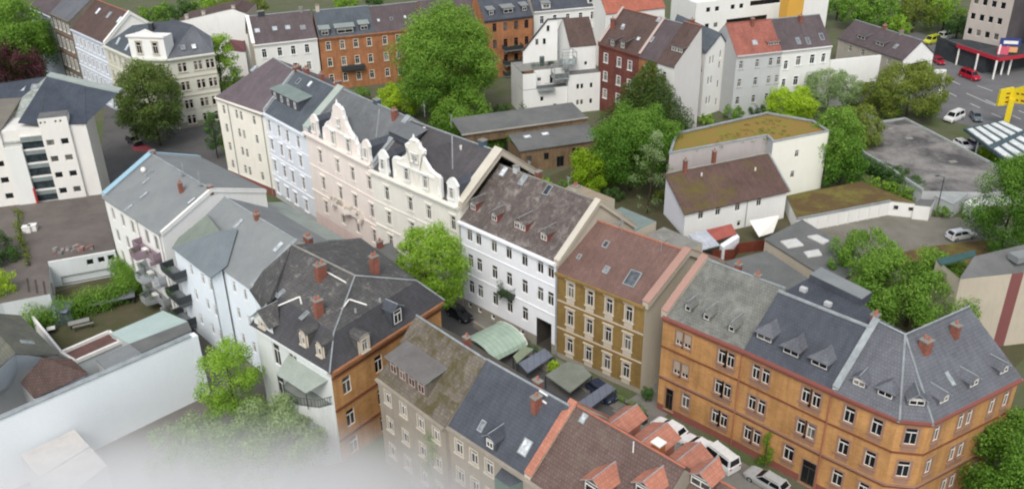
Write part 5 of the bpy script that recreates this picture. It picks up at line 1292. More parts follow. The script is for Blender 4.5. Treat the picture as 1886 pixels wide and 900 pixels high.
skylight(h, fp, 1650, 86, .8, 1.3, far=True); chimney(h, V3(fa + n_ * 4.5 + u_ * 9, 8.4), u_, .8, .8, 1.2); chimney(h, V3(fa + n_ * 4.5 + u_ * 14, 8.4), u_, .8, .8, 1.1, CONC)
h.done()
# modern white building at the top
h = House('office_building', 'long white modern building with a yellow stair block at the top edge', 'office building', P2(1400, 40, 8))
oa, ob = P2(1283, 6, 11), P2(1530, -22, 11); u_ = (ob - oa).normalized(); n_ = v2(-u_.y, u_.x); Lo = (ob - oa).length
h.facade(oa, ob, G, 11, M_BWHITE, [(3.5, 9.0, 1.2, 1.2), (6, 9.0, 1.2, 1.2), (10.5, 9.0, 1.2, 1.2), (13, 9.0, 1.2, 1.2), (20, 9.3, 9, 1.3), (3.5, 5, 1.2, 1.2), (6, 5, 1.2, 1.2), (15, 5.4, 12, 1.3)], style='farplain')
h.w.prism([oa + n_ * .3, ob + n_ * .3, ob + n_ * 12, oa + n_ * 12], G, 10.9, M_BWHITE)
q = P2(1462, 26, 8); mb = MB(); mb.obox(q + n_ * 1.2, u_, 4.6, 3.2, G, 11.8, stucco('yellow_block_render', '#d0a04a', .1)); mb.build('stair_block', h.o)
h.done()

# --- sedum roofed white block and lean-to house
ZS = 9.3
s = [P2(1233, 283, ZS), P2(1413, 250, ZS), P2(1424, 262, ZS), P2(1527, 242, ZS), P2(1498, 223, ZS), P2(1413, 208, ZS), P2(1245, 246, ZS)]
h = House('flat_roofed_block', 'white block with a mossy green and brown planted flat roof', 'building', s[3])
M_SB = stucco('block_cream_white', '#e9e8dc', .08)
us = (s[1] - s[0]).normalized()
h.facade(s[0], s[1], G - .3, ZS, stucco('dirty_lilac_white', '#b9b2af', .25)); h.facade(s[1], s[2], G - .3, ZS, M_GREYR)
Ls = (s[3] - s[2]).length; h.facade(s[2], s[3], G - .3, ZS, M_SB, [(Ls * .46, 6.4, .8, 1.2), (Ls * .43, 2.8, .8, 1.2)], style='far')
for i in (3, 4, 5, 6): h.facade(s[i], s[(i + 1) % 7], G - .3, ZS, M_GREYR)
h.w.poly([V3(p, ZS - .3) for p in s], T_SEDUM)
cc = sum(s, v2(0, 0)) / 7
for i in range(7):
    a, b = s[i], s[(i + 1) % 7]; d = (b - a).normalized(); n = v2(-d.y, d.x)
    m = MB(); m.prism([a - n * .08, b - n * .08, b + n * .32, a + n * .32], ZS - .02 + i * .003, ZS + .16 + i * .003, ZINC); m.build('parapet', h.o)
leaves('sedum_tufts', h.o, [(V3(s[0].lerp(s[3], random.uniform(.1, .85)).lerp(s[5], random.uniform(.05, .8)), ZS - .28), random.uniform(.3, .6)) for _ in range(60)], L_OLIVE, .2, seed=31, flatten=.12, dense=.5)
h.done()
LA_ = P2(1262, 390, 4.0); LB_ = P2(1450, 349, 4.0); u_ = (LB_ - LA_).normalized(); n_ = v2(-u_.y, u_.x)
h = House('cottage', 'bright white two storey house with brown mossy lean-to roof against the planted block', 'house', LA_)
W = [(2.9, 2.9, .9, 1.4), (6.0, 2.9, .9, 1.4), (9.6, 2.9, .9, 1.4), (13.6, 2.9, .9, 1.4), (10.2, -.1, .7, 1.0)]
h.facade(LA_, LB_, G - .3, 4.0, M_BWHITE, W, style='far')
dpt = 5.8; rz_ = 7.9
h.w.poly([V3(LA_ + n_ * dpt, G), V3(LA_, G), V3(LA_, 4.0), V3(LA_ + n_ * dpt, rz_)], stucco('side_wall_lilac', '#d5d6dd', .1)); h.w.poly([V3(LB_, G), V3(LB_ + n_ * dpt, G), V3(LB_ + n_ * dpt, rz_), V3(LB_, 4.0)], M_BWHITE)
h.roof([V3(LA_ - n_ * .4 - u_ * .3, 3.75), V3(LB_ - n_ * .4 + u_ * .3, 3.75), V3(LB_ + n_ * dpt + u_ * .3, rz_), V3(LA_ + n_ * dpt - u_ * .3, rz_)], T_BROWNM)
h.tmb('verge').bar(V3(LB_ - n_ * .4 + u_ * .35, 3.8), V3(LB_ + n_ * dpt + u_ * .35, rz_ + .05), .13, ZINC); h.tmb('verge').bar(V3(LA_ + n_ * dpt, rz_ + .1), V3(LB_ + n_ * dpt, rz_ + .1), .16, CONC)
pl = Plane(V3(LA_, 4), V3(LB_, 4), V3(LA_ + n_ * dpt, rz_))
for q in ((1261, 317), (1314, 300)): chimney(h, pl.hit(*q), u_, .6, .7, 2.3, BRK, 1)
for q in ((1292, 324), (1391, 314)): c_ = pl.hit(*q); mb = MB(); mb.bar(c_, c_ + Vector((0, 0, .5)), .14, WHITE, 6); mb.build('vent_pipe', h.o)
h.A, h.B, h.u, h.inn = LA_, LB_, u_, n_
downpipe(h, 11.3, -1, 3.9)
h.done()
# carport roofs
h = House('carport', 'lean-to roofs, striped glass at the left and dull red sheet at the right', 'carport', P2(1290, 455))
q = [P(1268, 432, 1.9), P(1300, 423, 2.1), P(1326, 451, 1.4), P(1293, 460, 1.3)]
h.roof(q, flat('striped_glazing', '#b9bdc4', '#9a9fa8', .9, .3)); 
for k in range(1, 5): h.tmb('glazing_bar').bar(q[0].lerp(q[1], k / 5) + Vector((0, 0, .05)), q[3].lerp(q[2], k / 5) + Vector((0, 0, .05)), .05, WHITE) if k == 2 else None
q2 = [P(1301, 423, 2.1), P(1347, 412, 2.2), P(1357, 430, 1.6), P(1318, 443, 1.5)]
h.roof(q2, flat('dull_red_sheet', '#a05a50', '#8e4c44', .8)); 
for p in (q[2], q[3], q2[2]): h.tmb('post').bar(V3(p.xy, G), V3(p.xy, p.z - .1), .08, WHITE) if p is q[3] else None
h.w.prism([P2(1326, 451, 1.2), P2(1357, 431, 1.2), P2(1362, 437, 1.2), P2(1332, 457, 1.2)], G, 1.3, M_WHITE)
h.done()
h = House('awning', 'white sloping cloth awning at the right front of the white lean-to house', 'awning', P2(1400, 440))
h.roof([P(1380, 406, 2.2), P(1436, 396, 2.4), P(1424, 428, .6), P(1398, 436, .6)], stucco('awning_cloth', '#dedcd4', .15), .05); h.done()
roofbox('shed', 'dark olive mossy felt roof left of the white lean-to house', 'shed', [(1160, 400), (1219, 391), (1262, 440), (1226, 446), (1175, 428)], 1.2, flat('olive_felt', '#4a452f', '#3b3828', .5), M_BEIGE)
FW = flat('rust_red_boards', '#6b3526', '#57291d', 1.2)
wallrun('wooden_fence', 'rust red wooden fence in front of the carport', [P2(1312, 462, .6), P2(1352, 460, .6), P2(1360, 449, .6), P2(1408, 443, .6)], G, .7, .12, FW)['category'] = 'fence'
roofbox('workshop', 'grey felt roofed workshop with two bright rooflights behind the orange terrace', 'workshop', [(1409, 440), (1478, 405), (1600, 480), (1540, 522)], 1.8, T_HALL, M_BEIGE, par=None)
roofbox('annex', 'wedge of grey felt roof between the workshop and the orange terrace', 'annex', [(1335, 482), (1412, 462), (1500, 520), (1430, 540)], 3.0, T_HALL, M_BEIGE)
for i, qq in enumerate((((1437, 445), (1466, 440), (1480, 452), (1451, 457)), ((1480, 465), (1507, 460), (1514, 470), (1488, 474)), ((1487, 436), (1505, 433), (1527, 444), (1516, 450)))):
    mb = MB(); mb.prism([P2(x, y, 1.85) for x, y in qq], 1.803, 2.0, WHITE, top=flat('rooflight_sheet', '#c9cac6', '#b5b6b2', 1)); solo(mb, 'rooflight', ('square rooflight, left one on the grey workshop roof', 'square rooflight, lower right one on the grey workshop roof', 'long white sheet at the back edge of the workshop roof')[i], 'rooflight', P2(*qq[0], 1.85))
# low garages
h = House('garage_row', 'long low white garages with a mossy brown planted roof and a small hut end', 'garages', P2(1447, 420))
g_ = [P2(1468, 402, 1.6), P2(1640, 369, 1.6), P2(1690, 374, 1.6), P2(1586, 334, 1.6), P2(1449, 361, 1.6)]
h.w.prism([g_[0], g_[1], g_[2], g_[3], g_[4]], G - .2, 1.4, M_BWHITE); h.r.prism(g_, 1.403, 1.6, CONC, top=T_SEDUM2)
a, b = g_[0], g_[1]; d = (b - a).normalized(); n = v2(-d.y, d.x)
h.tmb('roof_edge').prism([a - n * .1, b - n * .1, b + n * .1, a + n * .1], 1.35, 1.66, ZINC)
for k in range(1, 9):
    q = a.lerp(b, k / 9); mb = MB(); mb.prism([q - d * .12 - n * .12, q + d * .12 - n * .12, q + d * .12, q - d * .12], G, 1.3, WHITE); mb.build('pier', h.o)
a, b = g_[1], g_[2]; ang = math.atan2((b - a).y, (b - a).x); u_ = (b - a).normalized()
for k, w_, hh_ in ((.25, .8, .8), (.8, .8, .7)): add_window(h.o, V3(a.lerp(b, k) + v2(u_.y, -u_.x) * .02 - v2(-u_.y, u_.x) * .15, .5), ang, w_, hh_, 'farplain')
h.done()
h = House('hut', 'small white hut at the right end of the low garages', 'hut', P2(1690, 400))
h.w.prism([P2(1684, 378, 1.4), P2(1714, 381, 1.4), P2(1722, 368, 1.4), P2(1694, 366, 1.4)], G, 1.4, M_BWHITE, top=T_HALL); h.done()
# big flat roof
h = House('flat_roofed_hall', 'wide low hall with streaky grey tarred flat roof and pale kerb edge', 'hall', P2(1591, 215))
f_ = [(1569, 229), (1591, 208), (1624, 224), (1667, 218), (1845, 310), (1886, 332), (1886, 352), (1790, 352), (1700, 350), (1640, 310), (1590, 280)]
q = [P2(x, y, 1.6) for x, y in f_]
h.w.prism(q, G, 1.45, M_GREYR, top=T_TAR)
for i in list(range(0, 5)) + [8, 9, 10]:
    a, b = q[i], q[(i + 1) % len(q)]; d = (b - a).normalized(); n = v2(-d.y, d.x)
    m = MB(); m.prism([a - n * .15, b - n * .15, b + n * .15, a + n * .15], 1.3, 1.75 + .003 * i, flat('kerb_sheet', '#a3aaa6', '#949b97', .8)); m.build('roof_kerb', h.o)
for i, (x, y) in enumerate(((1640, 236), (1674, 254), (1755, 297))):
    m = MB(); m.obox(P2(x, y, 1.6), (1, .2), 1.4, .8, 1.45, 1.6, CONC); m.build('roof_hatch', h.o)
h.done()
# workshop building in the court
h = House('workshop', 'long brick workshop with two stepped grey felt roofs in the courtyard', 'workshop', P2(975, 330))
wa_, wb_ = P2(957, 279, 3.4), P2(1108, 257, 3.4); u_ = (wb_ - wa_).normalized(); n_ = v2(-u_.y, u_.x); Lw = (wb_ - wa_).length
M_WS = brick('workshop_brick', '#8a7258', '#7b644c', '#85796a', .5, .15, .4)
h.facade(wa_ + n_ * .3, wb_ + n_ * .3, G - .3, 3.2, M_WS, [(Lw * .33, 1.6, .9, 1.3), (Lw * .5, .2, 1.4, 2.0), (Lw * .7, 1.7, 1.6, 1.4), (Lw * .12, 1.6, .9, 1.1)], style='farsq', frm=DARKM)
h.roof([V3(wa_, 3.4), V3(wb_, 3.4), V3(wb_ + n_ * 6.5, 4.3), V3(wa_ + n_ * 6.5, 4.3)], T_HALL)
h.facade(wa_ + n_ * 6.5 - u_ * 8, wb_ + n_ * 6.5, 3.6, 5.3, M_WS); h.roof([V3(wa_ + n_ * 6.3 - u_ * 8.5, 5.3), V3(wb_ + n_ * 6.3, 5.3), V3(wb_ + n_ * 14, 5.9), V3(wa_ + n_ * 14 - u_ * 8.5, 5.9)], T_HALL)
h.tmb('coping').prism([wa_ + n_ * 6.1 - u_ * 8.7, wb_ + n_ * 6.1, wb_ + n_ * 6.5, wa_ + n_ * 6.5 - u_ * 8.7], 5.32, 5.5, flat('pale_coping_stone', '#a09a90', '#8c867c', 1))
h.facade(wa_ + n_ * 6.5, wa_, G, 3.4, M_WS); h.facade(wb_, wb_ + n_ * 13, G, 3.8, M_WS)
pl = Plane(V3(wa_, 3.4), V3(wb_, 3.4), V3(wb_ + n_ * 6.5, 4.3))
for q in ((971, 252), (1004, 247)): skylight(h, pl, q[0], q[1], 1.4, 1.0, far=True)
h.done()
# annexes behind the main row
def annex(label, off0, off1, al0, al1, z, top, wall, par=None):
    q = [R(off0, al0), R(off0, al1), R(off1, al1), R(off1, al0)]
    m = MB(); m.prism(q, G, z, wall, top=top); o = solo(m, 'rear_annex', label, 'annex', q[0])
    if par: m = MB(); m.prism([q[0], q[1], q[1] + RN * .3, q[0] + RN * .3], z, z + .3, par); m.build('coping', o)
annex('beige rendered rear annex just behind the ridge of the white house, left one', 14.1, 20, -16, -8.6, 11.0, flat('beige_felt', '#9a8c78', '#8a7d6a', .6), M_BEIGE)
annex('rear annex with verdigris flat roof behind the white house', 14.1, 21, -8.2, -2, 9.6, flat('verdigris_felt', '#7b8883', '#6d7a76', .4), M_BEIGE)
annex('rear annex with concrete roof behind the white and ochre houses', 14.1, 22, -1.5, 5.0, 8.6, CONC, M_BEIGE)
annex('rear annex with dull brown flat roof behind the ochre house', 14.1, 19, 5.6, 12, 6.0, flat('beige_felt2', '#7a6f60', '#6a6052', .6), M_BEIGE)
# building at the right edge
h = House('apartment_block', 'beige blind gable with a broad dark red stripe at the right edge', 'building', P2(1769, 513, 10))
qa, qb = P2(1769, 514, 9.5), P2(1995, 490, 9.5); u_ = (qb - qa).normalized(); n_ = v2(-u_.y, u_.x)
h.facade(qa, qa + u_ * 6.7, G - .3, 9.5, M_BEIGE); h.facade(qa + u_ * 6.7, qa + u_ * 8.3, G - .3, 9.5, stucco('dark_red_stripe', '#7f5150', .15)); h.facade(qa + u_ * 8.3, qb, G - .3, 9.5, M_BEIGE)
h.facade(qa + n_ * 5, qa, G - .3, 9.5, M_BEIGE)
h.roof([V3(qa - u_ * .2, 9.5), V3(qb, 9.5), V3(qb + n_ * 5, 11), V3(qa + n_ * 3 + u_ * 3.5, 10.6)], T_HALL)
h.roof([V3(qa - u_ * .2 + n_ * 3.6, 9.5), V3(qa + n_ * 3.6 + u_ * 4.2, 10.3), V3(qa + n_ * 5 + u_ * 5, 10.3), V3(qa + n_ * 5, 9.5)], flat('teal_gutter_sheet', '#3d5a58', '#34504e', .6))
mb = MB(); q = P2(1880, 470, 11); mb.obox(q, (1, .3), 2.2, 1.6, 10.4, 11.2, T_GREY); mb.build('roof_hatch', h.o)
h.done()
# tower block top right
h = House('office_tower', 'tall pale block with square windows and dark end wall above the filling station', 'office building', P2(1772, 95))
ta, tb = P2(1772, 96, 0), P2(1842, 112, 0); u_ = (tb - ta).normalized(); n_ = v2(-u_.y, u_.x); Lt = (tb - ta).length
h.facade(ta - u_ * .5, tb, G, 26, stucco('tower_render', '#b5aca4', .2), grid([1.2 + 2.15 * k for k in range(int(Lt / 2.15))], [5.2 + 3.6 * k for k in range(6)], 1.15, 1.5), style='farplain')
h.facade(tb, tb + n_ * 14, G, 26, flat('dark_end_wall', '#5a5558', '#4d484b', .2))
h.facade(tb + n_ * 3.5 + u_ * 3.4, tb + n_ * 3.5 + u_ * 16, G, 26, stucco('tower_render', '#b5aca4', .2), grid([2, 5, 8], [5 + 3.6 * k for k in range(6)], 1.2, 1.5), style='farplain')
h.r.prism([ta, tb, tb + n_ * 14, ta + n_ * 14], 26, 26.3, T_HALL)
h.done()
REDC = paint('canopy_red', '#a82a3a', .45)
h = House('filling_station', 'filling station with red fascia and white columns below the tower', 'filling station', P2(1800, 120))
k0, k1, k2 = P2(1762, 84, 3.4), P2(1840, 110, 3.4), P2(1960, 92, 3.4)
n_ = v2(-.25, .97); 
h.r.prism([k0, k1, k2, k2 + n_ * 7, k1 + n_ * 7, k0 + n_ * 7], 3.2, 3.8, DARKM)
mb = MB()
for a, b in ((k0, k1), (k1, k2)):
    d = (b - a).normalized(); n = v2(-d.y, d.x); mb.prism([a - n * .15, b - n * .15, b - n * .02, a - n * .02], 3.0, 3.85, REDC)
mb.build('fascia', h.o)
for p in ((1764, 104), (1798, 117), (1832, 130), (1860, 122)):
    q = P2(*p, 1.0); m = MB(); m.bar(V3(q, G), V3(q, 3.2), .22, WHITE, 8); m.build('column', h.o)
h.w.prism([k0 + n_ * 4, k1 + n_ * 4, k2 + n_ * 4, k2 + n_ * 7, k0 + n_ * 7], G, 3.2, flat('shop_dark', '#3d4144', '#2f3336', .5)); h.done()
# red price pylon with illegible panels
h = House('price_pylon', 'red and white filling station pylon with a blue panel beside the fascia', 'sign', P2(1840, 140))
q = P2(1838, 138, G); ux = (1, -.25)
h.w.obox(q + v2(-1.0, 0), ux, .35, .3, G, 6.0, WHITE); h.w.obox(q + v2(.6, 0), ux, .35, .3, G, 6.0, WHITE)
mb = MB(); mb.obox(q + v2(-.2, -.05), ux, 2.3, .5, 2.4, 5.6, paint('pink_red_panel', '#c4566a', .5)); mb.build('panel', h.o)
mb = MB(); mb.obox(q + v2(1.0, -.1), ux, 4.2, .5, 5.7, 7.4, paint('blue_panel', '#2b3a78', .5)); mb.obox(q + v2(1.0, -.38), ux, 3.0, .04, 6.2, 6.9, WHITE); mb.build('panel', h.o)
mb = MB(); mb.obox(q + v2(1.3, -.1), ux, 3.0, .45, 4.3, 5.5, paint('orange_panel', '#cf9a6c', .5)); mb.build('panel', h.o)
h.done()
# glazed canopy
h = House('canopy', 'dark framed canopy with rows of white rooflights at the right edge', 'canopy', P2(1775, 255))
y0, y1, y2, y3 = P2(1775, 236, 3.2), P2(1846, 221, 3.2), P2(1990, 285, 3.2), P2(1890, 322, 3.2) + (P2(1890, 322, 3.2) - P2(1775, 236, 3.2)) * .35
CM = flat('canopy_slate', '#4a5a60', '#3f4d52', .5)
h.r.prism([y0, y1, y2, y3], 2.7, 3.2, CM)
for i in range(5):
    for j in range(3):
        a, b = (i + .15) / 5, (i + .75) / 5; c, d = (j + .1) / 3, (j + .9) / 3
        f = lambda s_, t_: y0.lerp(y1, s_).lerp(y3.lerp(y2, s_), t_)
        m = MB(); m.prism([f(a, c), f(b, c), f(b, d), f(a, d)], 3.203, 3.34, flat('rooflight_white', '#d5d8d6', '#b9bdbb', .8)); m.build('rooflight', h.o)
for t_ in (.15, .5, .85):
    for s_ in (.12, .88):
        q = y0.lerp(y1, s_).lerp(y3.lerp(y2, s_), t_); m = MB(); m.bar(V3(q, G), V3(q, 2.7), .15, WHITE, 8); m.build('column', h.o)
h.done()
# yellow pylon
h = House('advertising_pylon', 'bright yellow advertising pylon with two angled boards carrying dark red marks', 'sign', P2(1853, 232))
YEL = paint('pylon_yellow', '#d3bd22', .5); q = P2(1851, 236, G); qd = v2(q.x, q.y).normalized(); rt = v2(qd.y, -qd.x)
h.w.obox(q, rt, 1.0, .9, G, 5.0, YEL)
DR = paint('dark_red_mark', '#7a2a22', .6)
def board(c, ux, w, z0, z1, sk, cols, name='board'):
    m = MB(); u = Vector((ux[0], ux[1])).normalized(); n = v2(-u.y, u.x); a, b = c - u * w / 2, c + u * w / 2
    pts = [V3(a, z0), V3(b, z0 + sk * .3), V3(b, z1 + sk), V3(a, z1)]
    m.poly([p - V3(n, 0) * .25 for p in pts], YEL); m.poly([p + V3(n, 0) * .25 for p in pts][::-1], YEL)
    for i in range(4): j = (i + 1) % 4; m.poly([pts[i] + V3(n, 0) * .25, pts[j] + V3(n, 0) * .25, pts[j] - V3(n, 0) * .25, pts[i] - V3(n, 0) * .25], YEL)
    o = m.build(name, h.o)
    for (fx, fz, ww, hh_) in cols:
        p = a.lerp(b, fx); z = z0 + (z1 - z0) * fz; m = MB()
        m.prism([p - u * ww / 2 - n * .3, p + u * ww / 2 - n * .3, p + u * ww / 2 - n * .26, p - u * ww / 2 - n * .26], z - hh_ / 2, z + hh_ / 2, DR); m.build('mark', o)
board(q - rt * 1.3 + qd * -.3, rt * .75 + qd * .66, 2.8, 3.6, 6.8, .3, [(.62, .75, .8, .3), (.62, .5, .7, .35), (.62, .22, .6, .3)])
board(q + rt * 1.5, rt * .9 - qd * .4, 3.6, 4.0, 6.8, 2.0, [(.3, .75, .5, .3), (.6, .8, .9, .3), (.35, .3, .4, .3), (.65, .35, .8, .35)])
h.done()
# pale gate pylon near the bush
h = House('gate_post', 'pale gateway sign post between the bush and the road', 'sign', P2(1728, 190))
q = P2(1727, 186, G); h.w.obox(q, (1, 0), .9, .6, G, 5.0, M_BWHITE); h.w.obox(q + v2(-.9, 0), (1, 0), 2.6, .5, 5.0, 5.8, M_BWHITE); h.done()
q = P2(1608, 36, 0); mb = MB(); mb.bar(V3(q, G), V3(q, 9.5), .14, CONC, 6, .09); mb.bar(V3(q, 9.5), V3(q + v2(1.4, 0), 9.8), .07, CONC, 5); mb.obox(q + v2(1.6, 0), (1, 0), .9, .3, 9.7, 9.9, ZINC); solo(mb, 'street_lamp', 'tall pale street lamp in front of the green bank at the top right', 'street lamp', q)
q = P2(1724, 395, G); mb = MB(); mb.bar(V3(q, G), V3(q, 5.5), .09, DARKM, 6, .07); mb.bar(V3(q, 5.5), V3(q + v2(-.9, .2), 5.7), .05, DARKM, 5); mb.obox(q + v2(-1, .2), (1, 0), .6, .25, 5.6, 5.75, DARKM); solo(mb, 'street_lamp', 'slender dark lamp post beside the white hut', 'street lamp', q)
# sheds right of the hut
roofbox('shed', 'pale grey shed cluster right of the lamp post', 'shed', [(1722, 360), (1752, 345), (1784, 356), (1756, 376)], 1.4, flat('pale_shed_sheet', '#a2a6a4', '#8f9391', .9), M_GREYR)
roofbox('shed', 'small white shed in front of the birch', 'shed', [(1776, 372), (1800, 362), (1822, 372), (1798, 386)], .9, M_BWHITE, M_BWHITE)

# ================================================================== GROUND
Z0 = G
def sheet(name, pts, lev, mat, kind='structure'):
    m = MB(); q = [V3(p, Z0 + lev * .004) for p in pts]
    if nrm(q).z < 0: q = q[::-1]
    m.poly(q, mat); return structure(m, name)
ASPH = flat('asphalt', '#5d5c5b', '#4e4d4d', .2, .9, .5); ASPH2 = flat('road_asphalt', '#6b6b6c', '#5d5d5e', .15, .9, .4)
PAVE = flat('paving', '#7c7a74', '#6b6862', .5); YARD = flat('gravel_yard', '#7d7970', '#6a675d', .25, 1, .6); GRASS = flat('grass_ground', '#4f6a2a', '#3a4f20', .3, 1, .9)
EARTH = flat('garden_earth', '#57503f', '#454a2c', .25, 1, .9)
mb = MB(); g_m = flat('ground_soil', '#4d5a34', '#5f5c4d', .22, 1, .9, (.38, .62))
mb.poly([(-2500, -300, Z0), (2500, -300, Z0), (2500, 4000, Z0), (-2500, 4000, Z0)], g_m); structure(mb, 'ground')
sheet('street', [R(-.2, -60), R(-.2, 70), R(-16, 70), R(-16, -48)], 1, ASPH)
sheet('street', [P2(190, 330), P2(215, 230), P2(300, 235), P2(395, 250), P2(430, 330), P2(470, 395), P2(520, 440), P2(330, 300)], 2, ASPH)
sheet('street', [P2(215, 235), P2(150, 140), P2(60, 40), P2(10, 20), P2(120, 20), P2(300, 235)], 3, ASPH)
sheet('street', [P2(300, 236), P2(396, 180), P2(470, 95), P2(700, 60), P2(760, 75), P2(480, 120), P2(396, 262)], 1, ASPH)
sheet('street', [P2(183, 345), P2(196, 150), P2(250, 180), P2(300, 235), P2(262, 330)], 4, ASPH)
sheet('street', [R(-3, 12.2), R(14, 12.2), R(14, 17), R(-3, 17)], 3, PAVE)
sheet('street', [R(-4, 17), R(.5, 17), R(.5, 50), R(-4, 50)], 2, PAVE)
def pavement(pts, th=.12):
    m = MB(); m.prism(pts, Z0, Z0 + th, PAVE); return structure(m, 'pavement')
pavement([R(-.3, -42), R(-.3, 12.6), R(-2.6, 12.6), R(-2.6, -42)]); pavement([R(-13.8, -22), R(-13.8, 45), R(-15.8, 45), R(-15.8, -22)])
pavement([R(-1.4, 13.5), R(-1.2, 40), R(-3.4, 40), R(-3.4, 13.5)])
sheet('pavement_marking', [P2(240, 262), P2(275, 268), P2(285, 280), P2(246, 278)], 5, flat('red_marking', '#9c4c50', '#86434a', 1))
sheet('yard', [R(13, -40), R(13, 40), R(60, 40), R(60, -40)], 1, EARTH)
sheet('yard', [P2(1415, 455), P2(1470, 400), P2(1650, 380), P2(1720, 400), P2(1850, 400), P2(1886, 470), P2(1640, 520), P2(1540, 490)], 2, YARD)
sheet('sedum_bed', [P2(1640, 470), P2(1700, 455), P2(1830, 440), P2(1835, 470), P2(1755, 505), P2(1690, 520)], 3, T_SEDUM2)
sheet('courtyard', [R(-28, -60), R(-28, 40), R(-60, 40), R(-60, -60)], 1, flat('mist_yard', '#6a6560', '#5c5852', .2))
sheet('garden', [P2(40, 600), P2(92, 541), P2(215, 500), P2(225, 450), P2(320, 590), P2(200, 620), P2(110, 650)], 2, EARTH)
road = [P2(1690, 60), P2(1886, 120), P2(2050, 150), P2(2050, 330), P2(1886, 262), P2(1760, 225), P2(1590, 180), P2(1650, 130), P2(1640, 100), P2(1590, 80)]
sheet('road', road, 2, ASPH2)
def stripe(a, b, w=.35):
    a, b = P2(*a), P2(*b); d = (b - a).normalized(); n = v2(-d.y, d.x) * w / 2; sheet('road_marking', [a - n, b - n, b + n, a + n], 6, flat('road_paint', '#b9b9b5', '#a3a39f', 2))
for a, b in (((1745, 145), (1768, 156)), ((1780, 172), (1820, 190)), ((1820, 190), (1834, 195)), ((1787, 191), (1805, 199)), ((1746, 170), (1762, 178)), ((1826, 209), (1845, 217)), ((1865, 213), (1880, 220)), ((1876, 204), (1900, 214)), ((1800, 158), (1828, 168)), ((1815, 184), (1836, 194))): stripe(a, b, .3)

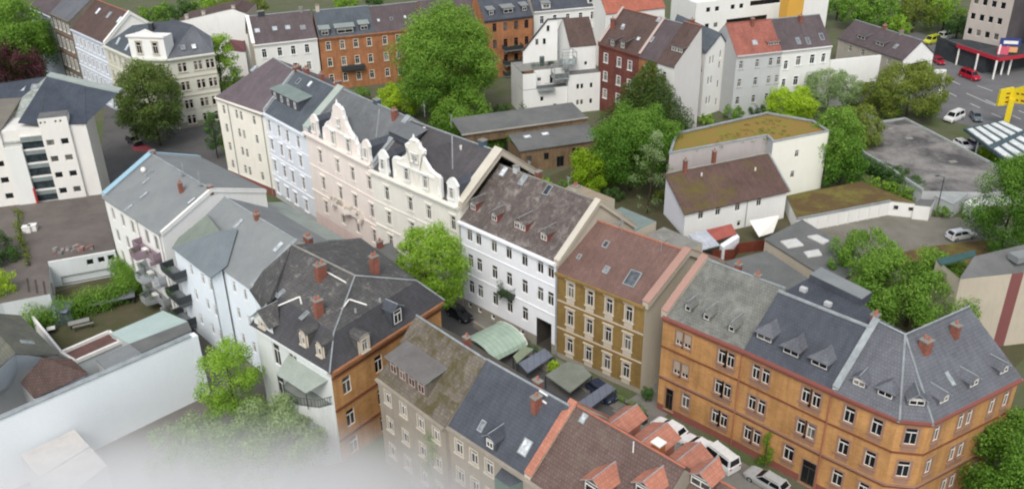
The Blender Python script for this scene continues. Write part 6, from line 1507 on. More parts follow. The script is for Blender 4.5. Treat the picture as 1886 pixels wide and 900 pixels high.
# ================================================================== VEGETATION
NT = [0]
def tree(label, bx, by, crown, mat, kind='round', size=.4, trunk=.3, group=None, cat='tree', name='tree', dense=1.0, limbs=5, seed=None, zb=G, tone=(.2, 1.0), cs=None, base=None):
    """bx, by: foot of the trunk in the survey; crown: (left, top, right, bottom) extents in the survey"""
    NT[0] += 1; rnd = random.Random(seed or NT[0] * 13)
    b = base or P2(bx, by, zb); l, t, r_, bo = crown; dist = math.hypot(b.x, b.y)
    zt_ = vtop(b, bx, t); zbm = max(zb + .2, vtop(b, bx, bo)); sl = (Vector((b.x, b.y, (zt_ + zbm) / 2)) - CAM).length
    rad = (r_ - l) / 2 / F_PX * sl; off = ((l + r_) / 2 - bx) / F_PX * sl
    zt_ -= rad * .12
    c = Vector((b.x + off, b.y, (zt_ + zbm) / 2)); hz = (zt_ - zbm) / 2
    root = thing(name, label, cat, V3(b, zb), group)
    tm = MB(); top = Vector((c.x, c.y, c.z + hz * .35)); p0 = V3(b, zb - .2); prev = p0; R0 = trunk
    for k in range(1, 6):
        f = k / 5; q = p0.lerp(top, f) + Vector((rnd.uniform(-.15, .15), rnd.uniform(-.15, .15), 0)) * (1 - f)
        tm.bar(prev, q, R0 * (1 - .75 * (k - 1) / 5), BARK, 7, R0 * (1 - .75 * f), cap=False); prev = q
    for k in range(limbs):
        f = rnd.uniform(.35, .85); s_ = p0.lerp(top, f); a = rnd.uniform(0, 6.28)
        e_ = c + Vector((math.cos(a) * rad * .6, math.sin(a) * rad * .6, rnd.uniform(-.2, .6) * hz)); m_ = s_.lerp(e_, .5) + Vector((0, 0, -.2))
        tm.bar(s_, m_, R0 * .4, BARK, 5, R0 * .25, cap=False); tm.bar(m_, e_, R0 * .25, BARK, 5, R0 * .08, cap=False)
    tm.build('trunk', root)
    cl = []; n = cs or int(18 + rad * rad * 2.2)
    if kind == 'round' or kind == 'oval':
        nl = max(12, int(n / 3.2)); lobes = []
        for k in range(nl):
            zz = 1 - 2 * (k + .5) / nl; zz = zz * .92 + .05; a = k * 2.399 + rnd.uniform(-.5, .5); q_ = math.sqrt(max(0, 1 - zz * zz))
            w_ = (1 - .3 * max(0, zz)) if kind == 'oval' else 1.0
            rl = rnd.uniform(.32, .5); d = Vector((q_ * math.cos(a) * w_, q_ * math.sin(a) * w_, zz)) * (1 - rl * .72) * rnd.uniform(.88, 1.08)
            lobes.append((Vector((c.x + d.x * rad, c.y + d.y * rad, c.z + d.z * hz)), rl * min(rad, hz * 1.15), d.normalized()))
        for lc, rl, ld_ in lobes:
            for _ in range(8):
                d = Vector((rnd.gauss(0, 1), rnd.gauss(0, 1), rnd.gauss(.35, 1))).normalized(); d = (d + ld_ * .7).normalized()
                cl.append((lc + d * rl * rnd.uniform(.5, .95), rl * rnd.uniform(.34, .58)))
            cl.append((lc, rl * .8))
        cl.append((c, min(rad, hz) * .6)); cl.append((c + Vector((0, 0, hz * .35)), min(rad, hz) * .5)); cl.append((c - Vector((0, 0, hz * .35)), min(rad, hz) * .5))
    elif kind == 'cone':
        for k in range(n):
            f = (k + .5) / n; f = f ** 1.1; rr = rad * (1.0 - f) ** .75 * rnd.uniform(.6, 1.12) * (1 if f > .08 else .8); a = k * 2.399
            cl.append((Vector((c.x + math.cos(a) * rr, c.y + math.sin(a) * rr, zbm + (zt_ - zbm) * f + rnd.uniform(-.2, .2))), rad * (.2 * (1 - f) + .09)))
        for k in range(6): cl.append((Vector((c.x, c.y, zbm + (zt_ - zbm) * (k + .5) / 7)), rad * (1 - k / 7) * .55))
    elif kind == 'birch':
        for k in range(n):
            f = rnd.random() ** .8; a = rnd.uniform(0, 6.28); w_ = math.sin(math.pi * min(1, .15 + f * .85)) ** .6; rr = rad * w_ * rnd.uniform(.3, 1.0)
            cl.append((Vector((c.x + math.cos(a) * rr, c.y + math.sin(a) * rr, zbm + (zt_ - zbm) * f)), rad * rnd.uniform(.14, .3)))
    elif kind == 'tiers':
        for k in range(n):
            tz = rnd.choice([.12, .3, .5, .7, .88]); a = rnd.uniform(0, 6.28); rr = rad * (1.05 - .6 * tz) * rnd.uniform(.35, 1.0)
            cl.append((Vector((c.x + math.cos(a) * rr, c.y + math.sin(a) * rr, zbm + (zt_ - zbm) * tz + rnd.uniform(-.25, .25))), rad * rnd.uniform(.16, .28)))
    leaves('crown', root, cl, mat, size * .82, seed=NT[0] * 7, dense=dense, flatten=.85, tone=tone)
    return root
tree('very large bright green chestnut towering over the brick back row', 828, 225, (738, 4, 916, 205), L_MID, 'oval', .42, .5, dense=1.0, cs=120, tone=(.22, 1.05))
tree('lush chestnut lobe low at the foot of the very large chestnut', 850, 250, (788, 168, 915, 248), L_MID, 'round', .45, .3)
tree('yellow green bush left of the large chestnut', 735, 215, (690, 152, 780, 212), L_YEL, 'round', .4, .15, cat='bush', name='bush')
tree('small bright tree between the dark roofs and the workshop', 925, 286, (888, 225, 966, 280), L_MID, 'round', .35, .2)
tree('dark conifer like tree in front of the tall pale gable', 1190, 255, (1110, 106, 1270, 250), L_CON, 'cone', .42, .35, cs=150)
tree('round deep green tree beside the workshop', 1160, 350, (1090, 198, 1246, 330), L_MID, 'round', .38, .35, tone=(.08, .82), cs=85)
tree('pale thin birch with white bark in front of the planted block', 1192, 392, (1160, 240, 1236, 385), L_GREYG, 'birch', .3, .2, dense=.75, cs=44)
tree('yellowish green small tree at the left of the round deep green tree', 1098, 352, (1050, 272, 1140, 350), L_YEL, 'round', .35, .15, tone=(0, .7))
tree('lime green tree behind the planted block', 1455, 230, (1408, 155, 1500, 225), L_YEL, 'round', .42, .25)
tree('big fresh green tree to the right of the planted block', 1530, 335, (1478, 188, 1578, 320), L_MID, 'oval', .42, .35, cs=70)
tree('deep green tree low against the right wall of the planted block', 1545, 345, (1505, 262, 1585, 345), L_MID, 'round', .4, .25, tone=(0, .75))
tree('green thicket tree between planted block and grey hall', 1575, 290, (1535, 190, 1612, 285), L_OLIVE, 'round', .4, .25)
tree('dark shrub under the fresh green tree by the low garages', 1480, 350, (1530, 300, 1600, 352), L_DARK, 'round', .35, .1, cat='bush', name='bush', base=P2(1565, 348))
tree('pale blossoming shrub tree before the white fire wall', 1520, 215, (1465, 125, 1578, 190), L_GREYG, 'round', .35, .2, dense=.7)
tree('dense round bush tree between the low house and the hall', 1668, 222, (1598, 112, 1732, 216), L_OLIVE, 'round', .42, .3, cs=75)
tree('tangled shrub below the dense round bush tree', 1600, 205, (1560, 150, 1640, 208), L_OLIVE, 'round', .4, .2, cat='bush', name='bush')
tree('airy birch at the right edge next to the white estate car', 1838, 470, (1768, 280, 1915, 455), L_MID, 'birch', .32, .25, dense=1.0, cs=150, tone=(0, .8))
tree('bushy bright tree left of the pair behind the orange terrace', 1590, 525, (1514, 428, 1665, 510), L_MID, 'round', .35, .25, cs=60)
tree('wide feathery tree right of the pair behind the orange terrace', 1668, 600, (1552, 462, 1788, 606), L_MID, 'round', .36, .3, cs=120)
tree('light green street tree between the villa and the ivory house', 788, 600, (714, 402, 842, 578), L_BRIGHT, 'oval', .3, .25, cs=90, tone=(.2, 1), base=R(-7.5, -13.5))
tree('bright green courtyard tree left of the slate villa', 440, 790, (378, 602, 502, 790), L_BRIGHT, 'oval', .27, .2, cs=48, tone=(.2, 1.0), dense=.8)
tree('pale leafy tree fading in the mist below the slate villa', 505, 905, (400, 748, 615, 880), L_GREYG, 'round', .3, .2, cs=60, tone=(.4, 1))
tree('leafy tree sunk in the mist near the lower left yard', 375, 900, (290, 775, 440, 880), L_GREYG, 'round', .3, .2, cs=50, tone=(.4, 1))
tree('olive green tree in front of the pale corner house', 296, 268, (236, 94, 344, 292), leafmat('deep_olive_leaves', '#52682f', '#7f9148', '#22300f'), 'oval', .4, .3, cs=110, tone=(.1, .9), dense=1.0)
tree('tulip tree with layered branches beside the cream house', 412, 200, (378, 54, 458, 165), L_BRIGHT, 'tiers', .5, .3, cs=95, dense=1.2)
tree('dark climbing tree at the left corner of the cream house', 402, 292, (384, 190, 420, 290), L_DARK, 'oval', .32, .15, cs=60)
tree('large bright green tree in the top left corner', 50, 170, (-30, -4, 106, 150), L_MID, 'round', .5, .4, cs=90)
tree('copper beech with purple foliage at the left edge', 30, 195, (-40, 62, 84, 180), L_PURPLE, 'round', .45, .35, cs=70, tone=(.1, 1))
tree('dark green garden tree at the left edge under the modern block', 6, 520, (-40, 420, 42, 500), L_DARK, 'round', .3, .2, zb=G)
tree('yellow green garden shrub at the left edge by the white wall', 12, 580, (-18, 486, 38, 560), L_YEL, 'round', .28, .1, cat='bush', name='bush', dense=.7)
tree('big tree in the bottom right corner before the corner house', 1840, 960, (1768, 770, 2010, 980), L_MID, 'round', .32, .3, cs=90, tone=(0, .85))
tree('round clipped ball tree by the brown shed roof', 150, 700, (128, 643, 177, 690), L_BRIGHT, 'round', .22, .08, name='ball_tree')
tree('slim dark cypress at the foot of the white stepped block', 962, 218, (948, 182, 976, 216), L_DARK, 'cone', .3, .1, name='cypress')
tree('dark shrub left of the slim cypress', 930, 215, (905, 190, 945, 215), L_DARK, 'round', .35, .1, name='bush', cat='bush')
bushes = [(665, 185, 20, 'beside the yellow green bush at the left'), (720, 200, 16, 'in front of the orange brick row'), (905, 262, 20, 'left of the small bright tree'), (1005, 345, 14, 'at the foot of the workshop wall'), (1040, 352, 16, 'between workshop wall and yellowish tree'),
 (1130, 370, 20, 'under the round deep green tree'), (1215, 372, 18, 'against the foot of the planted block'), (1300, 232, 18, 'at the foot of the narrow white gable front'), (1350, 222, 22, 'below the pale grey red roofed house'), (1395, 215, 18, 'left of the lime green tree'), (1700, 215, 26, 'at the road end of the grey hall'), (1640, 218, 18, 'by the kerb of the grey hall'), (1735, 400, 16, 'right of the white hut'), (1060, 235, 16, 'behind the workshop roof'), (935, 335, 14, 'near the beige rear annex')]
for i, (x, y, w_, wd) in enumerate(bushes):
    tree('%s bush %s' % (('leafy', 'dark', 'olive', 'bright')[i % 4], wd), x, y, (x - w_, y - w_ * 1.3, x + w_, y - w_ * .05), (L_MID, L_DARK, L_OLIVE, L_BRIGHT)[i % 4], 'round', .34, .08, cs=24, limbs=2, cat='bush', name='bush')
# green backdrop at the top: individually standing trees
tops = [(90, 20, 46), (430, 18, 50), (385, 16, 40), (345, 22, 38), (305, 24, 34), (270, 30, 30), (470, 10, 40), (640, 6, 34), (690, 2, 30), (1575, 18, 52), (1625, 25, 50), (1680, 18, 56), (1735, 20, 50), (1760, 48, 34), (1540, 10, 36), (1600, -4, 50), (1700, -10, 60), (1650, 48, 34)]
kinds = [L_MID, L_OLIVE, L_BRIGHT, L_DARK, L_MID]
words = ['mid green', 'olive', 'bright', 'dark', 'fresh green']
wh = lambda x: 'left' if x < 300 else 'centre left' if x < 800 else 'right'
for i, (x, y, w_) in enumerate(tops):
    tree('%s tree of the far green belt along the %s top edge' % (words[i % 5], wh(x)), x, y + w_ * .75, (x - w_ * .62, y - w_ * .6, x + w_ * .62, y + w_ * .6), kinds[i % 5], 'round', .6, .3, cs=26, group='trees of the far green belt', limbs=3)
# hedges
def hedge(label, pts, w, h0, h1, mat, size=.22, zb=G, name='hedge', step=.7):
    c = []; rnd = random.Random(len(label)); root = thing(name, label, 'hedge', V3(pts[0], zb))
    m = MB()
    for i in range(len(pts) - 1):
        a, b = pts[i], pts[i + 1]; n = max(1, int((b - a).length / step)); d = (b - a).normalized(); q = v2(-d.y, d.x)
        for k in range(n):
            for r_ in range(max(1, int((h1 - h0) / .7))):
                p = a.lerp(b, (k + rnd.random()) / n) + q * rnd.uniform(-w, w) * .4; c.append((V3(p, h0 + .4 + r_ * .7 + rnd.uniform(-.1, .2)), w * rnd.uniform(.45, .62)))
        m.bar(V3(a, h0 - .1), V3(b, h0 + .2), .12, BARK, 5)
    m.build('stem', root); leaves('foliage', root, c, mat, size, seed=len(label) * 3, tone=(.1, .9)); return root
hedge('clipped green hedge curving around the sunken white courtyard', [P2(52, 592, .5), P2(120, 566, .5), P2(190, 548, .5), P2(236, 528, .5), P2(226, 470, 1.5), P2(210, 420, 2.5)], 2.6, G, 1.7, L_MID, .24)
hedge('rough hedge between the low garages and the grey hall', [P2(1560, 300), P2(1610, 325), P2(1650, 340), P2(1690, 366)], 2.2, G, 1.6, L_DARK, .35)
hedge('strip of tall grass and shrubs beside the parking deck', [P2(32, 388, DK), P2(38, 440, DK), P2(55, 490, DK)], 1.0, DK, DK + .5, L_OLIVE, .25, DK)
hedge('planting strip with yellow flowers next to the canopy', [P2(1800, 285), P2(1850, 305), P2(1880, 330)], 2.0, G, .6, L_YEL, .3)
hedge('shrubs behind the low garages', [P2(1590, 345), P2(1680, 372)], 1.2, G, 1.4, L_BRIGHT, .3)
rt_ = thing('ivy', 'tall green ivy climbing the orange facade beside the parked silver car', 'ivy', V3(T[1] + RU * 3.9 - RN * .4, G))
cs = [(V3(T[1] + RU * (4.3 + random.uniform(-.7, .7) * (1 - k / 22)) - RN * .35, G + .3 + k * .28), .55 * (1 - k / 40)) for k in range(16)]
m = MB(); m.bar(V3(T[1] + RU * 4.2 - RN * .3, G), V3(T[1] + RU * 4.2 - RN * .2, 3), .06, BARK, 5); m.build('stem', rt_); leaves('foliage', rt_, cs, L_BRIGHT, .16, seed=9, tone=(.0, .6))

# ================================================================== VEHICLES AND SMALL THINGS
CARS = {}
TYRE = paint('tyre', '#17181a', .8); RIM = paint('rim', '#a7abaf', .3, .6); CGL = paint('car_glass', '#14181c', .08)
HL = paint('headlight_lens', '#e8ecf0', .1); TL = paint('tail_light_lens', '#8f1418', .2)
def loft(mb, secs, mat):
    """closed sections of equal length joined along x"""
    for a, b in zip(secs, secs[1:]):
        n = len(a)
        for i in range(n): j = (i + 1) % n; mb.poly([a[i], a[j], b[j], b[i]], mat)
    mb.poly(secs[0], mat); mb.poly(secs[-1][::-1], mat)
def car_tree(kind, colour, key):
    L, W, H_, prof = {
        'estate': (4.6, 1.8, 1.48, [(-2.3, .55, .95), (-2.2, .42, 1.0), (0, .4, .95), (1.2, .4, .92), (2.0, .42, .8), (2.3, .5, .68)]),
        'van': (4.9, 1.95, 1.95, [(-2.45, .5, 1.1), (-2.4, .4, 1.12), (0, .38, 1.1), (1.5, .38, 1.08), (2.2, .42, .95), (2.45, .5, .8)]),
        'hatch': (4.1, 1.75, 1.45, [(-2.05, .55, .95), (-1.95, .42, 1.0), (0, .4, .94), (1.0, .4, .92), (1.8, .42, .8), (2.05, .5, .68)])}[kind]
    o = thing('car', '', 'car', (0, 0, 0)); org = Vector((0, 0, 0)); mb = MB(); body = paint(key, colour, .25, 0, .6)
    hw = W / 2; secs = []
    for x, zl, zb_ in prof:
        k = .86 if abs(x) > L / 2 - .05 else 1.0
        secs.append([Vector((x, -hw * k * .94, zl * .6)), Vector((x, hw * k * .94, zl * .6)), Vector((x, hw * k, (zl + zb_) / 2)), Vector((x, hw * k * .93, zb_)), Vector((x, -hw * k * .93, zb_)), Vector((x, -hw * k, (zl + zb_) / 2))])
    loft(mb, secs, body)
    x0, x1 = (-2.2, 1.05) if kind == 'estate' else (-2.38, 1.65) if kind == 'van' else (-1.95, .95)
    zb_ = prof[2][2]; r0, r1 = x0 + (.45 if kind != 'van' else .15), x1 - (.85 if kind != 'van' else .75)
    b = [Vector((x0, -hw * .9, zb_ - .02)), Vector((x1, -hw * .9, zb_ - .06)), Vector((x1, hw * .9, zb_ - .06)), Vector((x0, hw * .9, zb_ - .02))]
    t = [Vector((r0, -hw * .74, H_)), Vector((r1, -hw * .74, H_)), Vector((r1, hw * .74, H_)), Vector((r0, hw * .74, H_))]
    mb.poly(t, body)
    for i in range(4): j = (i + 1) % 4; mb.poly([b[i], b[j], t[j], t[i]], body)
    mb.build('body', o)
    for nm, i, j, f0, f1 in (('windscreen', 1, 2, .06, .94), ('rear_window', 3, 0, .1, .9), ('side_window', 0, 1, .05, .47), ('side_window', 0, 1, .51, .95), ('side_window', 2, 3, .05, .49), ('side_window', 2, 3, .53, .95)):
        A_, B_, C_, D_ = b[i].lerp(b[j], f0), b[i].lerp(b[j], f1), t[i].lerp(t[j], f1), t[i].lerp(t[j], f0)
        lo1, lo2 = A_.lerp(D_, .12), B_.lerp(C_, .12); hi1, hi2 = A_.lerp(D_, .9), B_.lerp(C_, .9); n = (lo2 - lo1).cross(hi1 - lo1).normalized() * .012
        m = MB(); m.poly([lo1 + n, lo2 + n, hi2 + n, hi1 + n], CGL); m.build(nm, o)
    for sx in (-L / 2 + .85, L / 2 - .85):
        for sy in (-1, 1):
            m = MB(); m.bar((sx, sy * (hw - .24), .32), (sx, sy * (hw + .01), .32), .32, TYRE, 14); w_ = m.build('wheel', o)
            m = MB(); m.bar((sx, sy * (hw + .005), .32), (sx, sy * (hw + .03), .32), .2, RIM, 10); m.build('rim', w_)
    for sy in (-1, 1):
        m = MB(); m.obox((L / 2 - .1, sy * hw * .62), (1, 0), .2, .36, prof[-1][2] - .14, prof[-1][2] - .0, HL); m.build('headlight', o)
        m = MB(); m.obox((-L / 2 + .06, sy * hw * .68), (1, 0), .16, .22, prof[0][2] - .22, prof[0][2] - .0, TL); m.build('tail_light', o)
    m = MB(); m.obox((L / 2 - .08, 0), (1, 0), .22, W * .8, .25, .42, paint('bumper_dark', '#26282a', .6)); m.build('bumper', o)
    if kind != 'hatch':
        for sy in (-1, 1): m = MB(); m.bar((r0 + .2, sy * hw * .66, H_ + .05), (r1 - .2, sy * hw * .66, H_ + .05), .025, DARKM); m.build('roof_rail', o)
    return o
def copy_tree(o, par=None):
    c = o.copy(); col.objects.link(c)
    if par: c.parent = par
    for ch in list(o.children): copy_tree(ch, c)
    return c
def put_car(kind, colour, key, label, px, py, d2, z=G, group=None, cat='car'):
    k = (kind, key)
    if k in CARS: o = copy_tree(CARS[k])
    else: o = car_tree(kind, colour, key); CARS[k] = o
    p = P2(px, py, z + .5) if isinstance(px, (int, float)) else px
    q = P2(d2[0], d2[1], z + .5) if not isinstance(d2, Vector) else p + d2
    d = q - p; o.location = V3(p, z + .02); o.rotation_euler = (0, 0, math.atan2(d.y, d.x)); o['label'] = label; o['category'] = cat
    if group: o['group'] = group
    return o
put_car('van', '#dcdcda', 'van_white', 'white people carrier in the road lane beside the bush', 1757, 217, (1735, 226), cat='van')
put_car('hatch', '#59636a', 'car_grey', 'dark grey small car next to the white people carrier', 1798, 216, (1806, 226))
put_car('van', '#a5122c', 'van_red', 'bright red van driving on the main road', 1786, 141, (1810, 150), cat='van')
put_car('hatch', '#a5122c', 'car_red', 'red car half hidden by the gable of the low house', 1728, 113, (1738, 119))
put_car('hatch', '#e2e2e2', 'car_white', 'white small car parked along the kerb of the grey hall', 1774, 268, (1792, 278))
put_car('hatch', '#8d8798', 'car_lilac', 'dull lilac grey car half under the dark framed canopy', 1797, 268, (1815, 278))
put_car('estate', '#d9dbdc', 'estate_white', 'white estate car parked alone on the gravel yard', 1770, 433, (1792, 429))
put_car('van', '#dcdcda', 'van_white', 'white van parked in front of the orange terrace, seen from the rear', R(-11.6, 25.5), None, RU * -1 * 1.0, cat='van') if False else put_car('van', '#dcdcda', 'van_white', 'white van parked in front of the orange terrace', 1322, 843, (1300, 826), cat='van')
put_car('estate', '#a9abaa', 'estate_silver', 'silver estate car with roof rails below the ivy', 1412, 886, (1388, 872))
put_car('hatch', '#1b1d22', 'car_black', 'black car parked under the light green street tree', 846, 578, (862, 588))
put_car('hatch', '#1b1d22', 'car_black', 'black car at the junction behind the modern block', 247, 260, (262, 268))
put_car('hatch', '#26324a', 'car_navy', 'dark blue car half under the slate coloured carport', 1108, 722, (1125, 735))
put_car('hatch', '#1b1d22', 'car_black', 'black car between the carport roofs below the white house', 905, 622, (890, 612))
put_car('hatch', '#e2e2e2', 'car_white', 'white car between the orange dormers of the brown roof', 1232, 790, (1215, 780))
put_car('hatch', '#e2e2e2', 'car_white', 'white car showing between the two right orange dormers', 1286, 822, (1270, 812))
put_car('van', '#c9cdca', 'van_pale', 'pale box van parked near the green bank at the top right', 1742, 68, (1765, 62), cat='van')
put_car('van', '#bfc430', 'van_yellow', 'small yellow green truck beside the pale box van', 1716, 76, (1700, 80), cat='truck')
# street canopies
h = House('shelter', 'pale green arched shelter roof in the front garden of the white house', 'shelter', R(-9, -6))
a_, b_ = R(-9.4, -6.6), R(-4.8, -6.3); GRNM = seam('arch_green_sheet', '#9fb3a3', .7, .45)
ang_n = 9; prev = None
ca, cb = P2(885, 640, 1.0), P2(942, 612, 1.0); ax = (cb - ca).normalized(); nx = v2(-ax.y, ax.x); hw = 3.0
ca = ca - ax * .5
for k in range(ang_n):
    t = math.pi * (k / (ang_n - 1)); o_ = nx * (math.cos(t) * hw); z = .6 + math.sin(t) * 1.4
    cur = (V3(ca + o_, z), V3(cb + o_, z))
    if prev: h.roof([prev[0], prev[1], cur[1], cur[0]], GRNM, .06)
    prev = cur
for s_ in (-1, 1):
    for e_ in (ca, cb): m = MB(); m.bar(V3(e_ + nx * hw * s_ * .97, G), V3(e_ + nx * hw * s_ * .97, .7), .06, ZINC); m.build('post', h.o)
for e_ in (cb,):
    for k in range(ang_n - 1):
        t0, t1 = math.pi * k / (ang_n - 1), math.pi * (k + 1) / (ang_n - 1)
        h.tmb('end_rib').bar(V3(e_ + nx * math.cos(t0) * hw, .66 + math.sin(t0) * 1.4), V3(e_ + nx * math.cos(t1) * hw, .66 + math.sin(t1) * 1.4), .07, WHITE)
h.done()
def carport(label, px, z, mat):
    h = House('carport', label, 'carport', P2(*px[0], z)); q = [P(x, y, z) for x, y in px]; h.roof(q, mat, .14)
    for p in q: m = MB(); m.bar(V3(p.xy * .995 + q[0].xy * .005, G), V3(p.xy * .995 + q[0].xy * .005, z - .1), .07, DARKM); m.build('post', h.o)
    h.done()
carport('slate blue carport roof before the gateway of the white house', [(955, 668), (1003, 641), (1018, 655), (972, 686)], 1.1, seam('slate_blue_sheet', '#6c7280', .8))
carport('pale sage carport roof before the gateway', [(945, 655), (965, 636), (983, 642), (952, 668)], 1.1, flat('sage_felt', '#87907b', '#79826d', .5))
carport('green grey hipped carport roof in front of the ochre house', [(1005, 690), (1045, 665), (1072, 672), (1090, 690), (1050, 722)], 1.2, flat('sage_grey_felt', '#80857b', '#72776d', .5))
carport('slate blue carport with a dark car, right of the hipped carport', [(1062, 742), (1118, 704), (1134, 715), (1085, 752)], 1.2, seam('slate_blue_sheet', '#6c7280', .8))
tree('small yellow green bush between two carports', 1022, 690, (1008, 664, 1034, 688), L_YEL, 'round', .2, .06, name='bush', cat='bush')
tree('dark evergreen bush in the gap beside the orange terrace', 1190, 738, (1180, 712, 1204, 738), L_DARK, 'round', .2, .06, name='bush', cat='bush')
wallrun('garden_wall', 'weathered stone wall along the pavement of the white house', [R(-3.0, -12), R(-3.0, 4)], G, -.2, .35, M_PLAST)
hedge('low dark shrubs along the foot of the white house', [R(-1.2, -9), R(-1.2, 1)], 1.0, G, G + .6, L_DARK, .18)
hedge('narrow shrub bed along the foot of the ochre house', [R(-1.0, 5.2), R(-1.0, 15)], .9, G, G + .6, L_MID, .16)
for i_, (o_, a_) in enumerate(((-2.2, 15.4), (-2.2, 16.2), (-2.9, 3.2))):
    m = MB(); q = R(o_, a_); m.obox(q, RU, .6, .7, G + .12, G + 1.15, paint('bin_dark', '#2c3230', .6)); m.obox(q, RU, .64, .76, G + 1.15, G + 1.22, DARKM)
    solo(m, 'waste_bin', ('left waste bin in the gap before the orange terrace', 'right waste bin in the gap before the orange terrace', 'waste bin beside the gateway of the white house')[i_], 'waste bin', q)
rt_ = thing('ivy', 'ivy hanging down the deck wall beside the white balcony house', 'ivy', V3(P2(222, 470, 0), G))
cs = [(P(212 + k * 1.6 + (k % 3) * 3, 402 + k * 8, 3.2 - k * .22), .75) for k in range(17)]
m = MB(); m.bar(P(222, 470, 0), P(222, 430, 2), .05, BARK, 5); m.build('stem', rt_); leaves('foliage', rt_, cs, L_MID, .2, seed=19, tone=(.1, .8))
# bins, garden furniture
for i, (x, y) in enumerate(((51, 427), (62, 424))):
    m = MB(); q = P2(x, y, DK); m.obox(q, (1, .2), 1.1, .9, DK, DK + .9, WHITE); m.obox(q, (1, .2), 1.2, 1.0, DK + .9, DK + 1.0, M_BWHITE)
    solo(m, 'container', ('left', 'right')[i] + ' one of two white containers on the brown yard', 'container', V3(q, DK), 'white containers on the brown yard')
rnd = random.Random(3)
RUB = [flat('rubble_pale', '#9b928a', '#857d76', 2), flat('rubble_rose', '#8a645c', '#77564f', 2), flat('rubble_grey', '#75787a', '#66696b', 2)]
for k in range(26):
    t = rnd.random(); x, y = 98 + 72 * t + rnd.uniform(-3, 3), 464 - 8 * t + rnd.uniform(-5, 5); q = P2(x, y, DK); s_ = rnd.uniform(.2, .55); a = rnd.uniform(0, 3); m = MB()
    m.obox(q, (math.cos(a), math.sin(a)), s_ * 1.6, s_, DK, DK + s_ * .6, RUB[k % 3]); solo(m, 'rubble_block', 'broken masonry block in the rubble heap on the brown yard', 'rubble', V3(q, DK), 'rubble blocks on the brown yard')
for i, (x, y, w_, l_, c_) in enumerate(((147, 600, 2.6, 1.0, '#8c8d88'), (155, 606, 2.6, .4, '#7d7a72'), (96, 612, 1.0, .9, '#d8d8d4'))):
    m = MB(); q = P2(x, y); u_ = (.9, .45); m.obox(q, u_, w_, l_, G + .65, G + .74, paint('furniture_%d' % i, c_, .6))
    u3 = Vector(u_).normalized()
    for s_ in (-1, 1): m.obox(q + u3 * w_ * .4 * s_, u_, .08, l_ * .8, G, G + .66, DARKM)
    solo(m, 'garden_table', ('long grey garden table by the hedge', 'narrow garden bench beside the long grey table', 'white square garden table near the left wall')[i], ('table', 'bench', 'table')[i], q)
m = MB(); q = P2(118, 590); m.obox(q, (.9, .45), 2.2, 2.0, G, G + 1.9, flat('tool_shed_blue', '#6d7585', '#5d6575', 1)); m.slab([V3(q + v2(-1.5, -.9), G + 2.0), V3(q + v2(1.3, -1.3), G + 2.0), V3(q + v2(1.5, .9), G + 2.4), V3(q + v2(-1.2, 1.4), G + 2.4)], .1, flat('tool_shed_blue', '#6d7585')); solo(m, 'tool_shed', 'small blue grey garden shed against the hedge', 'shed', q)
m = MB(); q = P2(208, 562); m.obox(q, (.9, .4), 6.0, 2.4, G + 1.2, G + 1.35, flat('bike_roof', '#7a7b86', '#6b6c77', 1))
for a_ in (-2.7, 2.7): m.obox(q + v2(.9, .4).normalized() * a_, (.9, .4), .1, 2.0, G, G + 1.2, DARKM)
solo(m, 'bicycle_shelter', 'low lilac grey shelter in the garden below the hedge', 'shelter', q)

def aerial(house, p, hgt=1.6):
    m = MB(); p = Vector(p); t = p + Vector((0, 0, hgt)); m.bar(p - Vector((0, 0, .3)), t, .035, ZINC, 5)
    for k in range(4): q = t - Vector((0, 0, .12 * k)); m.bar(q - RU.to_3d() * (.35 - .05 * k), q + RU.to_3d() * (.35 - .05 * k), .02, ZINC, 4)
    m.build('aerial', house.o)
for hs, off_, al_, z_ in ((HP, 7.4, -34, 19.8), (HP, 7.4, -28, 19.8), (HW, 7.1, -12, 17.8), (HW, 7.1, -5, 17.8), (HO, 6.9, 4, 15.2), (HO, 6.9, 10, 15.2), (HW1, -22.4, -50, 14.7), (HW1, -22.0, -46, 14.6)):
    aerial(hs, R(off_, al_, z_))

# ================================================================== MIST
m, nt_, b_ = _new('mist'); nt_.nodes.remove(b_); out = nt_.nodes['Material Output']
pv = nt_.nodes.new('ShaderNodeVolumePrincipled'); pv.inputs['Color'].default_value = (.995, .995, .995, 1); pv.inputs['Anisotropy'].default_value = 0
tc = nt_.nodes.new('ShaderNodeTexCoord'); mp = nt_.nodes.new('ShaderNodeMapping'); mp.vector_type = 'POINT'
gr = nt_.nodes.new('ShaderNodeTexGradient'); gr.gradient_type = 'SPHERICAL'
nt_.links.new(tc.outputs['Object'], gr.inputs[0])
ns = nt_.nodes.new('ShaderNodeTexNoise'); ns.inputs['Scale'].default_value = 2.2; ns.inputs['Detail'].default_value = 2; nt_.links.new(tc.outputs['Object'], ns.inputs['Vector'])
mr = nt_.nodes.new('ShaderNodeMapRange'); mr.inputs['From Min'].default_value = .0; mr.inputs['From Max'].default_value = .6; mr.inputs['To Min'].default_value = 0; mr.inputs['To Max'].default_value = 1; mr.interpolation_type = 'SMOOTHSTEP'
nt_.links.new(gr.outputs['Fac'], mr.inputs['Value'])
mu = nt_.nodes.new('ShaderNodeMath'); mu.operation = 'MULTIPLY'; nt_.links.new(mr.outputs[0], mu.inputs[0])
mr2 = nt_.nodes.new('ShaderNodeMapRange'); mr2.inputs['From Min'].default_value = .25; mr2.inputs['From Max'].default_value = .7; mr2.inputs['To Min'].default_value = .55; mr2.inputs['To Max'].default_value = 1.3; nt_.links.new(ns.outputs['Fac'], mr2.inputs['Value'])
nt_.links.new(mr2.outputs[0], mu.inputs[1])
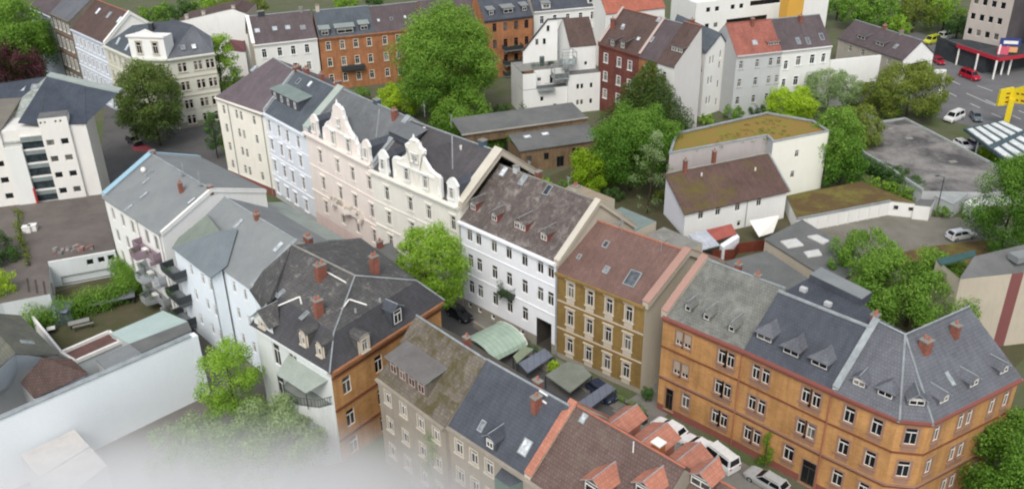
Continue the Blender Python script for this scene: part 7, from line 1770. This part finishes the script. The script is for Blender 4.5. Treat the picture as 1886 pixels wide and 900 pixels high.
mu2 = nt_.nodes.new('ShaderNodeMath'); mu2.operation = 'MULTIPLY'; mu2.inputs[1].default_value = .26; nt_.links.new(mu.outputs[0], mu2.inputs[0]); nt_.links.new(mu2.outputs[0], pv.inputs['Density'])
nt_.links.new(pv.outputs[0], out.inputs['Volume'])
pv.inputs['Emission Strength'].default_value = .0
MISTC, MISTS = Vector((-29, 50, -2)), Vector((50, 28, 20))
mm = MB(); n_ = 16; rg = []
for i in range(n_ + 1):
    a = math.pi * i / n_; rg.append([Vector((math.sin(a) * math.cos(2 * math.pi * j / n_), math.sin(a) * math.sin(2 * math.pi * j / n_), math.cos(a))) for j in range(n_)])
for i in range(n_):
    for j in range(n_): 
        k = (j + 1) % n_
        if i == 0: mm.poly([rg[0][0], rg[1][j], rg[1][k]], m)
        elif i == n_ - 1: mm.poly([rg[i][j], rg[n_][0], rg[i][k]], m)
        else: mm.poly([rg[i][j], rg[i + 1][j], rg[i + 1][k], rg[i][k]], m)
mo = mm.build('mist', None, Vector((0, 0, 0)), kind='stuff'); mo.location = MISTC; mo.scale = MISTS
mo['label'] = 'bank of pale mist lying over the lower left courtyards'; mo['category'] = 'mist'

# ------------------------------------------------------------------ light
w = bpy.data.worlds.new('World'); sc.world = w; w.use_nodes = True; nt = w.node_tree
sky = nt.nodes.new('ShaderNodeTexSky'); sky.sky_type = 'NISHITA'; sky.sun_disc = False
SUN_EL, SUN_AZ = RAD(50), RAD(192)   # azimuth clockwise from +Y
sky.sun_elevation = SUN_EL; sky.sun_rotation = SUN_AZ; sky.air_density = 1.0; sky.dust_density = 3.0; sky.ozone_density = 1.0
hs = nt.nodes.new('ShaderNodeHueSaturation'); hs.inputs['Saturation'].default_value = .35; nt.links.new(sky.outputs[0], hs.inputs['Color']); nt.links.new(hs.outputs[0], nt.nodes['Background'].inputs[0]); nt.nodes['Background'].inputs[1].default_value = .225
ld = bpy.data.lights.new('sun', 'SUN'); ld.energy = 1.5; ld.angle = RAD(22); ld.color = (1, .96, .9)
lo = bpy.data.objects.new('sun', ld); col.objects.link(lo)
sd = Vector((math.sin(SUN_AZ) * math.cos(SUN_EL), math.cos(SUN_AZ) * math.cos(SUN_EL), math.sin(SUN_EL)))
lo.rotation_euler = sd.to_track_quat('Z', 'Y').to_euler()
sc.view_settings.view_transform = 'Standard'; sc.view_settings.look = 'None'; sc.view_settings.exposure = 0

sc.cycles.filter_width = 2.1; sc.cycles.volume_bounces = 3; sc.cycles.volume_step_rate = 1.0; sc.cycles.max_bounces = 8
